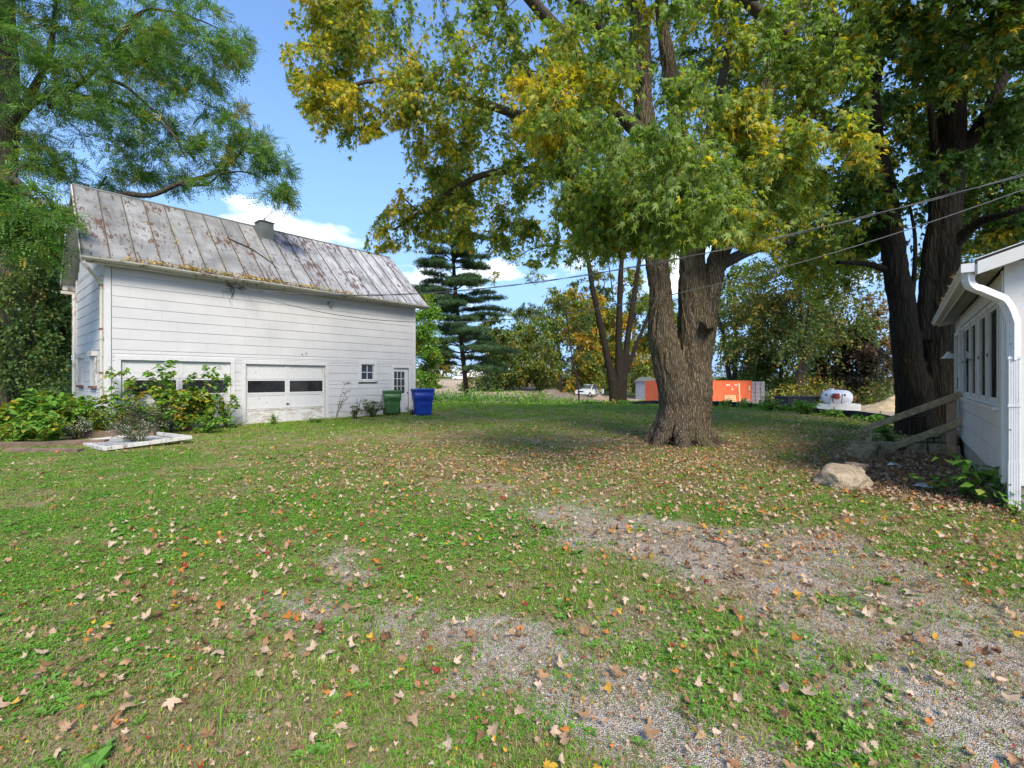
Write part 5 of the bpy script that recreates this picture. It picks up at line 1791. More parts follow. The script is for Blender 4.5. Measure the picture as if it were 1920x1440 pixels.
fl_lobes = [lobe(960, 470, fd, 2.2, 2.5, 1.6, 8, .9, .3), lobe(1030, 440, fd, 2.5, 2.5, 1.8, 11, 1.0, .3), lobe(1110, 400, fd, 2.5, 2.5, 2.0, 14, 1.0, .25), lobe(1190, 420, fd, 2.2, 2.5, 2.0, 12, 1.0, .2),
            lobe(1060, 340, fd, 3.5, 3, 2.5, 16, 1.1, .35), lobe(1180, 320, fd, 3.0, 3, 2.5, 14, 1.1, .3), lobe(960, 380, fd, 2.5, 3, 2.0, 11, 1.0, .35), lobe(1215, 560, fd, .9, 1, 1.2, 4, .7, .15), lobe(1180, 640, fd, .9, 1.2, .9, 4, .5, .12),
            lobe(1250, 480, fd, 1.5, 2, 1.5, 7, .9, .2), lobe(1080, 460, fd, 2.6, 2, 1.2, 10, .9, .3), lobe(1000, 510, fd, 1.6, 2, .8, 5, .7, .3), lobe(1140, 500, fd, 1.6, 2, 1.0, 5, .7, .2), lobe(930, 520, fd, 1.2, 1.5, .8, 3, .7, .4)]
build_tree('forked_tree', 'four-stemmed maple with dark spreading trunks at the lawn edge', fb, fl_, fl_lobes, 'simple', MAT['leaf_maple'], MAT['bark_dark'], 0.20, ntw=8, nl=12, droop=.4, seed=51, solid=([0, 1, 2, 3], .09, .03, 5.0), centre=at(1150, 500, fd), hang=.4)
# sapling
sb = on_ground(1085, 758)
sd = sb[1]
build_tree('sapling', 'thin crooked dark sapling between the pine and the forked tree', sb,
           [limb(sd, (1085, 764, .10), (1085, 735, .09), (1079, 700, .085), (1073, 670, .075), (1066, 620, .06), (1058, 575, .04), (1050, 540, .02)), limb(sd, (1074, 675, .05), (1090, 650, .04), (1110, 620, .02)), limb(sd, (1068, 630, .05), (1040, 600, .04), (1005, 585, .02))],
           [lobe(990, 585, sd, 1.7, 1.4, .9, 24, .55, .12), lobe(1045, 570, sd, 1.5, 1.3, 1.0, 20, .55, .2), lobe(1092, 600, sd, 1.3, 1.3, 1.2, 17, .55, .22), lobe(1015, 645, sd, 1.6, 1.2, .6, 13, .5, .15), lobe(1100, 660, sd, .7, .8, .8, 5, .5, .15), lobe(1055, 680, sd, .8, .8, .5, 4, .45, .15)],
           'simple', MAT['leaf_green'], MAT['bark_dark'], 0.17, ntw=8, nl=12, droop=.4, seed=61, hang=.5)


# white pine
def build_pine():
    rg = np.random.default_rng(77)
    base = on_ground(876, 752)
    d = base[1]
    root = empty('pine_tree', base, 0, 'dark green pine with layered boughs beside the barn', 'tree')
    tr = np.array(limb(d, (877, 762, .34), (873, 720, .30), (866, 650, .28), (856, 570, .25), (850, 490, .21), (846, 410, .16), (843, 340, .10), (841, 280, .04)))
    tr[:, :3] -= base
    T = catmull(tr, 6)
    polys, C = [], []
    zmax = T[-1][2]
    for zf in np.linspace(0.15, 0.97, 20):
        z = zf * zmax
        i = int(np.argmin(abs(T[:, 2] - z)))
        p0 = T[i, :3]
        L = (7.0 * (1 - zf) ** 0.75 + 0.6) * rg.uniform(.85, 1.1)
        nb = rg.integers(6, 9)
        a0 = rg.uniform(0, 6.28)
        for k in range(nb):
            a = a0 + 6.283 * k / nb + rg.normal(0, .22)
            l = L * rg.uniform(.6, 1.12)
            up = 0.10 + 0.5 * zf
            dirv = np.array([math.cos(a), math.sin(a), 0])
            p0 = T[min(len(T) - 1, max(0, i + int(rg.integers(-2, 3)))), :3]
            up = up * rg.uniform(.3, 1.5)
            e = p0 + dirv * l + np.array([0, 0, up * l * 0.40 - .03 * l])
            m = p0 + dirv * l * .5 + np.array([0, 0, up * l * 0.18 + 0.05 * l])
            pts = catmull([p0, m, e], 5)
            r0 = 0.022 + 0.012 * l
            polys.append(np.column_stack([pts, np.linspace(r0, .012, len(pts))]))
            for t in np.linspace(.34, 1.0, max(4, int(l / .36))):
                q = pts[min(len(pts) - 1, int(t * (len(pts) - 1)))]
                w = .26 * l * (1.25 - t) + .26
                side = np.array([-dirv[1], dirv[0], 0])
                for s in (-1, 1):
                    tip = q + side * s * w * rg.uniform(.5, 1.2) + dirv * w * .7 + np.array([0, 0, .12 * rg.random()])
                    polys.append(np.column_stack([np.array([q, tip]), [.012, .006]]))
                    for u in (.25, .5, .75, 1.0):
                        c = q + (tip - q) * u
                        C.append((*c, *(tip - q)))
                C.append((*q, *dirv))
    V, F = tubes_arrays([T], sides_default)
    put('trunk', np_mesh('trunk', V, F, MAT['bark_pine'], smooth=True), root)
    V, F = tubes_arrays(polys, lambda r: 6 if r > .04 else 3)
    put('branches', np_mesh('branches', V, F, MAT['bark_pine'], smooth=True), root)['kind'] = 'stuff'
    C = np.array(C)
    n = 5
    P = np.repeat(C[:, :3], n, 0) + rg.normal(size=(len(C) * n, 3)) * [.16, .16, .11]
    D = norm(np.repeat(norm(C[:, 3:]), n, 0) * 1.0 + rg.normal(size=(len(C) * n, 3)) * .55 + [0, 0, .30])
    N = rg.normal(size=P.shape) + [0, 0, .5]
    s = 0.34 * rg.uniform(.75, 1.25, len(P))
    put('crown', leaves_mesh('crown', LEAF['needle'], P, frames(D, N), s, MAT['needle'], rg.random(len(P)), smoothstep(.8, 1., rg.random(len(P))) * .6), root)['kind'] = 'stuff'


build_pine()


# masses nobody could count: far woods, understory, weeds
def leaf_mass(name, label, cat, blobs, n_per, leaf, mat, size, seed, aut=.2, up=0.5, kind='stuff'):
    """blobs: (x, y, rx, ry, h) mounds standing on the ground"""
    rg = np.random.default_rng(seed)
    P, S, A = [], [], []
    for (x, y, rx, ry, h) in blobs:
        n = int(n_per)
        u = norm(rg.normal(size=(n, 3)))
        u[:, 2] = abs(u[:, 2])
        r = rg.random(n)[:, None] ** (1 / 3.2)
        p = u * r * np.array([rx, ry, h])
        p[:, 0] += x
        p[:, 1] += y
        p[:, 2] += gz(p[:, 0], p[:, 1]) + 0.02
        P.append(p)
        A.append(np.clip(aut + rg.normal(0, .12) + rg.normal(0, .15, n), 0, 1))
    P = np.vstack(P)
    A = np.concatenate(A)
    Y = rg.normal(size=P.shape) + [0, 0, up - .3]
    N = rg.normal(size=P.shape) * .6 + [0, -.15, 1]
    s = size * rg.uniform(.6, 1.3, len(P))
    c = P.mean(0)
    c[2] = float(gz(c[0], c[1]))
    o = put(name, leaves_mesh(name, LEAF[leaf], P - c, frames(Y, N), s, mat, np.clip(rg.normal(.5, .28, len(P)), 0, 1), smoothstep(.3, .75, A)), None, c)
    return tag(o, label, cat, None, kind)


rg_ = np.random.default_rng(3)
leaf_mass('far_woods', 'low line of hazy green and gold woods beyond the dirt field', 'woods',
          [(x, 250 + 40 * rg_.random() + .1 * abs(x), 13, 9, 3.0 + 6 * rg_.random()) for x in np.arange(-260, 190, 11)], 260, 'simple', MAT['leaf_green'], 1.3, 5, .45)
leaf_mass('scrub', 'yellow-green scrub along the back of the dirt field', 'scrub',
          [(x, 112 + 10 * rg_.random(), 5, 4, 2.2 + 3.0 * rg_.random()) for x in np.arange(-4, 44, 4.2)], 330, 'simple', MAT['leaf_yellow'], .50, 6, .42)
leaf_mass('undergrowth', 'shaded green undergrowth beneath the trees left of the barn', 'undergrowth',
          [(x, y, 1.8, 1.6, 1.2 + 1.5 * rg_.random()) for x in np.arange(-36, -17, 1.6) for y in (21 + 2 * rg_.random(), 26 + 2 * rg_.random(), 31)], 230, 'simple', MAT['leaf_green'], .22, 7, .2)
leaf_mass('weed_bed', 'bright green bed of tall weeds behind the pine', 'weeds',
          [(x, 38.5 + .05 * (x + 4) + 2.0 * rg_.random() - .22 * max(0, x - 3) ** 1.2, 1.1, 1.3, (1.3 + .4 * rg_.random()) * (1 if x < 3 else .62 if x < 5.5 else .4)) for x in np.arange(-9.5, 8.0, .72)], 420, 'broad', MAT['leaf_weed'], .17, 8, .06)
leaf_mass('yellow_brush', 'yellow-green brush in a thick bank behind the white tank', 'brush',
          [(26 + 1.9 * k + rg_.normal(), 44 + 2.5 * rg_.random(), 2.0, 1.8, 2.0 + 2.0 * rg_.random()) for k in range(10)], 420, 'simple', MAT['leaf_yellow'], .24, 9, .36)
leaf_mass('dark_brush', 'dark green brush filling the gap between container and tank', 'brush',
          [(24 + 1.5 * k + rg_.normal() * .5, 50 + 2 * rg_.random(), 2.0, 1.8, 2.2 + 1.6 * rg_.random()) for k in range(9)], 330, 'simple', MAT['leaf_green'], .26, 10, .12)
leaf_mass('fence_weeds', 'bright weeds sprouting in clumps along the black silt fence', 'weeds',
          [(13.85 + .2 * rg_.normal(), y, .30, .4, .12 + .30 * rg_.random() ** 2) for y in np.arange(14.5, 24, 1.1)] + [(14.0 - .54 * k + .1 * rg_.normal(), 24.2 + 1.0 * k, .45, .45, .2 + .3 * rg_.random()) for k in range(9)] +
          [(7.8 - .8 * k, 32.3 + .6 * k, 0.7, .6, .25 + .3 * rg_.random()) for k in range(9)], 150, 'broad', MAT['leaf_weed'], .15, 12, .08)
leaf_mass('tree_foot_weeds', 'small green weeds around the foot of the forked tree', 'weeds',
          [(fb[0] + dx, fb[1] + dy, .6, .5, .25 + .15 * rg_.random()) for dx, dy in ((1.0, -.9), (1.7, -.6), (2.3, -1.2), (-1.3, .1), (.2, -1.2), (2.9, -.2), (3.4, -1.0), (-2.4, .3))], 170, 'broad', MAT['leaf_weed'], .13, 13, .06)

# ------------------------------------------------------------------ plants by the buildings
def plant(name, label, base, h, spread, nst, nl, leaf, mat, size, aut=.1, seed=1, group=None, lean=(0, 0), curve=.35, t0=.15, flower=None, stem_mat='bark_limb', cat='plant', side=0, hang=.15):
    rg = np.random.default_rng(seed)
    b = np.asarray(base, dtype=float)
    root = empty(name, b, 0, label, cat, group)
    polys, P, D, A = [], [], [], []
    for k in range(nst):
        a = rg.uniform(0, 6.283)
        e = rg.random() ** .6 * spread
        H = h * rg.uniform(.62, 1.05) * (1 - .3 * (e / max(spread, .01)) ** 2)
        p = [[.06 * rg.normal() * spread, .06 * rg.normal() * spread, -.02]]
        for f in (.35, .7, 1.0):
            p.append([lean[0] * f + e * math.cos(a) * f ** (1 + curve), lean[1] * f + e * math.sin(a) * f ** (1 + curve), H * f * (1.1 - .1 * f)])
        pts = catmull(p, 4)
        polys.append(np.column_stack([pts, np.linspace(.010, .003, len(pts))]))
        sub = [pts]
        for q in range(side):
            i = rg.integers(len(pts) // 3, len(pts) - 1)
            dv = norm(rg.normal(size=3) + [0, 0, .7]) * h * rg.uniform(.12, .3)
            sp = np.array([pts[i], pts[i] + dv * .5 + [0, 0, .01], pts[i] + dv])
            polys.append(np.column_stack([sp, [.004, .003, .002]]))
            sub.append(sp)
        n_each = max(1, nl // (nst * len(sub)))
        au = np.clip(aut + rg.normal(0, .2), 0, 1)
        for sp in sub:
            t = (rg.uniform(t0, 1, n_each)) * (len(sp) - 1)
            i = np.minimum(t.astype(int), len(sp) - 2)
            q = sp[i] + (sp[i + 1] - sp[i]) * (t - i)[:, None]
            az = rg.uniform(0, 6.283, n_each)
            dv = np.column_stack([np.cos(az), np.sin(az), rg.normal(.1, .3, n_each)])
            P.append(q + dv * size * .18)
            D.append(dv + [0, 0, -hang])
            A.append(np.clip(au + rg.normal(0, .2, n_each), 0, 1))
    P, D, A = np.vstack(P), np.vstack(D), np.concatenate(A)
    P[:, 2] = np.maximum(P[:, 2], .02)
    V, F = tubes_arrays(polys, lambda r: 4)
    put('stems', np_mesh('stems', V, F, MAT[stem_mat], smooth=True), root)['kind'] = 'stuff'
    N = rg.normal(size=P.shape) * .4 + [0, 0, 1]
    s = size * rg.uniform(.6, 1.25, len(P))
    put('leaves', leaves_mesh('leaves', LEAF[leaf], P, frames(D, N), s, MAT[mat], np.clip(rg.normal(.5, .28, len(P)), 0, 1), smoothstep(.35, .75, A)), root)['kind'] = 'stuff'
    if flower:
        tips = np.vstack([p[-3:, :3] for p in polys])
        Q = np.repeat(tips, flower, 0) + rg.normal(size=(len(tips) * flower, 3)) * [.05, .05, .035]
        t = ([(-.5, -.5, 0), (.5, -.5, .1), (.5, .5, 0), (-.5, .5, .1)], [(0, 1, 2, 3)])
        N = rg.normal(size=Q.shape) * .6 + [0, -.3, 1]
        put('flowers', leaves_mesh('flowers', t, Q, frames(rg.normal(size=Q.shape), N), np.full(len(Q), .013) * rg.uniform(.6, 1.3, len(Q)), MAT['aster_flower'], np.zeros(len(Q)), np.zeros(len(Q))), root)['kind'] = 'stuff'
    return root


def gp(px, d):
    x = (px - 960) / FPX * d
    return np.array([x, d, float(gz(x, d))])


plant('broadleaf_weed', 'tallest broad-leaved green weed at the left end of the overgrown bed', gp(68, 12.9), 1.51, 0.86, 14, 596, 'heart', 'leaf_weed', .20, .16, 201, 'broad-leaved weeds beside the barn', hang=.35)
plant('broadleaf_weed', 'broad-leaved weed with yellow leaves at the outer edge of the bed', gp(8, 12.4), 1.18, 0.69, 8, 252, 'heart', 'leaf_weed', .19, .30, 202, 'broad-leaved weeds beside the barn', hang=.35)
plant('broadleaf_weed', 'dense broad-leaved weed in front of the back downspout', gp(128, 13.2), 1.29, 0.86, 15, 688, 'heart', 'leaf_weed', .15, .14, 203, 'broad-leaved weeds beside the barn', hang=.35)
plant('broadleaf_weed', 'broad-leaved weed hiding the foot of the barn corner', gp(190, 13.1), 1.18, 0.75, 13, 596, 'heart', 'leaf_weed', .13, .10, 204, 'broad-leaved weeds beside the barn', hang=.35)
plant('broadleaf_weed', 'low broad-leaved weed beneath the tallest weed', gp(95, 12.1), 0.84, 0.75, 12, 481, 'heart', 'leaf_weed', .14, .22, 205, 'broad-leaved weeds beside the barn', hang=.35)
plant('broadleaf_weed', 'low ragged broad-leaved weed by the rotting beams', gp(35, 11.7), 0.73, 0.69, 10, 344, 'heart', 'leaf_weed', .13, .25, 206, 'broad-leaved weeds beside the barn', hang=.35)
plant('broadleaf_weed', 'leafy green weed filling the space before the first garage door', gp(300, 13.7), 1.25, .8, 14, 420, 'heart', 'leaf_weed', .13, .22, 207, 'broad-leaved weeds beside the barn', hang=.35)
plant('broadleaf_weed', 'low green weed mat right of the fallen white panel', gp(385, 14.2), .7, .8, 14, 330, 'heart', 'leaf_weed', .11, .15, 208, 'broad-leaved weeds beside the barn', hang=.35)
plant('aster_bush', 'greyish aster bush with tiny white flowers before the first garage door', gp(255, 13.3), 1.15, .75, 26, 2200, 'narrow', 'leaf_aster', .085, .15, 211, 'white-flowered asters by the barn', side=5, flower=1)
plant('aster_bush', 'aster bush sprawling over the fallen white panel', gp(262, 11.7), .62, .75, 22, 1700, 'narrow', 'leaf_aster', .075, .10, 212, 'white-flowered asters by the barn', side=5, flower=1)
plant('aster_bush', 'small aster bush left of the fallen white panel', gp(140, 12.6), .62, .6, 18, 1200, 'narrow', 'leaf_aster', .075, .2, 213, 'white-flowered asters by the barn', side=4, flower=2)
plant('aster_bush', 'browning aster bush between green weed and yellowing shrub', gp(300, 13.6), 1.0, .6, 20, 1000, 'narrow', 'leaf_aster', .065, .45, 214, 'white-flowered asters by the barn', side=5, flower=1)
plant('shrubby_weed', 'tall leggy weed with yellow-green leaves reaching the garage window', gp(322, 14.3), 2.28, 0.69, 11, 665, 'heart', 'leaf_weed', .15, .32, 221, 'leggy weeds before the first garage door', side=2, hang=.4)
plant('shrubby_weed', 'yellow and rust coloured leggy weed in the middle of the first door', gp(352, 14.5), 1.78, 0.69, 14, 764, 'heart', 'leaf_weed', .13, .62, 222, 'leggy weeds before the first garage door', side=2, hang=.5)
plant('shrubby_weed', 'leggy green weed against the right jamb of the first door', gp(392, 15.0), 2.04, 0.83, 12, 764, 'heart', 'leaf_weed', .14, .28, 223, 'leggy weeds before the first garage door', side=2, hang=.4)
plant('shrubby_weed', 'thin trailing weed between the two garage doors', gp(424, 15.7), 1.54, 0.51, 7, 298, 'heart', 'leaf_weed', .11, .18, 224, 'leggy weeds before the first garage door', side=1, hang=.4)
plant('shrubby_weed', 'sprawling weed before the left jamb of the first door', gp(228, 13.9), 2.16, 0.76, 9, 398, 'heart', 'leaf_weed', .14, .30, 225, 'leggy weeds before the first garage door', lean=(.2, 0), side=1, hang=.4)
plant('goldenrod_stalk', 'single tall seed stalk leaning against the barn wall', gp(628, 18.3), 1.75, .08, 3, 130, 'narrow', 'leaf_aster', .13, .25, 231, None, lean=(.38, .15), side=3)
plant('goldenrod_stalk', 'sparse arching stalks below the four-light window', gp(668, 19.3), 1.05, .45, 5, 90, 'narrow', 'leaf_aster', .08, .3, 232, None, lean=(.35, 0), side=2)
plant('dark_shrub', 'dark green low shrub left of the green bin', gp(697, 19.9), .78, .75, 22, 900, 'broad', 'leaf_green', .085, .05, 233, None, side=5, flower=1)
plant('dark_shrub', 'small dark shrub between seed stalk and low green shrub', gp(662, 19.0), .60, .45, 12, 330, 'broad', 'leaf_green', .075, .2, 234, None, side=3)
plant('pale_weed', 'pale dry weed between the two bins', gp(772, 21.0), .45, .4, 10, 260, 'narrow', 'leaf_aster', .07, .4, 235, None, side=3, flower=1)
plant('grass_clump', 'green weed clump at the foot of the second garage door', gp(512, 16.9), .42, .3, 12, 150, 'broad', 'leaf_weed', .09, .12, 236)
plant('grass_clump', 'low green clump near the right jamb of the second door', gp(590, 17.5), .25, .5, 14, 150, 'narrow', 'leaf_weed', .14, .1, 237)
plant('grass_clump', 'tangle of low weeds right of the first garage door', gp(438, 15.6), .38, .45, 14, 220, 'broad', 'leaf_weed', .07, .1, 238)
plant('pokeweed', 'large-leaved bright weed against the porch downspout', gp(1845, 6.35) + [-.05, .1, 0], .72, .52, 9, 85, 'broad', 'leaf_weed', .17, .0, 241, None, lean=(-.05, 0), hang=.3)
plant('pokeweed', 'large-leaved weed leaning out past the porch downspout', gp(1868, 5.95), .50, .45, 6, 46, 'broad', 'leaf_weed', .15, .0, 242, None, lean=(.18, -.05), hang=.3)
plant('pokeweed', 'small pale green weed growing from the dark leaf litter', gp(1752, 6.75), .36, .25, 6, 60, 'broad', 'leaf_weed', .085, .0, 243, None, hang=.2)
plant('pokeweed', 'weed at the foot of the house foundation', gp(1903, 5.55), .22, .25, 6, 40, 'broad', 'leaf_weed', .09, .05, 244)
plant('pale_weed', 'leafy weed lit behind the lower porch rail', gp(1668, 12.0), .62, .45, 8, 130, 'broad', 'leaf_weed', .13, .05, 245)
plant('fence_bush', 'bright green bush growing in front of the silt fence', gp(1443, 23.6), .85, .6, 16, 420, 'broad', 'leaf_weed', .15, .05, 246)
plant('fence_bush', 'spreading leafy bush hiding part of the silt fence', gp(1512, 21.6), .75, .85, 18, 480, 'broad', 'leaf_weed', .15, .03, 247)

# leaf litter and moss along the barn gutter and seams
lg = np.random.default_rng(19)
P = []
for k in range(1500):
    x = lg.beta(1.3, 1.9) * 9.0 + 0.4
    if lg.random() < .75 * (0.5 + .5 * math.sin(x * 5.1) * math.sin(x * 1.9 + 1)) + .15:
        P.append((x, -OV - .04 - lg.random() * .17, ZE + .0 + abs(lg.normal()) * .045))
for k in range(170):
    i = lg.integers(0, 10)
    xx = -.55 + 12.4 / 20 * (i + 1)
    f = lg.choice([.12, .25, .4, .55, .62]) + .05 * lg.normal()
    P.append((xx + .03 * lg.normal(), -OV + f * (W2 + OV), ZE + f * (RIDGE - ZE) + .06))
P = np.array(P)
o = put('gutter_litter', leaves_mesh('gutter_litter', LEAF['simple'], P, frames(lg.normal(size=P.shape), lg.normal(size=P.shape) * .5 + [0, -.3, 1]), .085 * lg.uniform(.6, 1.3, len(P)), MAT['moss'], lg.random(len(P)), (lg.random(len(P)) > .25).astype(float)), None, BARN, (0, 0, BARN_RZ))
tag(o, 'yellow fallen leaves and moss lying in the barn gutter', 'leaf litter', None, 'stuff')
BM = Matrix.Translation(BARN) @ Matrix.Rotation(BARN_RZ, 4, 'Z')
HM = Matrix.Translation(HOUSE) @ Matrix.Rotation(HOUSE_RZ, 4, 'Z')
# dead branch lying on the roof
br = MB()
def rp(x, f, up=.05):
    return (x, -OV + f * (W2 + OV), ZE + f * (RIDGE - ZE) + up)
br.tube([rp(3.75, .62, .07), rp(4.1, .56, .08), rp(4.5, .50, .07), rp(4.95, .33, .07), rp(5.15, .22, .06)], [.018, .024, .022, .016, .008], 6)
br.tube([rp(4.5, .50, .07), rp(4.42, .40, .09), rp(4.5, .33, .1)], [.012, .009, .004], 5)
br.tube([rp(5.0, .32, .07), rp(5.12, .33, .12), rp(5.25, .27, .1)], [.01, .007, .003], 5)
o = br.build('dead_branch', MAT['branch_dead'])
o.matrix_world = BM
tag(o, 'dead branch lying across the metal barn roof', 'branch')
# dry vine and wires gathered under the eave
vn = MB()
rv = random.Random(5)
for k in range(7):
    x, z_ = 3.15 + rv.uniform(-.05, .5), 4.92 + rv.uniform(-.1, .12)
    pts = [(x, -.05, z_)]
    for q in range(5):
        x += rv.uniform(-.14, .16)
        z_ += rv.uniform(-.22, .08)
        pts.append((x, -.05 - rv.uniform(0, .06), z_))
    vn.tube(pts, [.009, .008, .007, .006, .005, .003], 4)
o = vn.build('dry_vine', MAT['branch_dead'])
o.matrix_world = BM
o['kind'] = 'stuff'
tag(o, 'scrap of dry vine under the barn eave by the wire bracket', 'vine')

# overhead wires from the barn eave towards the upper right
def wire(name, label, p0, p1, sag, r, mat, twist=0.0, seed=1):
    n = 60
    rr = random.Random(seed)
    mb = MB()
    p0, p1 = np.array(p0), np.array(p1)
    for s in ((0, 1) if twist else (0,)):
        pts = []
        for i in range(n + 1):
            t = i / n
            p = p0 + (p1 - p0) * t
            p[2] -= sag * 4 * t * (1 - t)
            if twist:
                a = t * 60 + s * math.pi
                p = p + np.array([0, math.cos(a), math.sin(a)]) * twist
            pts.append(tuple(p))
        mb.tube(pts, r, 5)
    o = mb.build(name, mat)
    tag(o, label, 'wire', 'wires running from the barn to the upper right')
    return o


a0 = BM @ Vector((3.75, -.16, 4.86))
a1 = BM @ Vector((3.62, -.16, 4.80))
wire('overhead_wire', 'upper twisted overhead wire from the barn eave', a0, at(2010, 302, 7.6), .98, .009, MAT['cable'], .013, 1)
wire('overhead_wire', 'lower overhead wire dipping across the barn wall', a1, at(2010, 322, 7.4), 1.72, .010, MAT['cable'], .0, 2)
ib = MB()
ib.tube([(3.70, -.02, 4.90), (3.70, -.17, 4.90), (3.74, -.17, 4.84)], .016, 6)
ib.tube([(3.60, -.02, 4.83), (3.60, -.17, 4.83), (3.62, -.17, 4.78)], .016, 6)
ib.tube([(3.20, -.03, 4.92), (3.45, -.06, 4.84), (3.70, -.15, 4.88)], .009, 5)
ib.build('wire_bracket', MAT['iron'], barn)


# ------------------------------------------------------------------ wheeled bins
def rrect(w, d, r, z, cx=0, cy=0, n=4):
    out = []
    for (sx, sy, a0) in ((1, 1, 0), (-1, 1, 90), (-1, -1, 180), (1, -1, 270)):
        for k in range(n + 1):
            a = R(a0 + 90 * k / n)
            out.append((cx + sx * (w / 2 - r) + r * math.cos(a), cy + sy * (d / 2 - r) + r * math.sin(a), z))
    return out


def bin_(label, loc, rz, mat, H, W, D, seed):
    root = empty('wheeled_bin', loc, rz, label, 'bin')
    b = MB()
    b.sm = True
    b.loft([rrect(W * .74, D * .66, .06, .03), rrect(W * .76, D * .68, .06, .10), rrect(W * .84, D * .78, .06, H * .50), rrect(W * .88, D * .80, .06, H * .585), rrect(W * .92, D * .84, .06, H * .60), rrect(W * .97, D * .92, .06, H * .88)])
    b.sm = False
    b.loft([rrect(W * 1.0, D * .96, .07, H * .885), rrect(W * 1.02, D * .98, .07, H * .90), rrect(W * 1.02, D * .98, .07, H * .925), rrect(W * .98, D * .94, .07, H * .935)])
    b.build('body', mat, root)
    l = MB()
    l.loft([rrect(W * 1.06, D * 1.03, .08, H * .937), rrect(W * 1.07, D * 1.04, .08, H * .955), rrect(W * 1.0, D * .96, .10, H * .985), rrect(W * .5, D * .5, .10, H * 1.0)])
    l.build('lid', mat, root)
    h = MB()
    h.tube([(-W * .34, D * .5, H * .90), (-W * .34, D * .60, H * .93), (W * .34, D * .60, H * .93), (W * .34, D * .5, H * .90)], .018, 8)
    h.build('handle', mat, root)
    g = MB()
    g.box(-W * .20, W * .20, -D * .475, -D * .40, H * .69, H * .715)
    g.box(-W * .20, W * .20, -D * .43, -D * .36, H * .38, H * .405)
    g.box(-W * .22, -W * .20, -D * .47, -D * .40, H * .60, H * .74)
    g.box(W * .20, W * .22, -D * .47, -D * .40, H * .60, H * .74)
    g.build('lift_bar', mat, root)
    for s in (-1, 1):
        w = MB()
        w.tube([(s * W * .36, D * .36, .13), (s * W * .46, D * .36, .13)], .13, 14)
        wo_ = w.build('wheel', MAT['tyre'], root)
        MB().tube([(s * W * .455, D * .36, .13), (s * W * .468, D * .36, .13)], .07, 10).build('hub', mat, wo_)
    return root


bin_('dark green wheeled bin standing before the nine-light barn door', (-5.30, 20.75, .09), R(18), MAT['green_bin'], 1.05, .80, .72, 1)
bin_('blue wheeled bin at the right corner of the barn', (-3.95, 20.75, float(gz(-3.95, 20.75))), R(24), MAT['blue_bin'], 1.20, .90, .80, 2)

# ------------------------------------------------------------------ fallen slatted panel and rotten beams
ax = math.atan2(.6, -.8)
pan = empty('fallen_panel', (-9.15, 10.5, .03), ax, 'white slatted door panel lying flat among the weeds', 'panel')
PL, PW = 2.75, 1.75
f = MB()
for (x0, x1, y0, y1) in ((0, PL, -.09, 0), (0, PL, -PW, -PW + .09), (0, .13, -PW + .09, -.09), (PL - .13, PL, -PW + .09, -.09)):
    f.box(x0, x1, y0, y1, 0, .085)
f.build('frame', MAT['trim_worn'], pan, .006, None, (R(-3), R(1.5), 0))
n = 22
for k in range(n):
    y = -.10 - (PW - .20) * (k + .5) / n
    m = MB().box(.135, PL - .135, -.030, .030, -.006, .006)
    if k == 0:
        slat = m.mesh('slat', MAT['trim'])
    put('slat', slat, pan, (0, y, .072), (R(24) + .04 * math.sin(k * 2.1), R(1.5), 0))
for i, (p0, p1, w, h, lab) in enumerate((((-12.3, 11.1), (-10.2, 11.8), .24, .11, 'rotting dark beam behind the fallen white panel'), ((-11.3, 10.55), (-9.6, 10.45), .18, .08, 'rotting beam half sunk in the grass before the panel'), ((-11.8, 12.9), (-10.0, 13.2), .2, .2, 'reddish beam end in the weeds behind the panel'))):
    rings = []
    rr = random.Random(i)
    for t in np.linspace(0, 1, 9):
        x, y = p0[0] + (p1[0] - p0[0]) * t, p0[1] + (p1[1] - p0[1]) * t
        dx, dy = p1[1] - p0[1], -(p1[0] - p0[0])
        L_ = math.hypot(dx, dy)
        dx, dy = dx / L_ * w / 2, dy / L_ * w / 2
        j = lambda s=.02: rr.uniform(-s, s)
        rings.append([(x - dx + j(), y - dy + j(), -.03), (x + dx + j(), y + dy + j(), -.03), (x + dx + j(), y + dy + j(), h + j()), (x + j(.01), y + j(.01), h + .015 + j()), (x - dx + j(), y - dy + j(), h + j())])
    m = MB()
    m.loft(rings)
    tag(m.build('rotting_beam', MAT['rot_wood']), lab, 'beam')


# ------------------------------------------------------------------ porch steps, rail, stones
def boulder(name, label, loc, size, mat, seed, rot=(0, 0, 0), cat='boulder', flat=1.0, amp=.22):
    import bmesh
    bm = bmesh.new()
    bmesh.ops.create_icosphere(bm, subdivisions=4, radius=1.0)
    for v in bm.verts:
        p = v.co.copy()
        n1 = noise.noise(p * 1.1 + Vector((seed * 3.1, 0, 0)))
        n2 = noise.noise(p * 3.0 + Vector((0, seed * 2.3, 0)))
        n3 = noise.noise(p * 8.0 + Vector((0, seed * 1.3, 5)))
        k = 1 + amp * 1.2 * n1 + amp * .55 * n2 + .05 * n3 + .03 * noise.noise(p * 19)
        q = p * k
        for ax_ in range(3):   # squared-off faces of a broken field stone
            q[ax_] = math.copysign(min(abs(q[ax_]), (.86, .84, .74)[ax_] + .10 * n2 + .05 * n3), q[ax_])
        v.co = Vector((q.x * size[0] / 2, q.y * size[1] / 2, q.z * size[2] / 2))
    me = bpy.data.meshes.new(name)
    bm.to_mesh(me)
    bm.free()
    me.materials.append(mat)
    me.polygons.foreach_set('use_smooth', [True] * len(me.polygons))
    o = put(name, me, None, loc, rot)
    if label:
        tag(o, label, cat)
    return o


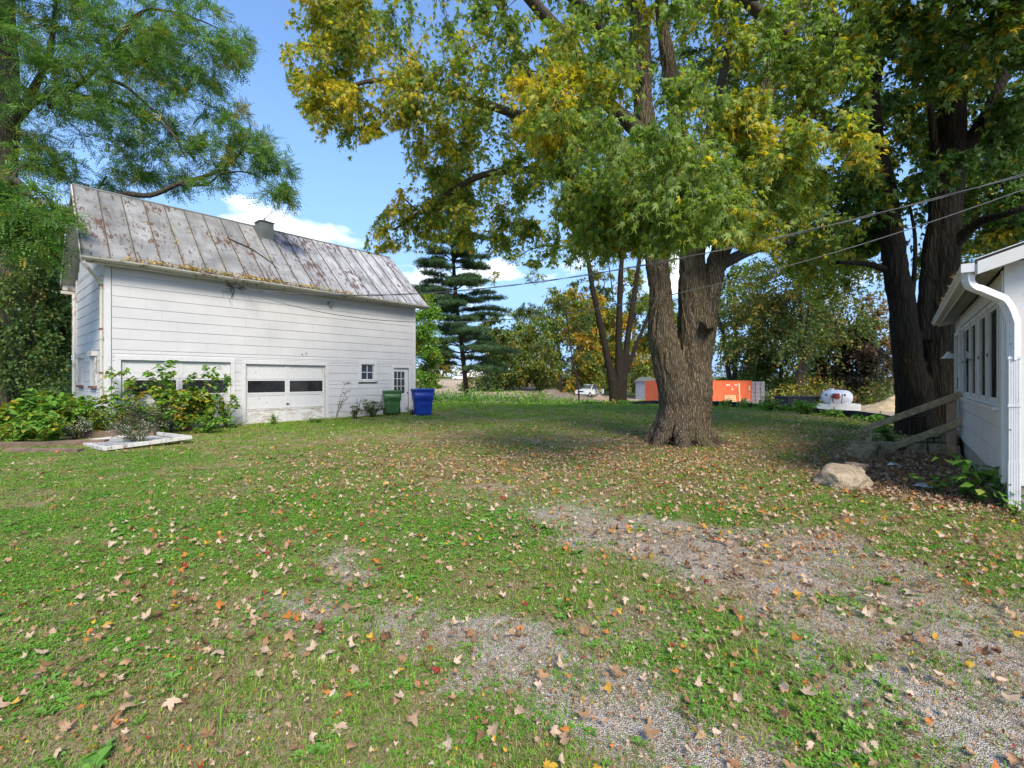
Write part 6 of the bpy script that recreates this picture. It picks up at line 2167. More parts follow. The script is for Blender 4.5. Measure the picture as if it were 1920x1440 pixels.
boulder('boulder', 'large pale granite boulder lying in the lawn before the steps', (5.12, 7.25, .10), (.92, .66, .46), MAT['stone'], 4, (.12, -.06, .5))
boulder('flat_stone', 'thin flat stone lying just behind the pale boulder', (5.72, 7.80, .20), (.42, .24, .14), MAT['stone'], 9, (.05, .08, .2), 'stone')
boulder('boulder', 'brown mossy boulder at the foot of the rail post', (7.42, 9.85, .10), (.80, .62, .56), MAT['mossy_stone'], 6, (0, 0, .3))
HS = math.atan2(-.639, .769)   # across the porch: from the lawn towards the wall
def H_(x, y, z=0):
    v = HM @ Vector((x, y, z))
    return v
st = empty('porch_steps', H_(6.0, .9), HOUSE_RZ, 'low mossy stone steps covered in leaves below the porch door', 'steps')
def slab_mesh(w, d, h, seed):
    m = MB()
    rr = random.Random(seed)
    rings = []
    for x in np.linspace(-w / 2, w / 2, 7):
        j = lambda: rr.uniform(-.025, .025)
        rings.append([(x, -d / 2 + j(), 0), (x, d / 2 + j(), 0), (x, d / 2 + j(), h + j() * .5), (x, 0, h + j() * .5), (x, -d / 2 + j(), h + j() * .5)])
    m.loft(rings)
    return m.mesh('step_stone', MAT['mossy_stone'])
put('landing_slab', slab_mesh(1.25, .85, .24, 1), st, (-.10, -.42, -.02))
put('step_stone', slab_mesh(.95, .45, .11, 2), st, (-.12, .30, -.02), (0, 0, .08))
put('step_stone', slab_mesh(.55, .38, .06, 3), st, (.15, .80, -.02), (0, 0, .3))
put('kerb_stone', slab_mesh(.55, .40, .18, 4), st, (-.62, .72, -.02), (0, 0, .5))
put('door_step', slab_mesh(1.1, .34, .22, 5), st, (.15, -.70, .22))
rail = empty('porch_rail', H_(5.62, .1), HOUSE_RZ, 'weathered mossy timber handrail with a short and a tall post', 'handrail')
pt, ps = at(1784, 836, 10.15), at(1630, 836, 11.06)
RI = Matrix.Rotation(-HOUSE_RZ, 4, 'Z') @ Matrix.Translation(-rail.location)
def rl(p):
    return RI @ Vector(tuple(p))
t0_, t1_ = rl(pt), rl(at(1784, 742, 10.15))
s0_, s1_ = rl(ps), rl(at(1630, 803, 11.06))
MB().bar(t0_ + Vector((0, 0, -.25)), t1_, .155, .155, (1, 0, 0)).build('tall_post', MAT['red_wood'], rail, .008)
MB().bar(s0_ + Vector((0, 0, -.15)), s1_, .11, .11, (1, 0, 0)).build('short_post', MAT['old_wood'], rail, .008)
u0, u1 = rl(at(1617, 806, 11.12)), rl(at(1803, 739, 9.98))
MB().bar(u0, u1, .09, .14).build('top_rail', MAT['old_wood'], rail, .008)
l0, l1 = rl(at(1655, 845, 10.85)), rl(at(1808, 789, 9.95))
MB().bar(l0, l1, .07, .14).build('lower_rail', MAT['old_wood'], rail, .008)
e0, e1 = rl(at(1617, 806, 11.12)), rl(at(1611, 826, 11.3))
MB().bar(u0 + Vector((0, .05, 0)), e1, .05, .10).build('brace', MAT['old_wood'], rail, .006)
# black wire plant stand standing on the leaves
q = gp(1738, 10.6)
ws = empty('wire_stand', (q[0], q[1], .06), .5, 'black metal plant stand behind the lower rail', 'stand')
w = MB()
w.tube([(-.32, .2, 0), (-.30, .2, .30), (-.28, .2, .80), (.55, .2, .80)], .013, 6)
w.tube([(-.30, .2, .72), (.55, .2, .72)], .008, 6)
w.tube([(-.22, .2, .76), (-.12, .2, .72), (-.08, .2, .5), (-.08, .2, .3)], .008, 6)
w.build('frame', MAT['black'], ws)
for lx, ly in ((-.30, -.12), (.02, -.12), (.25, -.12)):
    MB().tube([(lx, ly, .26), (lx, ly, -.06)], .016, 6).build('leg', MAT['black'], ws)
w = MB()
w.box(-.32, .3, -.15, .18, .255, .275)
w.build('shelf', MAT['black'], ws)
for nm, lab, loc, size, mt in (('paper_scrap', 'scrap of white paper on the leaf litter by the steps', gp(1673, 8.75), (.20, .12), 'paper'), ('plastic_bag', 'crumpled clear plastic bag in the litter near the weeds', gp(1734, 7.05), (.26, .22), 'plastic_bag')):
    rr = random.Random(nm)
    n = 7
    V = [(size[0] * (i / (n - 1) - .5) + rr.uniform(-.02, .02), size[1] * (j / (n - 1) - .5) + rr.uniform(-.02, .02), .02 + rr.uniform(0, .075) * (1 - abs(i / 3 - 1)) * (1 - abs(j / 3 - 1)) + rr.uniform(0, .02)) for j in range(n) for i in range(n)]
    Fq = [(j * n + i, j * n + i + 1, (j + 1) * n + i + 1, (j + 1) * n + i) for j in range(n - 1) for i in range(n - 1)]
    tag(put(nm, np_mesh(nm, V, np.array(Fq), MAT[mt]), None, (loc[0], loc[1], loc[2] + .02), (0, 0, .4)), lab, 'litter')
# dry leaves caught along the porch roof edge
P = []
for k in range(420):
    P.append((lg.uniform(.3, 7.3), HOV + .06 - abs(lg.normal()) * .22, 0))
P = np.array(P)
P[:, 2] = zr0 + .07 + sh * (HOV - P[:, 1]) + abs(lg.normal(size=len(P))) * .02
o = put('roof_litter', leaves_mesh('roof_litter', LEAF['maple'], P, frames(lg.normal(size=P.shape), lg.normal(size=P.shape) * .6 + [0, 0, 1]), .11 * lg.uniform(.6, 1.2, len(P)), MAT['leaf_tan'], lg.random(len(P)), (lg.random(len(P)) > .5).astype(float)), None, HOUSE, (0, 0, HOUSE_RZ))
tag(o, 'dry leaves caught along the porch roof edge', 'leaf litter', None, 'stuff')

# ------------------------------------------------------------------ building site beyond the lawn
fp = [(20.0, 11.6), (14.3, 13.0), (14.12, 15.2), (14.12, 18.0), (14.25, 20.8), (14.35, 23.6), (13.0, 26.4), (11.2, 29.2), (8.8, 31.6), (6.4, 33.6), (4.6, 34.8)]
sf = empty('silt_fence', (14.1, 15.2, 0), 0, 'low black silt fence running along the edge of the lawn', 'fence')
m = MB()
pts = []
for (a, b) in zip(fp[:-1], fp[1:]):
    for t in np.linspace(0, 1, 6, endpoint=False):
        pts.append((a[0] + (b[0] - a[0]) * t, a[1] + (b[1] - a[1]) * t))
pts.append(fp[-1])
rings = []
for i, (x, y) in enumerate(pts):
    wv = .05 * math.sin(i * 1.9) + .03 * math.sin(i * 4.3)
    g = float(gz(x, y))
    hgt = .31 + .04 * math.sin(i * .7) - .03 * abs(math.sin(i * 2.6))
    rings.append([(x - 14.1 + wv * .5, y - 15.2, g - .05), (x - 14.1 + .012 + wv * .5, y - 15.2 + .01, g - .05), (x - 14.1 + .012 + wv, y - 15.2 + .01, g + hgt), (x - 14.1 + wv, y - 15.2, g + hgt)])
m.loft(rings)
m.build('cloth', MAT['silt'], sf)
for i in range(0, len(pts), 6):
    x, y = pts[i]
    g = float(gz(x, y))
    MB().box(-.02, .02, -.02, .02, -.1, .42).build('stake', MAT['old_wood'], sf, 0, (x - 14.1 + .06, y - 15.2 + .05, g))
# shipping container
cl, cr = np.array([13.9, 43.0]), np.array([24.77, 48.5])
dv = (cr - cl) / np.linalg.norm(cr - cl)
CL, CWd, CH = 12.19, 2.44, 2.59
zc_ = float(gz(20, 46)) + .02
con = empty('shipping_container', (cl[0], cl[1], zc_), math.atan2(dv[1], dv[0]), 'long orange shipping container with its grey end door open', 'container')
b = MB()
b.box(0, CL, 0.0, .06, 0, .16)
b.box(0, CL, 0.0, .06, CH - .08, CH)
b.box(0, CL, CWd - .06, CWd, 0, .16)
b.box(0, CL, CWd - .06, CWd, CH - .08, CH)
for x in (0, CL - .1):
    for y in (-.003, CWd - .097):
        b.box(x - .002, x + .102, y, y + .1, .0, CH + .004)
b.box(.1, CL - .1, .06, CWd - .06, CH - .05, CH - .02)
b.box(.1, CL - .1, .06, CWd - .06, .10, .14)
b.box(.01, .04, .1, CWd - .1, .0, CH)
b.build('frame', MAT['orange'], con)
for y0, s in ((.055, 1), (CWd - .055, -1)):
    ring = []
    xs_ = []
    x, k = .1, 0
    while x < CL - .1:
        xs_.append((x, 0 if (k // 2) % 2 == 0 else .036))
        x += .07 if k % 2 else .068
        k += 1
    xs_.append((CL - .1, 0))
    V = [(x, y0 + s * (d_ - .04), z_) for x, d_ in xs_ for z_ in (.16, CH - .08)]
    Fq = [(2 * i, 2 * i + 2, 2 * i + 3, 2 * i + 1) for i in range(len(xs_) - 1)]
    put('side_panel', np_mesh('side_panel', V, np.array(Fq), MAT['orange']), con)
mk = MB()
for i, (x, z_, w_, h_) in enumerate(((8.35, 2.08, .62, .13), (9.55, 2.08, .5, .13), (9.1, 1.9, .16, .10), (9.15, 1.62, .22, .18), (11.72, 1.55, .28, .5), (11.72, 1.2, .1, .12), (11.72, .9, .1, .12), (11.72, .62, .1, .12))):
    for q in range(max(1, int(w_ / .11))):
        mk.box(x + q * .11, x + q * .11 + .075, -.012, -.006, z_, z_ + h_)
mk.build('marking', MAT['white_conc'], con)
for i, (hy, ang) in enumerate(((.02, R(-62)), (CWd - .02, R(75)))):
    d_ = empty('door', (CL + .03, hy, 0), ang if i == 0 else 0)
    d_.parent = con
    d_.rotation_euler = (0, 0, ang)
    m = MB()
    m.box(0, 1.18, -.03, .03, .1, CH - .1)
    for z_ in (.14, .55, .98, 1.40, 1.82, 2.24):
        m.box(.06, 1.12, -.058, -.03, z_, z_ + .2)
        m.box(.06, 1.12, .03, .058, z_, z_ + .2)
    bpy.data.objects.remove(d_)
    dd = m.build('door', MAT['grey_door'], con, .004, (CL + .03, hy, 0), (0, 0, ang))
    dd['label'] = ('open grey end door swung outwards', 'second grey end door')[i]
    r = MB()
    for x in (.35, .85):
        r.tube([(x, -.075, .12), (x, -.075, CH - .12)], .018, 6)
    r.build('lock_rod', MAT['iron'], dd)
# tall pale stake and pallet before the container
sp = at(1388, 758, 40.0)
zz = float(gz(sp[0], sp[1]))
m = MB()
m.bar((0, 0, -.1), (-.12, 0, 2.15), .11, .06, (0, 1, 0))
tag(m.build('wood_stake', MAT['new_wood'], None, 0, (sp[0], sp[1], zz)), 'pale wooden stake standing upright before the orange container', 'stake')
pp = at(1372, 758, 41.0)
pz = float(gz(pp[0], pp[1]))
pal = empty('wood_pallet', (pp[0], pp[1], pz + .02), .2, 'pale wooden pallet leaning against the orange container', 'pallet')
slm = MB().box(-.55, .55, -.012, .012, -.05, .05).mesh('slat', MAT['new_wood'])
tilt = R(-12)
for k in range(7):
    z_ = .08 + k * .165
    put('slat', slm, pal, (0, -math.sin(tilt) * z_, z_), (tilt, 0, 0))
stm = MB().box(-.04, .04, .013, .10, 0, 1.15).mesh('stringer', MAT['new_wood'])
for x in (-.5, 0, .5):
    put('stringer', stm, pal, (x, 0, 0), (tilt, 0, 0))

# tank on its white base
tp = on_ground(1569, 769)
td = tp[1]
U = td / FPX          # metres per photograph pixel there
tank = empty('fuel_tank', (tp[0], tp[1], tp[2]), R(-14), 'white cylindrical fuel tank with small red pump on a concrete base', 'tank')
TL, TR = 50 * U, 14.2 * U
hb = 9.5 * U
m = MB()
m.sm = True
prof = [(-TL / 2, .02), (-TL / 2 + .03, TR * .5), (-TL / 2 + .12, TR * .80), (-TL / 2 + .30, TR * .97), (-TL / 2 + .5, TR), (TL / 2 - .5, TR), (TL / 2 - .30, TR * .97), (TL / 2 - .12, TR * .80), (TL / 2 - .03, TR * .5), (TL / 2, .02)]
m.loft([[(x, r * math.cos(a), hb + TR + r * math.sin(a)) for a in [2 * math.pi * k / 28 for k in range(28)]] for x, r in prof])
m.build('shell', MAT['tank'], tank)
MB().box(-38 * U, 34 * U, -TR * .95, TR * .95, -.3, hb + .08).build('base', MAT['white_conc'], tank, .015)
MB().box(-TL * .3, -TL * .2, -TR * .7, TR * .7, hb + .08, hb + .3).box(TL * .2, TL * .3, -TR * .7, TR * .7, hb + .08, hb + .3).build('saddle', MAT['tank'], tank)
m = MB()
m.box(-.34, -.10, -TR - .22, -TR + .02, hb + TR * .95, hb + TR * .95 + .24)
m.tube([(-.22, -TR - .10, hb + TR * 1.1), (-.22, -TR - .30, hb + TR * 1.1)], .11, 12)
m.build('pump', MAT['red_paint'], tank, .01)
m = MB()
m.tube([(-.38, -TR - .1, hb + TR), (-.44, -TR - .14, hb + .5), (-.36, -TR - .16, hb + .1)], .018, 6)
m.tube([(-.02, -TR - .1, hb + TR * 1.1), (.05, -TR - .14, hb + .6), (0, -TR - .16, hb + .1)], .018, 6)
m.build('hose', MAT['black'], tank)
m = MB()
m.tube([(-.25, 0, hb + 2 * TR - .03), (-.25, 0, hb + 2 * TR + .08)], .12, 10)
m.tube([(-TL / 2 + .10, 0, hb + TR * 1.7), (-TL / 2 + .06, 0, hb + TR * 2.0)], .03, 6)
m.build('filler_cap', MAT['tank'], tank)
for x in (-.62, .22):
    m = MB()
    m.tube([(x, -TR * .86, hb + TR * 1.35), (x, -TR * 1.0, hb + TR * 1.37)], .05, 10)
    m.build('gauge', MAT['iron'], tank)


# ------------------------------------------------------------------ pickups
def pickup(label, loc, rz, dark_bed=False):
    root = empty('pickup_truck', loc, rz, label, 'pickup truck')
    L, W = 5.6, 1.95
    # x forward, profile (x, z) swept across the width with a slight tumblehome
    low = [(-2.75, .55), (-2.8, .80), (-2.78, 1.12), (-.75, 1.14), (-.70, 1.16), (1.05, 1.18), (1.9, 1.13), (2.62, 1.02), (2.78, .85), (2.78, .48), (2.35, .40), (-2.4, .42)]
    b = MB()
    b.loft([[(x, -W / 2 + .04, z_) for x, z_ in low], [(x, -W / 2, .04 * 0 + z_ * 1.0 - .0) for x, z_ in low], [(x, W / 2, z_) for x, z_ in low], [(x, W / 2 - .04, z_) for x, z_ in low]])
    b.build('body', MAT['car_white'], root, .03)
    cab = [(-.86, 1.14), (-.74, 1.82), (-.55, 1.88), (.40, 1.88), (.55, 1.84), (1.22, 1.17)]
    c = MB()
    c.loft([[(x, -W / 2 + .10 + .16 * (z_ - 1.14), z_) for x, z_ in cab], [(x, W / 2 - .10 - .16 * (z_ - 1.14), z_) for x, z_ in cab]])
    c.build('cab', MAT['car_white'], root, .03)
    ws_ = MB()
    ws_.hexa([(.66, -.72, 1.76), (1.17, -.84, 1.24), (1.17, .84, 1.24), (.66, .72, 1.76), (.69, -.72, 1.79), (1.20, -.84, 1.27), (1.20, .84, 1.27), (.69, .72, 1.79)])
    ws_.build('windscreen', MAT['car_glass'], root)
    for s in (-1, 1):
        def sy(z_):
            return s * (W / 2 - .10 - .16 * (z_ - 1.14) + .012)
        for x0, x1, x2, x3 in ((.16, .98, .50, .16), (-.70, .06, .06, -.58)):
            g = MB()
            zs = (1.22, 1.22, 1.76, 1.76)
            q4 = list(zip((x0, x1, x2, x3), zs))
            g.hexa([(x, sy(z_) - s * .02, z_) for x, z_ in q4] + [(x, sy(z_), z_) for x, z_ in q4])
            g.build('side_window', MAT['car_glass'], root)
        for x in (-1.75, 1.75):
            wa = MB()
            wa.tube([(x, s * (W / 2 - .24), .38), (x, s * (W / 2 + .012), .38)], .385, 18)
            wl = wa.build('wheel', MAT['tyre'], root)
            MB().tube([(x, s * (W / 2 + .0), .38), (x, s * (W / 2 + .02), .38)], .22, 12).build('rim', MAT['grey_door'], wl)
        MB().box(2.70, 2.79, s * .62 - .18, s * .62 + .18, .82, .97).build('headlight', MAT['lamp'], root)
        MB().box(.95, 1.08, min(s * (W / 2), s * (W / 2 + .2)), max(s * (W / 2), s * (W / 2 + .2)), 1.2, 1.4).build('mirror', MAT['black'], root)
        MB().box(-.35, -.15, s * (W / 2 + .004) - .012, s * (W / 2 + .004) + .012, 1.02, 1.05).build('handle', MAT['black'], root)
    MB().box(2.76, 2.80, -.42, .42, .74, .95).build('grille', MAT['black'], root)
    MB().box(2.74, 2.88, -.92, .92, .46, .62).build('bumper', MAT['car_white'], root, .02)
    bd = MB()
    bd.box(-2.68, -.92, -.82, .82, 1.125, 1.15)
    bd.build('bed', MAT['black'], root)
    if dark_bed:
        k = MB()
        k.box(-2.70, -.92, -.90, .90, 1.15, 1.62)
        k.build('bed_cover', MAT['black'], root, .03)
    return root


tx = (1106 - 960) / FPX * 72
pickup('white crew-cab pickup parked beyond the thin sapling', (tx, 72, float(gz(tx, 72))), R(232), True)
tx = (863 - 960) / FPX * 170
pickup('small distant white pickup parked far up the dirt field', (tx, 170, float(gz(tx, 170))), R(186))
# grey shed
sx = (1211 - 960) / FPX * 62
shed = empty('garden_shed', (sx, 62, float(gz(sx, 62))), R(30), 'small pale grey shed between the forked and huge trees', 'shed')
MB().box(-.85, .85, -1.0, 1.0, -.1, 2.4).build('wall', MAT['shed'], shed)
m = MB()
m.add([(-1.0, -1.12, 2.4), (1.0, -1.12, 2.4), (1.0, 1.12, 2.4), (-1.0, 1.12, 2.4), (0, -1.12, 2.95), (0, 1.12, 2.95)], [(0, 1, 4), (2, 3, 5), (1, 2, 5, 4), (3, 0, 4, 5), (0, 3, 2, 1)])
m.build('roof', MAT['chimney'], shed)


# heaps
def heap(name, label, px, pybase, d, wpx, hpx, mat, seed, cat, rough=.16):
    b = at(px, pybase, d)
    g = float(gz(b[0], b[1]))
    w, h = wpx * d / FPX, hpx * d / FPX
    n = 34
    V, Fq = [], []
    for j in range(n):
        for i in range(n):
            u, v = i / (n - 1) * 2 - 1, j / (n - 1) * 2 - 1
            r = math.hypot(u, v)
            z_ = h * (.5 + .5 * math.cos(math.pi * min(1, r))) * (1 + .5 * noise.noise((u * 2 + seed, v * 2, 0))) + rough * h * noise.noise((u * 9, v * 9, seed)) * max(0, 1 - r)
            V.append((u * w / 2, v * w / 2.4, z_ - .06))
            if i < n - 1 and j < n - 1:
                k = j * n + i
                Fq.append((k, k + 1, k + n + 1, k + n))
    o = put(name, np_mesh(name, V, np.array(Fq), MAT[mat], smooth=True), None, (b[0], b[1], g))
    return tag(o, label, cat)


heap('dirt_heap', 'wide low brown dirt heap on the far field', 1050, 742, 58, 215, 19, 'dirt_heap', 1, 'dirt heap', .5)
heap('dirt_heap', 'small dirt heap before the white crew-cab pickup', 1120, 748, 50, 80, 16, 'dirt_heap', 3, 'dirt heap', .5)
heap('chip_heap', 'tan heap of wood chips near the dark forked trunk', 1700, 772, 25, 190, 30, 'chips', 5, 'chip heap', .35)
leaf_mass('dead_brush', 'brown dead brush rising behind the white tank', 'brush', [(25.0, 36.5, 1.3, .8, 1.9), (26.2, 37, 1.2, .8, 1.5), (24.0, 37, .8, .8, 1.2)], 500, 'simple', MAT['leaf_purple'], .13, 17, .9)
# loose debris by the fence: broken boards and blocks, each a thing
dg = random.Random(9)
for i, (px, d) in enumerate(((1345, 37), (1362, 38), (1400, 38), (1338, 35.5), (1375, 36.5), (1420, 37), (1225, 36), (1250, 36.5))):
    b = gp(px, d)
    m = MB()
    for k in range(5):
        a = dg.uniform(0, 3.1)
        l = dg.uniform(.3, .8)
        x, y, z_ = dg.uniform(-.6, .6), dg.uniform(-.4, .4), dg.uniform(.05, .35)
        m.bar((x - l * math.cos(a), y - l * math.sin(a), z_), (x + l * math.cos(a), y + l * math.sin(a), z_ + dg.uniform(-.05, .3)), dg.uniform(.08, .3), dg.uniform(.05, .25))
    o = m.build('rubble', MAT['rubble'], None, 0, b)
    o['kind'] = 'stuff'
    tag(o, 'broken boards and rubble heaped before the orange container', 'rubble', 'rubble along the fence')
q = on_ground(1494, 767)
m = MB()
m.box(-.95, .95, -.5, .5, 0, .62)
m.box(-1.0, 1.0, -.55, .55, .62, .70)
tag(m.build('dark_crate', MAT['iron'], None, .02, q, (0, 0, .15)), 'dark flat-topped crate left of the white tank', 'crate')

# ------------------------------------------------------------------ lawn cover: grass, clover, weeds, dead leaves, stones
def tuft_mat(name, stops, trans=.25, rough=.6):
    m, nt, b = newmat(name)
    rn = nd(nt, 'ShaderNodeAttribute', attribute_name='rnd').outputs['Fac']
    oi = nd(nt, 'ShaderNodeObjectInfo').outputs['Random']
    c = ramp(nt, mth(nt, 'ADD', mth(nt, 'MULTIPLY', rn, .6), mth(nt, 'MULTIPLY', oi, .4)), stops)
    nt.links.new(c, b.inputs['Base Color'])
    b.inputs['Roughness'].default_value = rough
    b.inputs['Specular IOR Level'].default_value = .3
    tr = nd(nt, 'ShaderNodeBsdfTranslucent', {0: mix(nt, 1.0, c, (1.2, 1.25, .6), 'MULTIPLY')})
    ms = nd(nt, 'ShaderNodeMixShader', {0: trans, 1: b.outputs[0], 2: tr.outputs[0]})
    out = [n for n in nt.nodes if n.type == 'OUTPUT_MATERIAL'][0]
    nt.links.new(ms.outputs[0], out.inputs[0])
    return m


M_GRASS = tuft_mat('grass_blade', [(0, (.085, .185, .016)), (.45, (.155, .305, .026)), (.8, (.27, .39, .045)), (1, (.48, .41, .15))])
M_CLOVER = tuft_mat('clover_leaf', [(0, (.075, .215, .018)), (.5, (.13, .335, .028)), (1, (.22, .43, .05))])
M_DRY = tuft_mat('dry_grass', [(0, (.17, .125, .065)), (.5, (.36, .265, .14)), (1, (.52, .41, .24))])
M_WEED = tuft_mat('lawn_weed', [(0, (.08, .20, .03)), (.5, (.13, .29, .045)), (1, (.20, .37, .07))])
LEAF_STOPS = [(0, (.42, .28, .17)), (.13, (.52, .39, .27)), (.25, (.32, .19, .10)), (.37, (.60, .47, .34)), (.47, (.44, .26, .14)), (.58, (.20, .105, .055)), (.68, (.55, .41, .29)), (.77, (.52, .19, .045)), (.845, (.62, .37, .045)), (.89, (.29, .15, .075)), (.955, (.28, .045, .03)), (.98, (.46, .33, .22))]


def fallen_mat():
    m, nt, b = newmat('fallen_leaf')
    oi = nd(nt, 'ShaderNodeObjectInfo').outputs['Random']
    c = ramp(nt, oi, LEAF_STOPS, 'CONSTANT')
    P = nd(nt, 'ShaderNodeTexCoord').outputs['Object']
    c = mix(nt, mapr(nt, noi(nt, P, 14.0, 5.0), .35, .75, 0, .55), c, mix(nt, 1.0, c, (.55, .45, .38), 'MULTIPLY'))
    nt.links.new(c, b.inputs['Base Color'])
    b.inputs['Roughness'].default_value = .7
    b.inputs['Specular IOR Level'].default_value = .25
    tr = nd(nt, 'ShaderNodeBsdfTranslucent', {0: c})
    ms = nd(nt, 'ShaderNodeMixShader', {0: .15, 1: b.outputs[0], 2: tr.outputs[0]})
    out = [n for n in nt.nodes if n.type == 'OUTPUT_MATERIAL'][0]
    nt.links.new(ms.outputs[0], out.inputs[0])
    return m


M_FALL = fallen_mat()


def blades(rg, n, rad, h0, h1, w, lean, mat, name):
    V, F, A = [], [], []
    for k in range(n):
        a, r = rg.uniform(0, 6.283), rad * math.sqrt(rg.random())
        x, y = r * math.cos(a), r * math.sin(a)
        h = rg.uniform(h0, h1)
        da = rg.uniform(0, 6.283)
        l = lean * rg.uniform(.3, 1.2) * h
        dx, dy = math.cos(da), math.sin(da)
        ww = w * rg.uniform(.6, 1.3)
        sx, sy = -dy * ww / 2, dx * ww / 2
        b = len(V)
        V += [(x - sx, y - sy, 0), (x + sx, y + sy, 0), (x + dx * l * .35 + sx * .8, y + dy * l * .35 + sy * .8, h * .6), (x + dx * l * .35 - sx * .8, y + dy * l * .35 - sy * .8, h * .6), (x + dx * l, y + dy * l, h * (1 - .25 * lean))]
        F += [(b, b + 1, b + 2, b + 3)], 
        A += [rg.random()] * 5
    F4 = [f for q in F for f in q]
    F3 = [(f[3], f[2], f[0] + 4) for f in F4]
    return np_mesh(name, V, [np.array(F3), np.array(F4)], mat, {'rnd': A})


def clover(rg, n, rad, mat, name):
    V, F, A = [], [], []
    for k in range(n):
        a, r = rg.uniform(0, 6.283), rad * math.sqrt(rg.random())
        x, y, z_ = r * math.cos(a), r * math.sin(a), rg.uniform(.006, .026)
        tx_, ty_ = rg.normal(0, .25), rg.normal(0, .25)
        L = rg.uniform(.008, .0135)
        a0 = rg.uniform(0, 6.283)
        q = rg.random()
        for t in range(3):
            aa = a0 + t * 2.094
            b = len(V)
            for (u, v) in ((0, 0), (.45, .62), (0.0, 1.15), (-.45, .62)):
                px_ = L * (u * math.cos(aa) + v * math.sin(aa))
                py_ = L * (-u * math.sin(aa) + v * math.cos(aa))
                V.append((x + px_, y + py_, z_ + px_ * tx_ + py_ * ty_ + .25 * L * abs(u) * 2))
            F.append((b, b + 3, b + 2, b + 1))
            A += [q] * 4
    return np_mesh(name, V, np.array(F), mat, {'rnd': A})


def rosette(rg, n, mat, name, L0=.05):
    V, F, A = [], [], []
    for k in range(n):
        a = 6.283 * k / n + rg.normal(0, .25)
        L, w = L0 * rg.uniform(.6, 1.3), L0 * rg.uniform(.22, .36)
        up = rg.uniform(.15, .8)
        c, s = math.cos(a), math.sin(a)
        b = len(V)
        for (u, v, zz_) in ((0, .1, 0), (w, .55, .02), (w * .7, .85, .012), (0, 1.05, -.01), (-w * .7, .85, .012), (-w, .55, .02), (0, .55, 0)):
            r_ = v * L
            V.append((c * r_ - s * u, s * r_ + c * u, .008 + up * L * v * (1 - .45 * v) + (zz_ if abs(u) > 0 else 0) * .6))
        F += [(b, b + 1, b + 6), (b + 1, b + 2, b + 6), (b + 2, b + 3, b + 6), (b + 3, b + 4, b + 6), (b + 4, b + 5, b + 6), (b + 5, b, b + 6)]
        A += [rg.random()] * 7
    return np_mesh(name, V, np.array(F), mat, {'rnd': A})


def dead_leaf(rg, name, kind):
    """a dropped leaf: lobed outline, cupped and curled, with a stalk"""
    out = []
    tips = [(-128, .42), (-70, .78), (-4, 1.0), (66, .80), (124, .44)] if kind % 9 < 6 else [(-140, .35), (-60, .5), (0, .95), (62, .52), (140, .35)]
    notch = .44 if kind % 9 < 6 else .5
    tips = [(a + rg.normal(0, 7), r * rg.uniform(.85, 1.1)) for a, r in tips]
    out.append((180, .10))
    for i, (a, r) in enumerate(tips):
        out += [(a - 20, r * .66), (a - 10, r * .80), (a, r), (a + 10, r * .78), (a + 20, r * .64)]
        if i < len(tips) - 1:
            out.append(((a + tips[i + 1][0]) / 2, notch * rg.uniform(.8, 1.15)))
    cx, cyl, cc = rg.uniform(.4, 2.6) * rg.choice([-1, 1, 1]), rg.uniform(-.8, 1.6), rg.uniform(-1.2, 1.6)
    ph = rg.uniform(0, 6.28)
    def zz_(x, y):
        r2 = x * x + y * y
        return .34 * cx * x * x + .28 * cyl * y * y + .2 * cc * x * y + .10 * math.sin(3 * math.atan2(x, y) + ph) * r2
    V = [(0, 0, 0)]
    ring1, ring2 = [], []
    for a, r in out:
        x, y = math.sin(R(a)), math.cos(R(a))
        ring1.append((x * r * .5, y * r * .5))
        ring2.append((x * r, y * r))
    for x, y in ring1 + ring2:
        k = 1 - .14 * abs(cx) * (x * x)
        V.append((x * k, y, zz_(x, y)))
    n = len(out)
    F3 = [(0, 1 + (i + 1) % n, 1 + i) for i in range(n)]
    F4 = [(1 + i, 1 + (i + 1) % n, 1 + n + (i + 1) % n, 1 + n + i) for i in range(n)]
    b = len(V)
    V += [(-.012, -.05, .005), (.012, -.05, .005), (.08 * cx + .01, -.85, .12 * cc), (.08 * cx - .01, -.85, .12 * cc)]
    F4.append((b, b + 1, b + 2, b + 3))
    V = np.array(V)
    if kind % 3:      # dried and rolled: wrapped round an axis, then buckled
        q = rg.uniform(0, 3.14)
        c, s_ = math.cos(q), math.sin(q)
        u, v = V[:, 0] * c + V[:, 1] * s_, -V[:, 0] * s_ + V[:, 1] * c
        k1 = rg.uniform(1.3, 2.9) if kind % 3 == 1 else rg.uniform(.7, 1.5)
        u2, z2 = np.sin(u * k1) / k1, (1 - np.cos(u * k1)) / k1
        k2 = rg.uniform(.3, 1.4)
        v2, z3 = np.sin(v * k2) / k2, (1 - np.cos(v * k2)) / k2 * rg.choice([-.6, 1])
        V = np.column_stack([u2 * c - v2 * s_, u2 * s_ + v2 * c, V[:, 2] * .5 + z2 + z3 + .05 * np.sin(u * 7 + v * 5 + q)])
    V[:, 2] -= V[:, 2].min()
    return np_mesh(name, V * .5, [np.array(F3), np.array(F4)], M_FALL, smooth=False)


def hidden_collection(name, meshes):
    c = bpy.data.collections.new(name)
    for i, me in enumerate(meshes):
        c.objects.link(bpy.data.objects.new(f'{name}_{i:02d}', me))
    return c


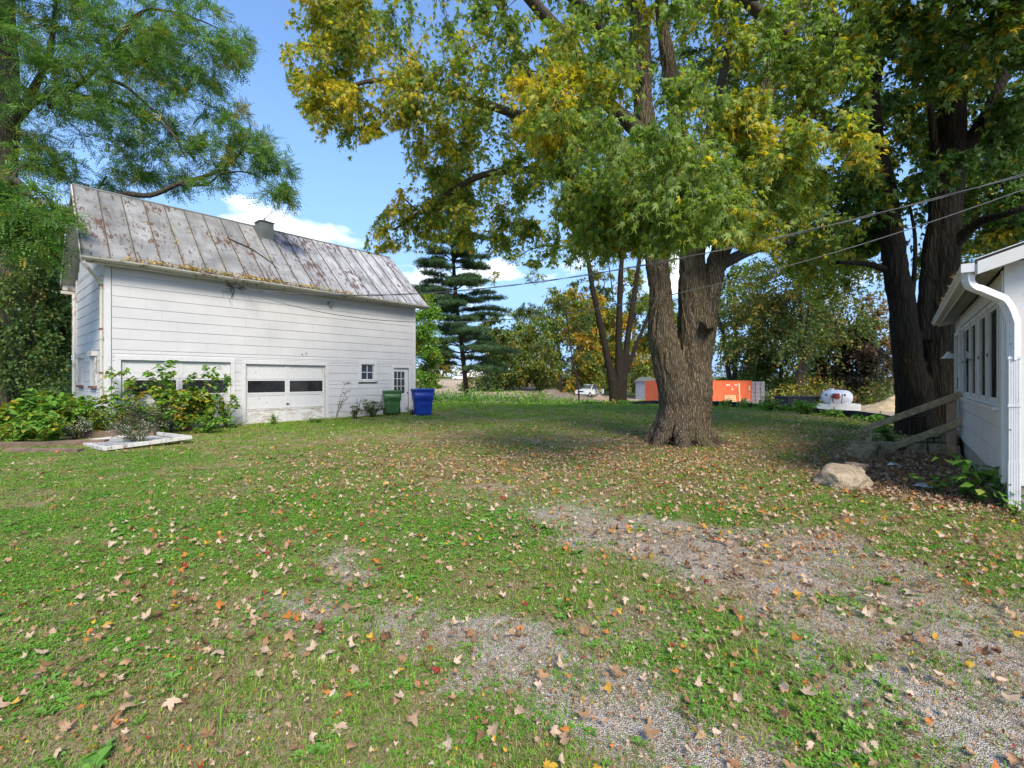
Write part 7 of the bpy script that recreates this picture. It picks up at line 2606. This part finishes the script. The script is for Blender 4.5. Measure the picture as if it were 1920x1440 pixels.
def scatter(name, label, cat, P, rot, scl, idx, coll, parent=None):
    me = bpy.data.meshes.new(name)
    n = len(P)
    me.vertices.add(n)
    me.vertices.foreach_set('co', np.asarray(P, dtype=np.float32).ravel())
    a = me.attributes.new('rot', 'FLOAT_VECTOR', 'POINT')
    a.data.foreach_set('vector', np.asarray(rot, dtype=np.float32).ravel())
    a = me.attributes.new('scl', 'FLOAT', 'POINT')
    a.data.foreach_set('value', np.asarray(scl, dtype=np.float32))
    a = me.attributes.new('pick', 'INT', 'POINT')
    a.data.foreach_set('value', np.asarray(idx, dtype=np.int32))
    ng = bpy.data.node_groups.new(name + '_scatter', 'GeometryNodeTree')
    ng.interface.new_socket('Geometry', in_out='INPUT', socket_type='NodeSocketGeometry')
    ng.interface.new_socket('Geometry', in_out='OUTPUT', socket_type='NodeSocketGeometry')
    gi = ng.nodes.new('NodeGroupInput')
    go = ng.nodes.new('NodeGroupOutput')
    ci = nd(ng, 'GeometryNodeCollectionInfo', {'Collection': coll, 'Separate Children': True, 'Reset Children': True})
    def attr(nm, t):
        x = ng.nodes.new('GeometryNodeInputNamedAttribute')
        x.data_type = t
        x.inputs['Name'].default_value = nm
        return x.outputs[0]
    er = nd(ng, 'FunctionNodeEulerToRotation', {0: attr('rot', 'FLOAT_VECTOR')})
    ip = nd(ng, 'GeometryNodeInstanceOnPoints', {'Points': gi.outputs[0], 'Instance': ci.outputs[0], 'Pick Instance': True, 'Instance Index': attr('pick', 'INT'), 'Rotation': er.outputs[0], 'Scale': attr('scl', 'FLOAT')})
    ng.links.new(ip.outputs[0], go.inputs[0])
    o = put(name, me, parent)
    md = o.modifiers.new('scatter', 'NODES')
    md.node_group = ng
    return tag(o, label, cat, None, 'stuff')


def sample_lawn(rg, dens, y0, y1, dy=.25, margin=1.2):
    X, Y = [], []
    y = y0
    while y < y1:
        w = 1.12 * (y + dy) + margin
        n = rg.poisson(dens(y) * 2 * w * dy)
        X.append(rg.uniform(-w, w, n))
        Y.append(rg.uniform(y, y + dy, n))
        y += dy
    x, y = np.concatenate(X), np.concatenate(Y)
    k = clear_ground(x, y, .02)
    return x[k], y[k]


gr = np.random.default_rng(99)
def lay(x, y, keep_p, lift=0.0):
    k = gr.random(len(x)) < keep_p
    x, y = x[k], y[k]
    return np.column_stack([x, y, gz(x, y) + lift])


grass_meshes = [blades(gr, 62, .15, .012, .040, .0050, 1.2, M_GRASS, 'grass_tuft') for _ in range(6)]
tall_meshes = [blades(gr, 46, .16, .035, .10, .005, .8, M_GRASS, 'grass_tuft') for _ in range(4)]
dry_meshes = [blades(gr, 62, .15, .01, .035, .0038, 2.2, M_DRY, 'dry_tuft') for _ in range(5)]
clov_meshes = [clover(gr, 46, .13, M_CLOVER, 'clover_tuft') for _ in range(6)]
ros_meshes = [rosette(gr, int(gr.integers(6, 11)), M_WEED, 'weed_rosette', .055) for _ in range(6)]
dens = lambda y: 170 if y < 4.5 else 70 if y < 7.5 else 42 if y < 12 else 24 if y < 18 else 14
x, y = sample_lawn(gr, dens, 1.5, 36)
gm, sm_, dm = gravel_mask(x, y), soil_mask(x, y), dry_mask(x, y)
P = lay(x, y, np.clip((1 - 1.05 * gm) * (1 - sm_) * (1 - .55 * dm), 0, 1))
n = len(P)
far = np.clip(P[:, 1] / 9, 1, 2.0)
scatter('grass', 'short green grass of the lawn', 'grass', P, np.column_stack([np.zeros((n, 2)), gr.uniform(0, 6.28, n)]), far * gr.uniform(.75, 1.2, n), gr.integers(0, 6, n), hidden_collection('grass_tuft', grass_meshes))
x, y = sample_lawn(gr, lambda y: 8 if y < 10 else 5, 1.5, 40)
gm, sm_ = gravel_mask(x, y), soil_mask(x, y)
edge = smoothstep(.55, .75, fbm(x, y, .8, 61)) + .9 * smoothstep(24, 30, y) + .8 * ((to_local(x, y, BARN, BARN_RZ)[1] > -.5) & (x < 0)) + .8 * smoothstep(4.3, 5.5, x) * smoothstep(7.0, 6.2, y)
P = lay(x, y, np.clip(edge * (1 - 1.3 * gm) * (1 - .9 * sm_), 0, 1))
n = len(P)
scatter('tall_grass', 'longer grass in ragged tufts about the lawn edges', 'grass', P, np.column_stack([np.zeros((n, 2)), gr.uniform(0, 6.28, n)]), gr.uniform(.7, 1.4, n) * np.clip(P[:, 1] / 12, 1, 1.8), gr.integers(0, 4, n), hidden_collection('tall_tuft', tall_meshes))
x, y = sample_lawn(gr, lambda y: 90 if y < 7 else 46 if y < 12 else 16, 1.5, 24)
gm, sm_, dm = gravel_mask(x, y), soil_mask(x, y), dry_mask(x, y)
P = lay(x, y, np.clip(dm * (1 - .75 * gm) * (1 - .6 * sm_) + .22, 0, 1))
n = len(P)
scatter('dry_grass', 'dead tan grass matted among the green', 'grass', P, np.column_stack([np.zeros((n, 2)), gr.uniform(0, 6.28, n)]), np.clip(P[:, 1] / 9, 1, 1.8) * gr.uniform(.7, 1.3, n), gr.integers(0, 5, n), hidden_collection('dry_tuft', dry_meshes))
x, y = sample_lawn(gr, lambda y: 62 if y < 7 else 30, 1.5, 11)
gm, sm_ = gravel_mask(x, y), soil_mask(x, y)
cl_ = 1.0 * smoothstep(.40, .54, fbm(x, y, .75, 51) + .10 * np.exp(-(((x + 3) / 2.8) ** 2 + ((y - 6.2) / 2.4) ** 2)))
P = lay(x, y, np.clip(cl_ * (1 - 1.3 * gm) * (1 - sm_), 0, 1))
n = len(P)
scatter('clover', 'patches of bright clover in the lawn', 'clover', P, np.column_stack([np.zeros((n, 2)), gr.uniform(0, 6.28, n)]), gr.uniform(.8, 1.3, n), gr.integers(0, 6, n), hidden_collection('clover_tuft', clov_meshes))
x, y = sample_lawn(gr, lambda y: 44 if y < 6 else 16, 1.5, 12)
gm, sm_ = gravel_mask(x, y), soil_mask(x, y)
wp = smoothstep(.44, .62, fbm(x, y, .9, 71))
P = lay(x, y, np.clip((wp + .12) * (1 - 1.1 * gm) * (1 - .8 * sm_), 0, 1))
n = len(P)
scatter('lawn_weeds', 'small broad-leaved weeds dotted through the lawn', 'weeds', P, np.column_stack([gr.normal(0, .12, (n, 2)), gr.uniform(0, 6.28, n)]), gr.uniform(.35, .85, n) * np.where(gr.random(n) < .12, 1.5, 1), gr.integers(0, 6, n), hidden_collection('weed_rosette', ros_meshes))
# stones of the gravel
import bmesh
pebs = []
for k in range(5):
    bm = bmesh.new()
    bmesh.ops.create_icosphere(bm, subdivisions=1, radius=1)
    for v in bm.verts:
        v.co = Vector((v.co.x * gr.uniform(.7, 1.2), v.co.y * gr.uniform(.6, 1.1), v.co.z * gr.uniform(.4, .8)))
    me = bpy.data.meshes.new('pebble')
    bm.to_mesh(me)
    bm.free()
    pebs.append(me)
mp, nt, b = newmat('limestone_chip')
nt.links.new(ramp(nt, nd(nt, 'ShaderNodeObjectInfo').outputs['Random'], [(0, (.36, .32, .275)), (.5, (.50, .455, .405)), (.85, (.60, .555, .50)), (1, (.74, .70, .64))]), b.inputs['Base Color'])
b.inputs['Roughness'].default_value = .9
for me in pebs:
    me.materials.append(mp)
x, y = sample_lawn(gr, lambda y: 900 if y < 3.5 else 520 if y < 5 else 240, 1.6, 8)
P = lay(x, y, np.clip((gravel_mask(x, y) - .25) * 1.3, 0, 1) * smoothstep(8, 6.5, y), .001)
n = len(P)
scatter('gravel', 'grey crushed stone worn bare in the lawn', 'gravel', P, gr.uniform(0, 6.28, (n, 3)), .0045 * gr.lognormal(0, .32, n), gr.integers(0, 5, n), hidden_collection('pebble', pebs))

# fallen leaves: the three hundred that show largest one by one, the rest as a scatter
dead = [dead_leaf(gr, 'fallen_leaf', k) for k in range(18)]
def leaf_density(x, y):
    band = np.exp(-((y - 9.0) / 4.0) ** 2) * smoothstep(-6.5, -1.5, x)
    d = 9 + 9 * smoothstep(6, 3, y) + 34 * band + 80 * soil_mask(x, y) * (x > 4.6) + 14 * smoothstep(-1, 2.5, x) + 4 * smoothstep(12, 15, y) * smoothstep(-7, -3, x)
    return 5.2 * d * (1 - .62 * smoothstep(10.0, 13.5, y)) * (1 - .5 * smoothstep(16, 22, y)) * (.25 + 1.5 * fbm(x, y, .7, 81)) * smoothstep(34, 22, y) * (1 - .55 * smoothstep(-3, -6, x))
x, y = sample_lawn(gr, lambda y: 420 if y < 18 else 200, 1.55, 32, .25, .8)
ref = np.where(y < 18, 420.0, 200.0)
P = lay(x, y, np.clip(leaf_density(x, y) / ref, 0, 1))
n = len(P)
near = P[:, 1] < 12
P[:, 2] += np.where(soil_mask(P[:, 0], P[:, 1]) > .5, gr.uniform(0, .035, n), gr.uniform(.018, .055, n))
S = (.042 + .088 * gr.random(n) ** 1.5) * np.where(gr.random(n) < .25, .7, 1.0) * np.where(P[:, 1] > 12, 1.15, 1.0)
E = np.column_stack([gr.normal(0, .45, n), gr.normal(0, .45, n), gr.uniform(0, 6.28, n)])
flip = gr.random(n) < .35
E[flip, 0] += math.pi
P[flip, 2] += S[flip] * .12
I = gr.integers(0, 18, n)
inview = abs(P[:, 0] / P[:, 1]) < 1.1
vis = inview & (P[:, 1] > 1.95)
order = np.argsort(np.where(vis, -S / P[:, 1], 1e3))
top = order[:300]
rest = order[300:]
for i in top:
    put('fallen_leaf', dead[I[i]], lawn, P[i], tuple(E[i]), float(S[i]))
o = scatter('fallen_leaves', None, None, P[rest], E[rest], S[rest], I[rest], hidden_collection('dead_leaf', dead), lawn)
# crumbs of broken leaf
x, y = sample_lawn(gr, lambda y: 620 if y < 5 else 420 if y < 9 else 140, 1.5, 15, .25, .8)
P = lay(x, y, np.clip(.42 + .5 * dry_mask(x, y) + .55 * gravel_mask(x, y), 0, 1), 0)
n = len(P)
P[:, 2] += gr.uniform(.006, .038, n)
scatter('leaf_crumbs', 'crumbled bits of dead leaf strewn over the lawn', 'leaf litter', P, np.column_stack([gr.normal(0, .7, (n, 2)), gr.uniform(0, 6.28, n)]), gr.uniform(.010, .040, n), gr.integers(0, 12, n), hidden_collection('leaf_crumb', dead))
# bare twigs at the foot of the big trunk
tw = MB()
rt = random.Random(4)
for k in range(46):
    a = rt.uniform(2.2, 5.6)
    r = rt.uniform(.7, 1.5)
    x, y = mb_[0] + r * math.cos(a) - .25, mb_[1] + r * math.sin(a) * .7 + .15
    l, b_ = rt.uniform(.1, .4), rt.uniform(0, 6.28)
    z_ = float(gz(x, y)) + rt.uniform(.02, .12)
    tw.tube([(x, y, z_), (x + l * math.cos(b_), y + l * math.sin(b_), z_ + rt.uniform(-.02, .1))], [.007, .004], 4)
o = tw.build('fallen_twigs', MAT['branch_dead'])
o['kind'] = 'stuff'
tag(o, 'bare twigs scattered round the foot of the huge trunk', 'twigs')
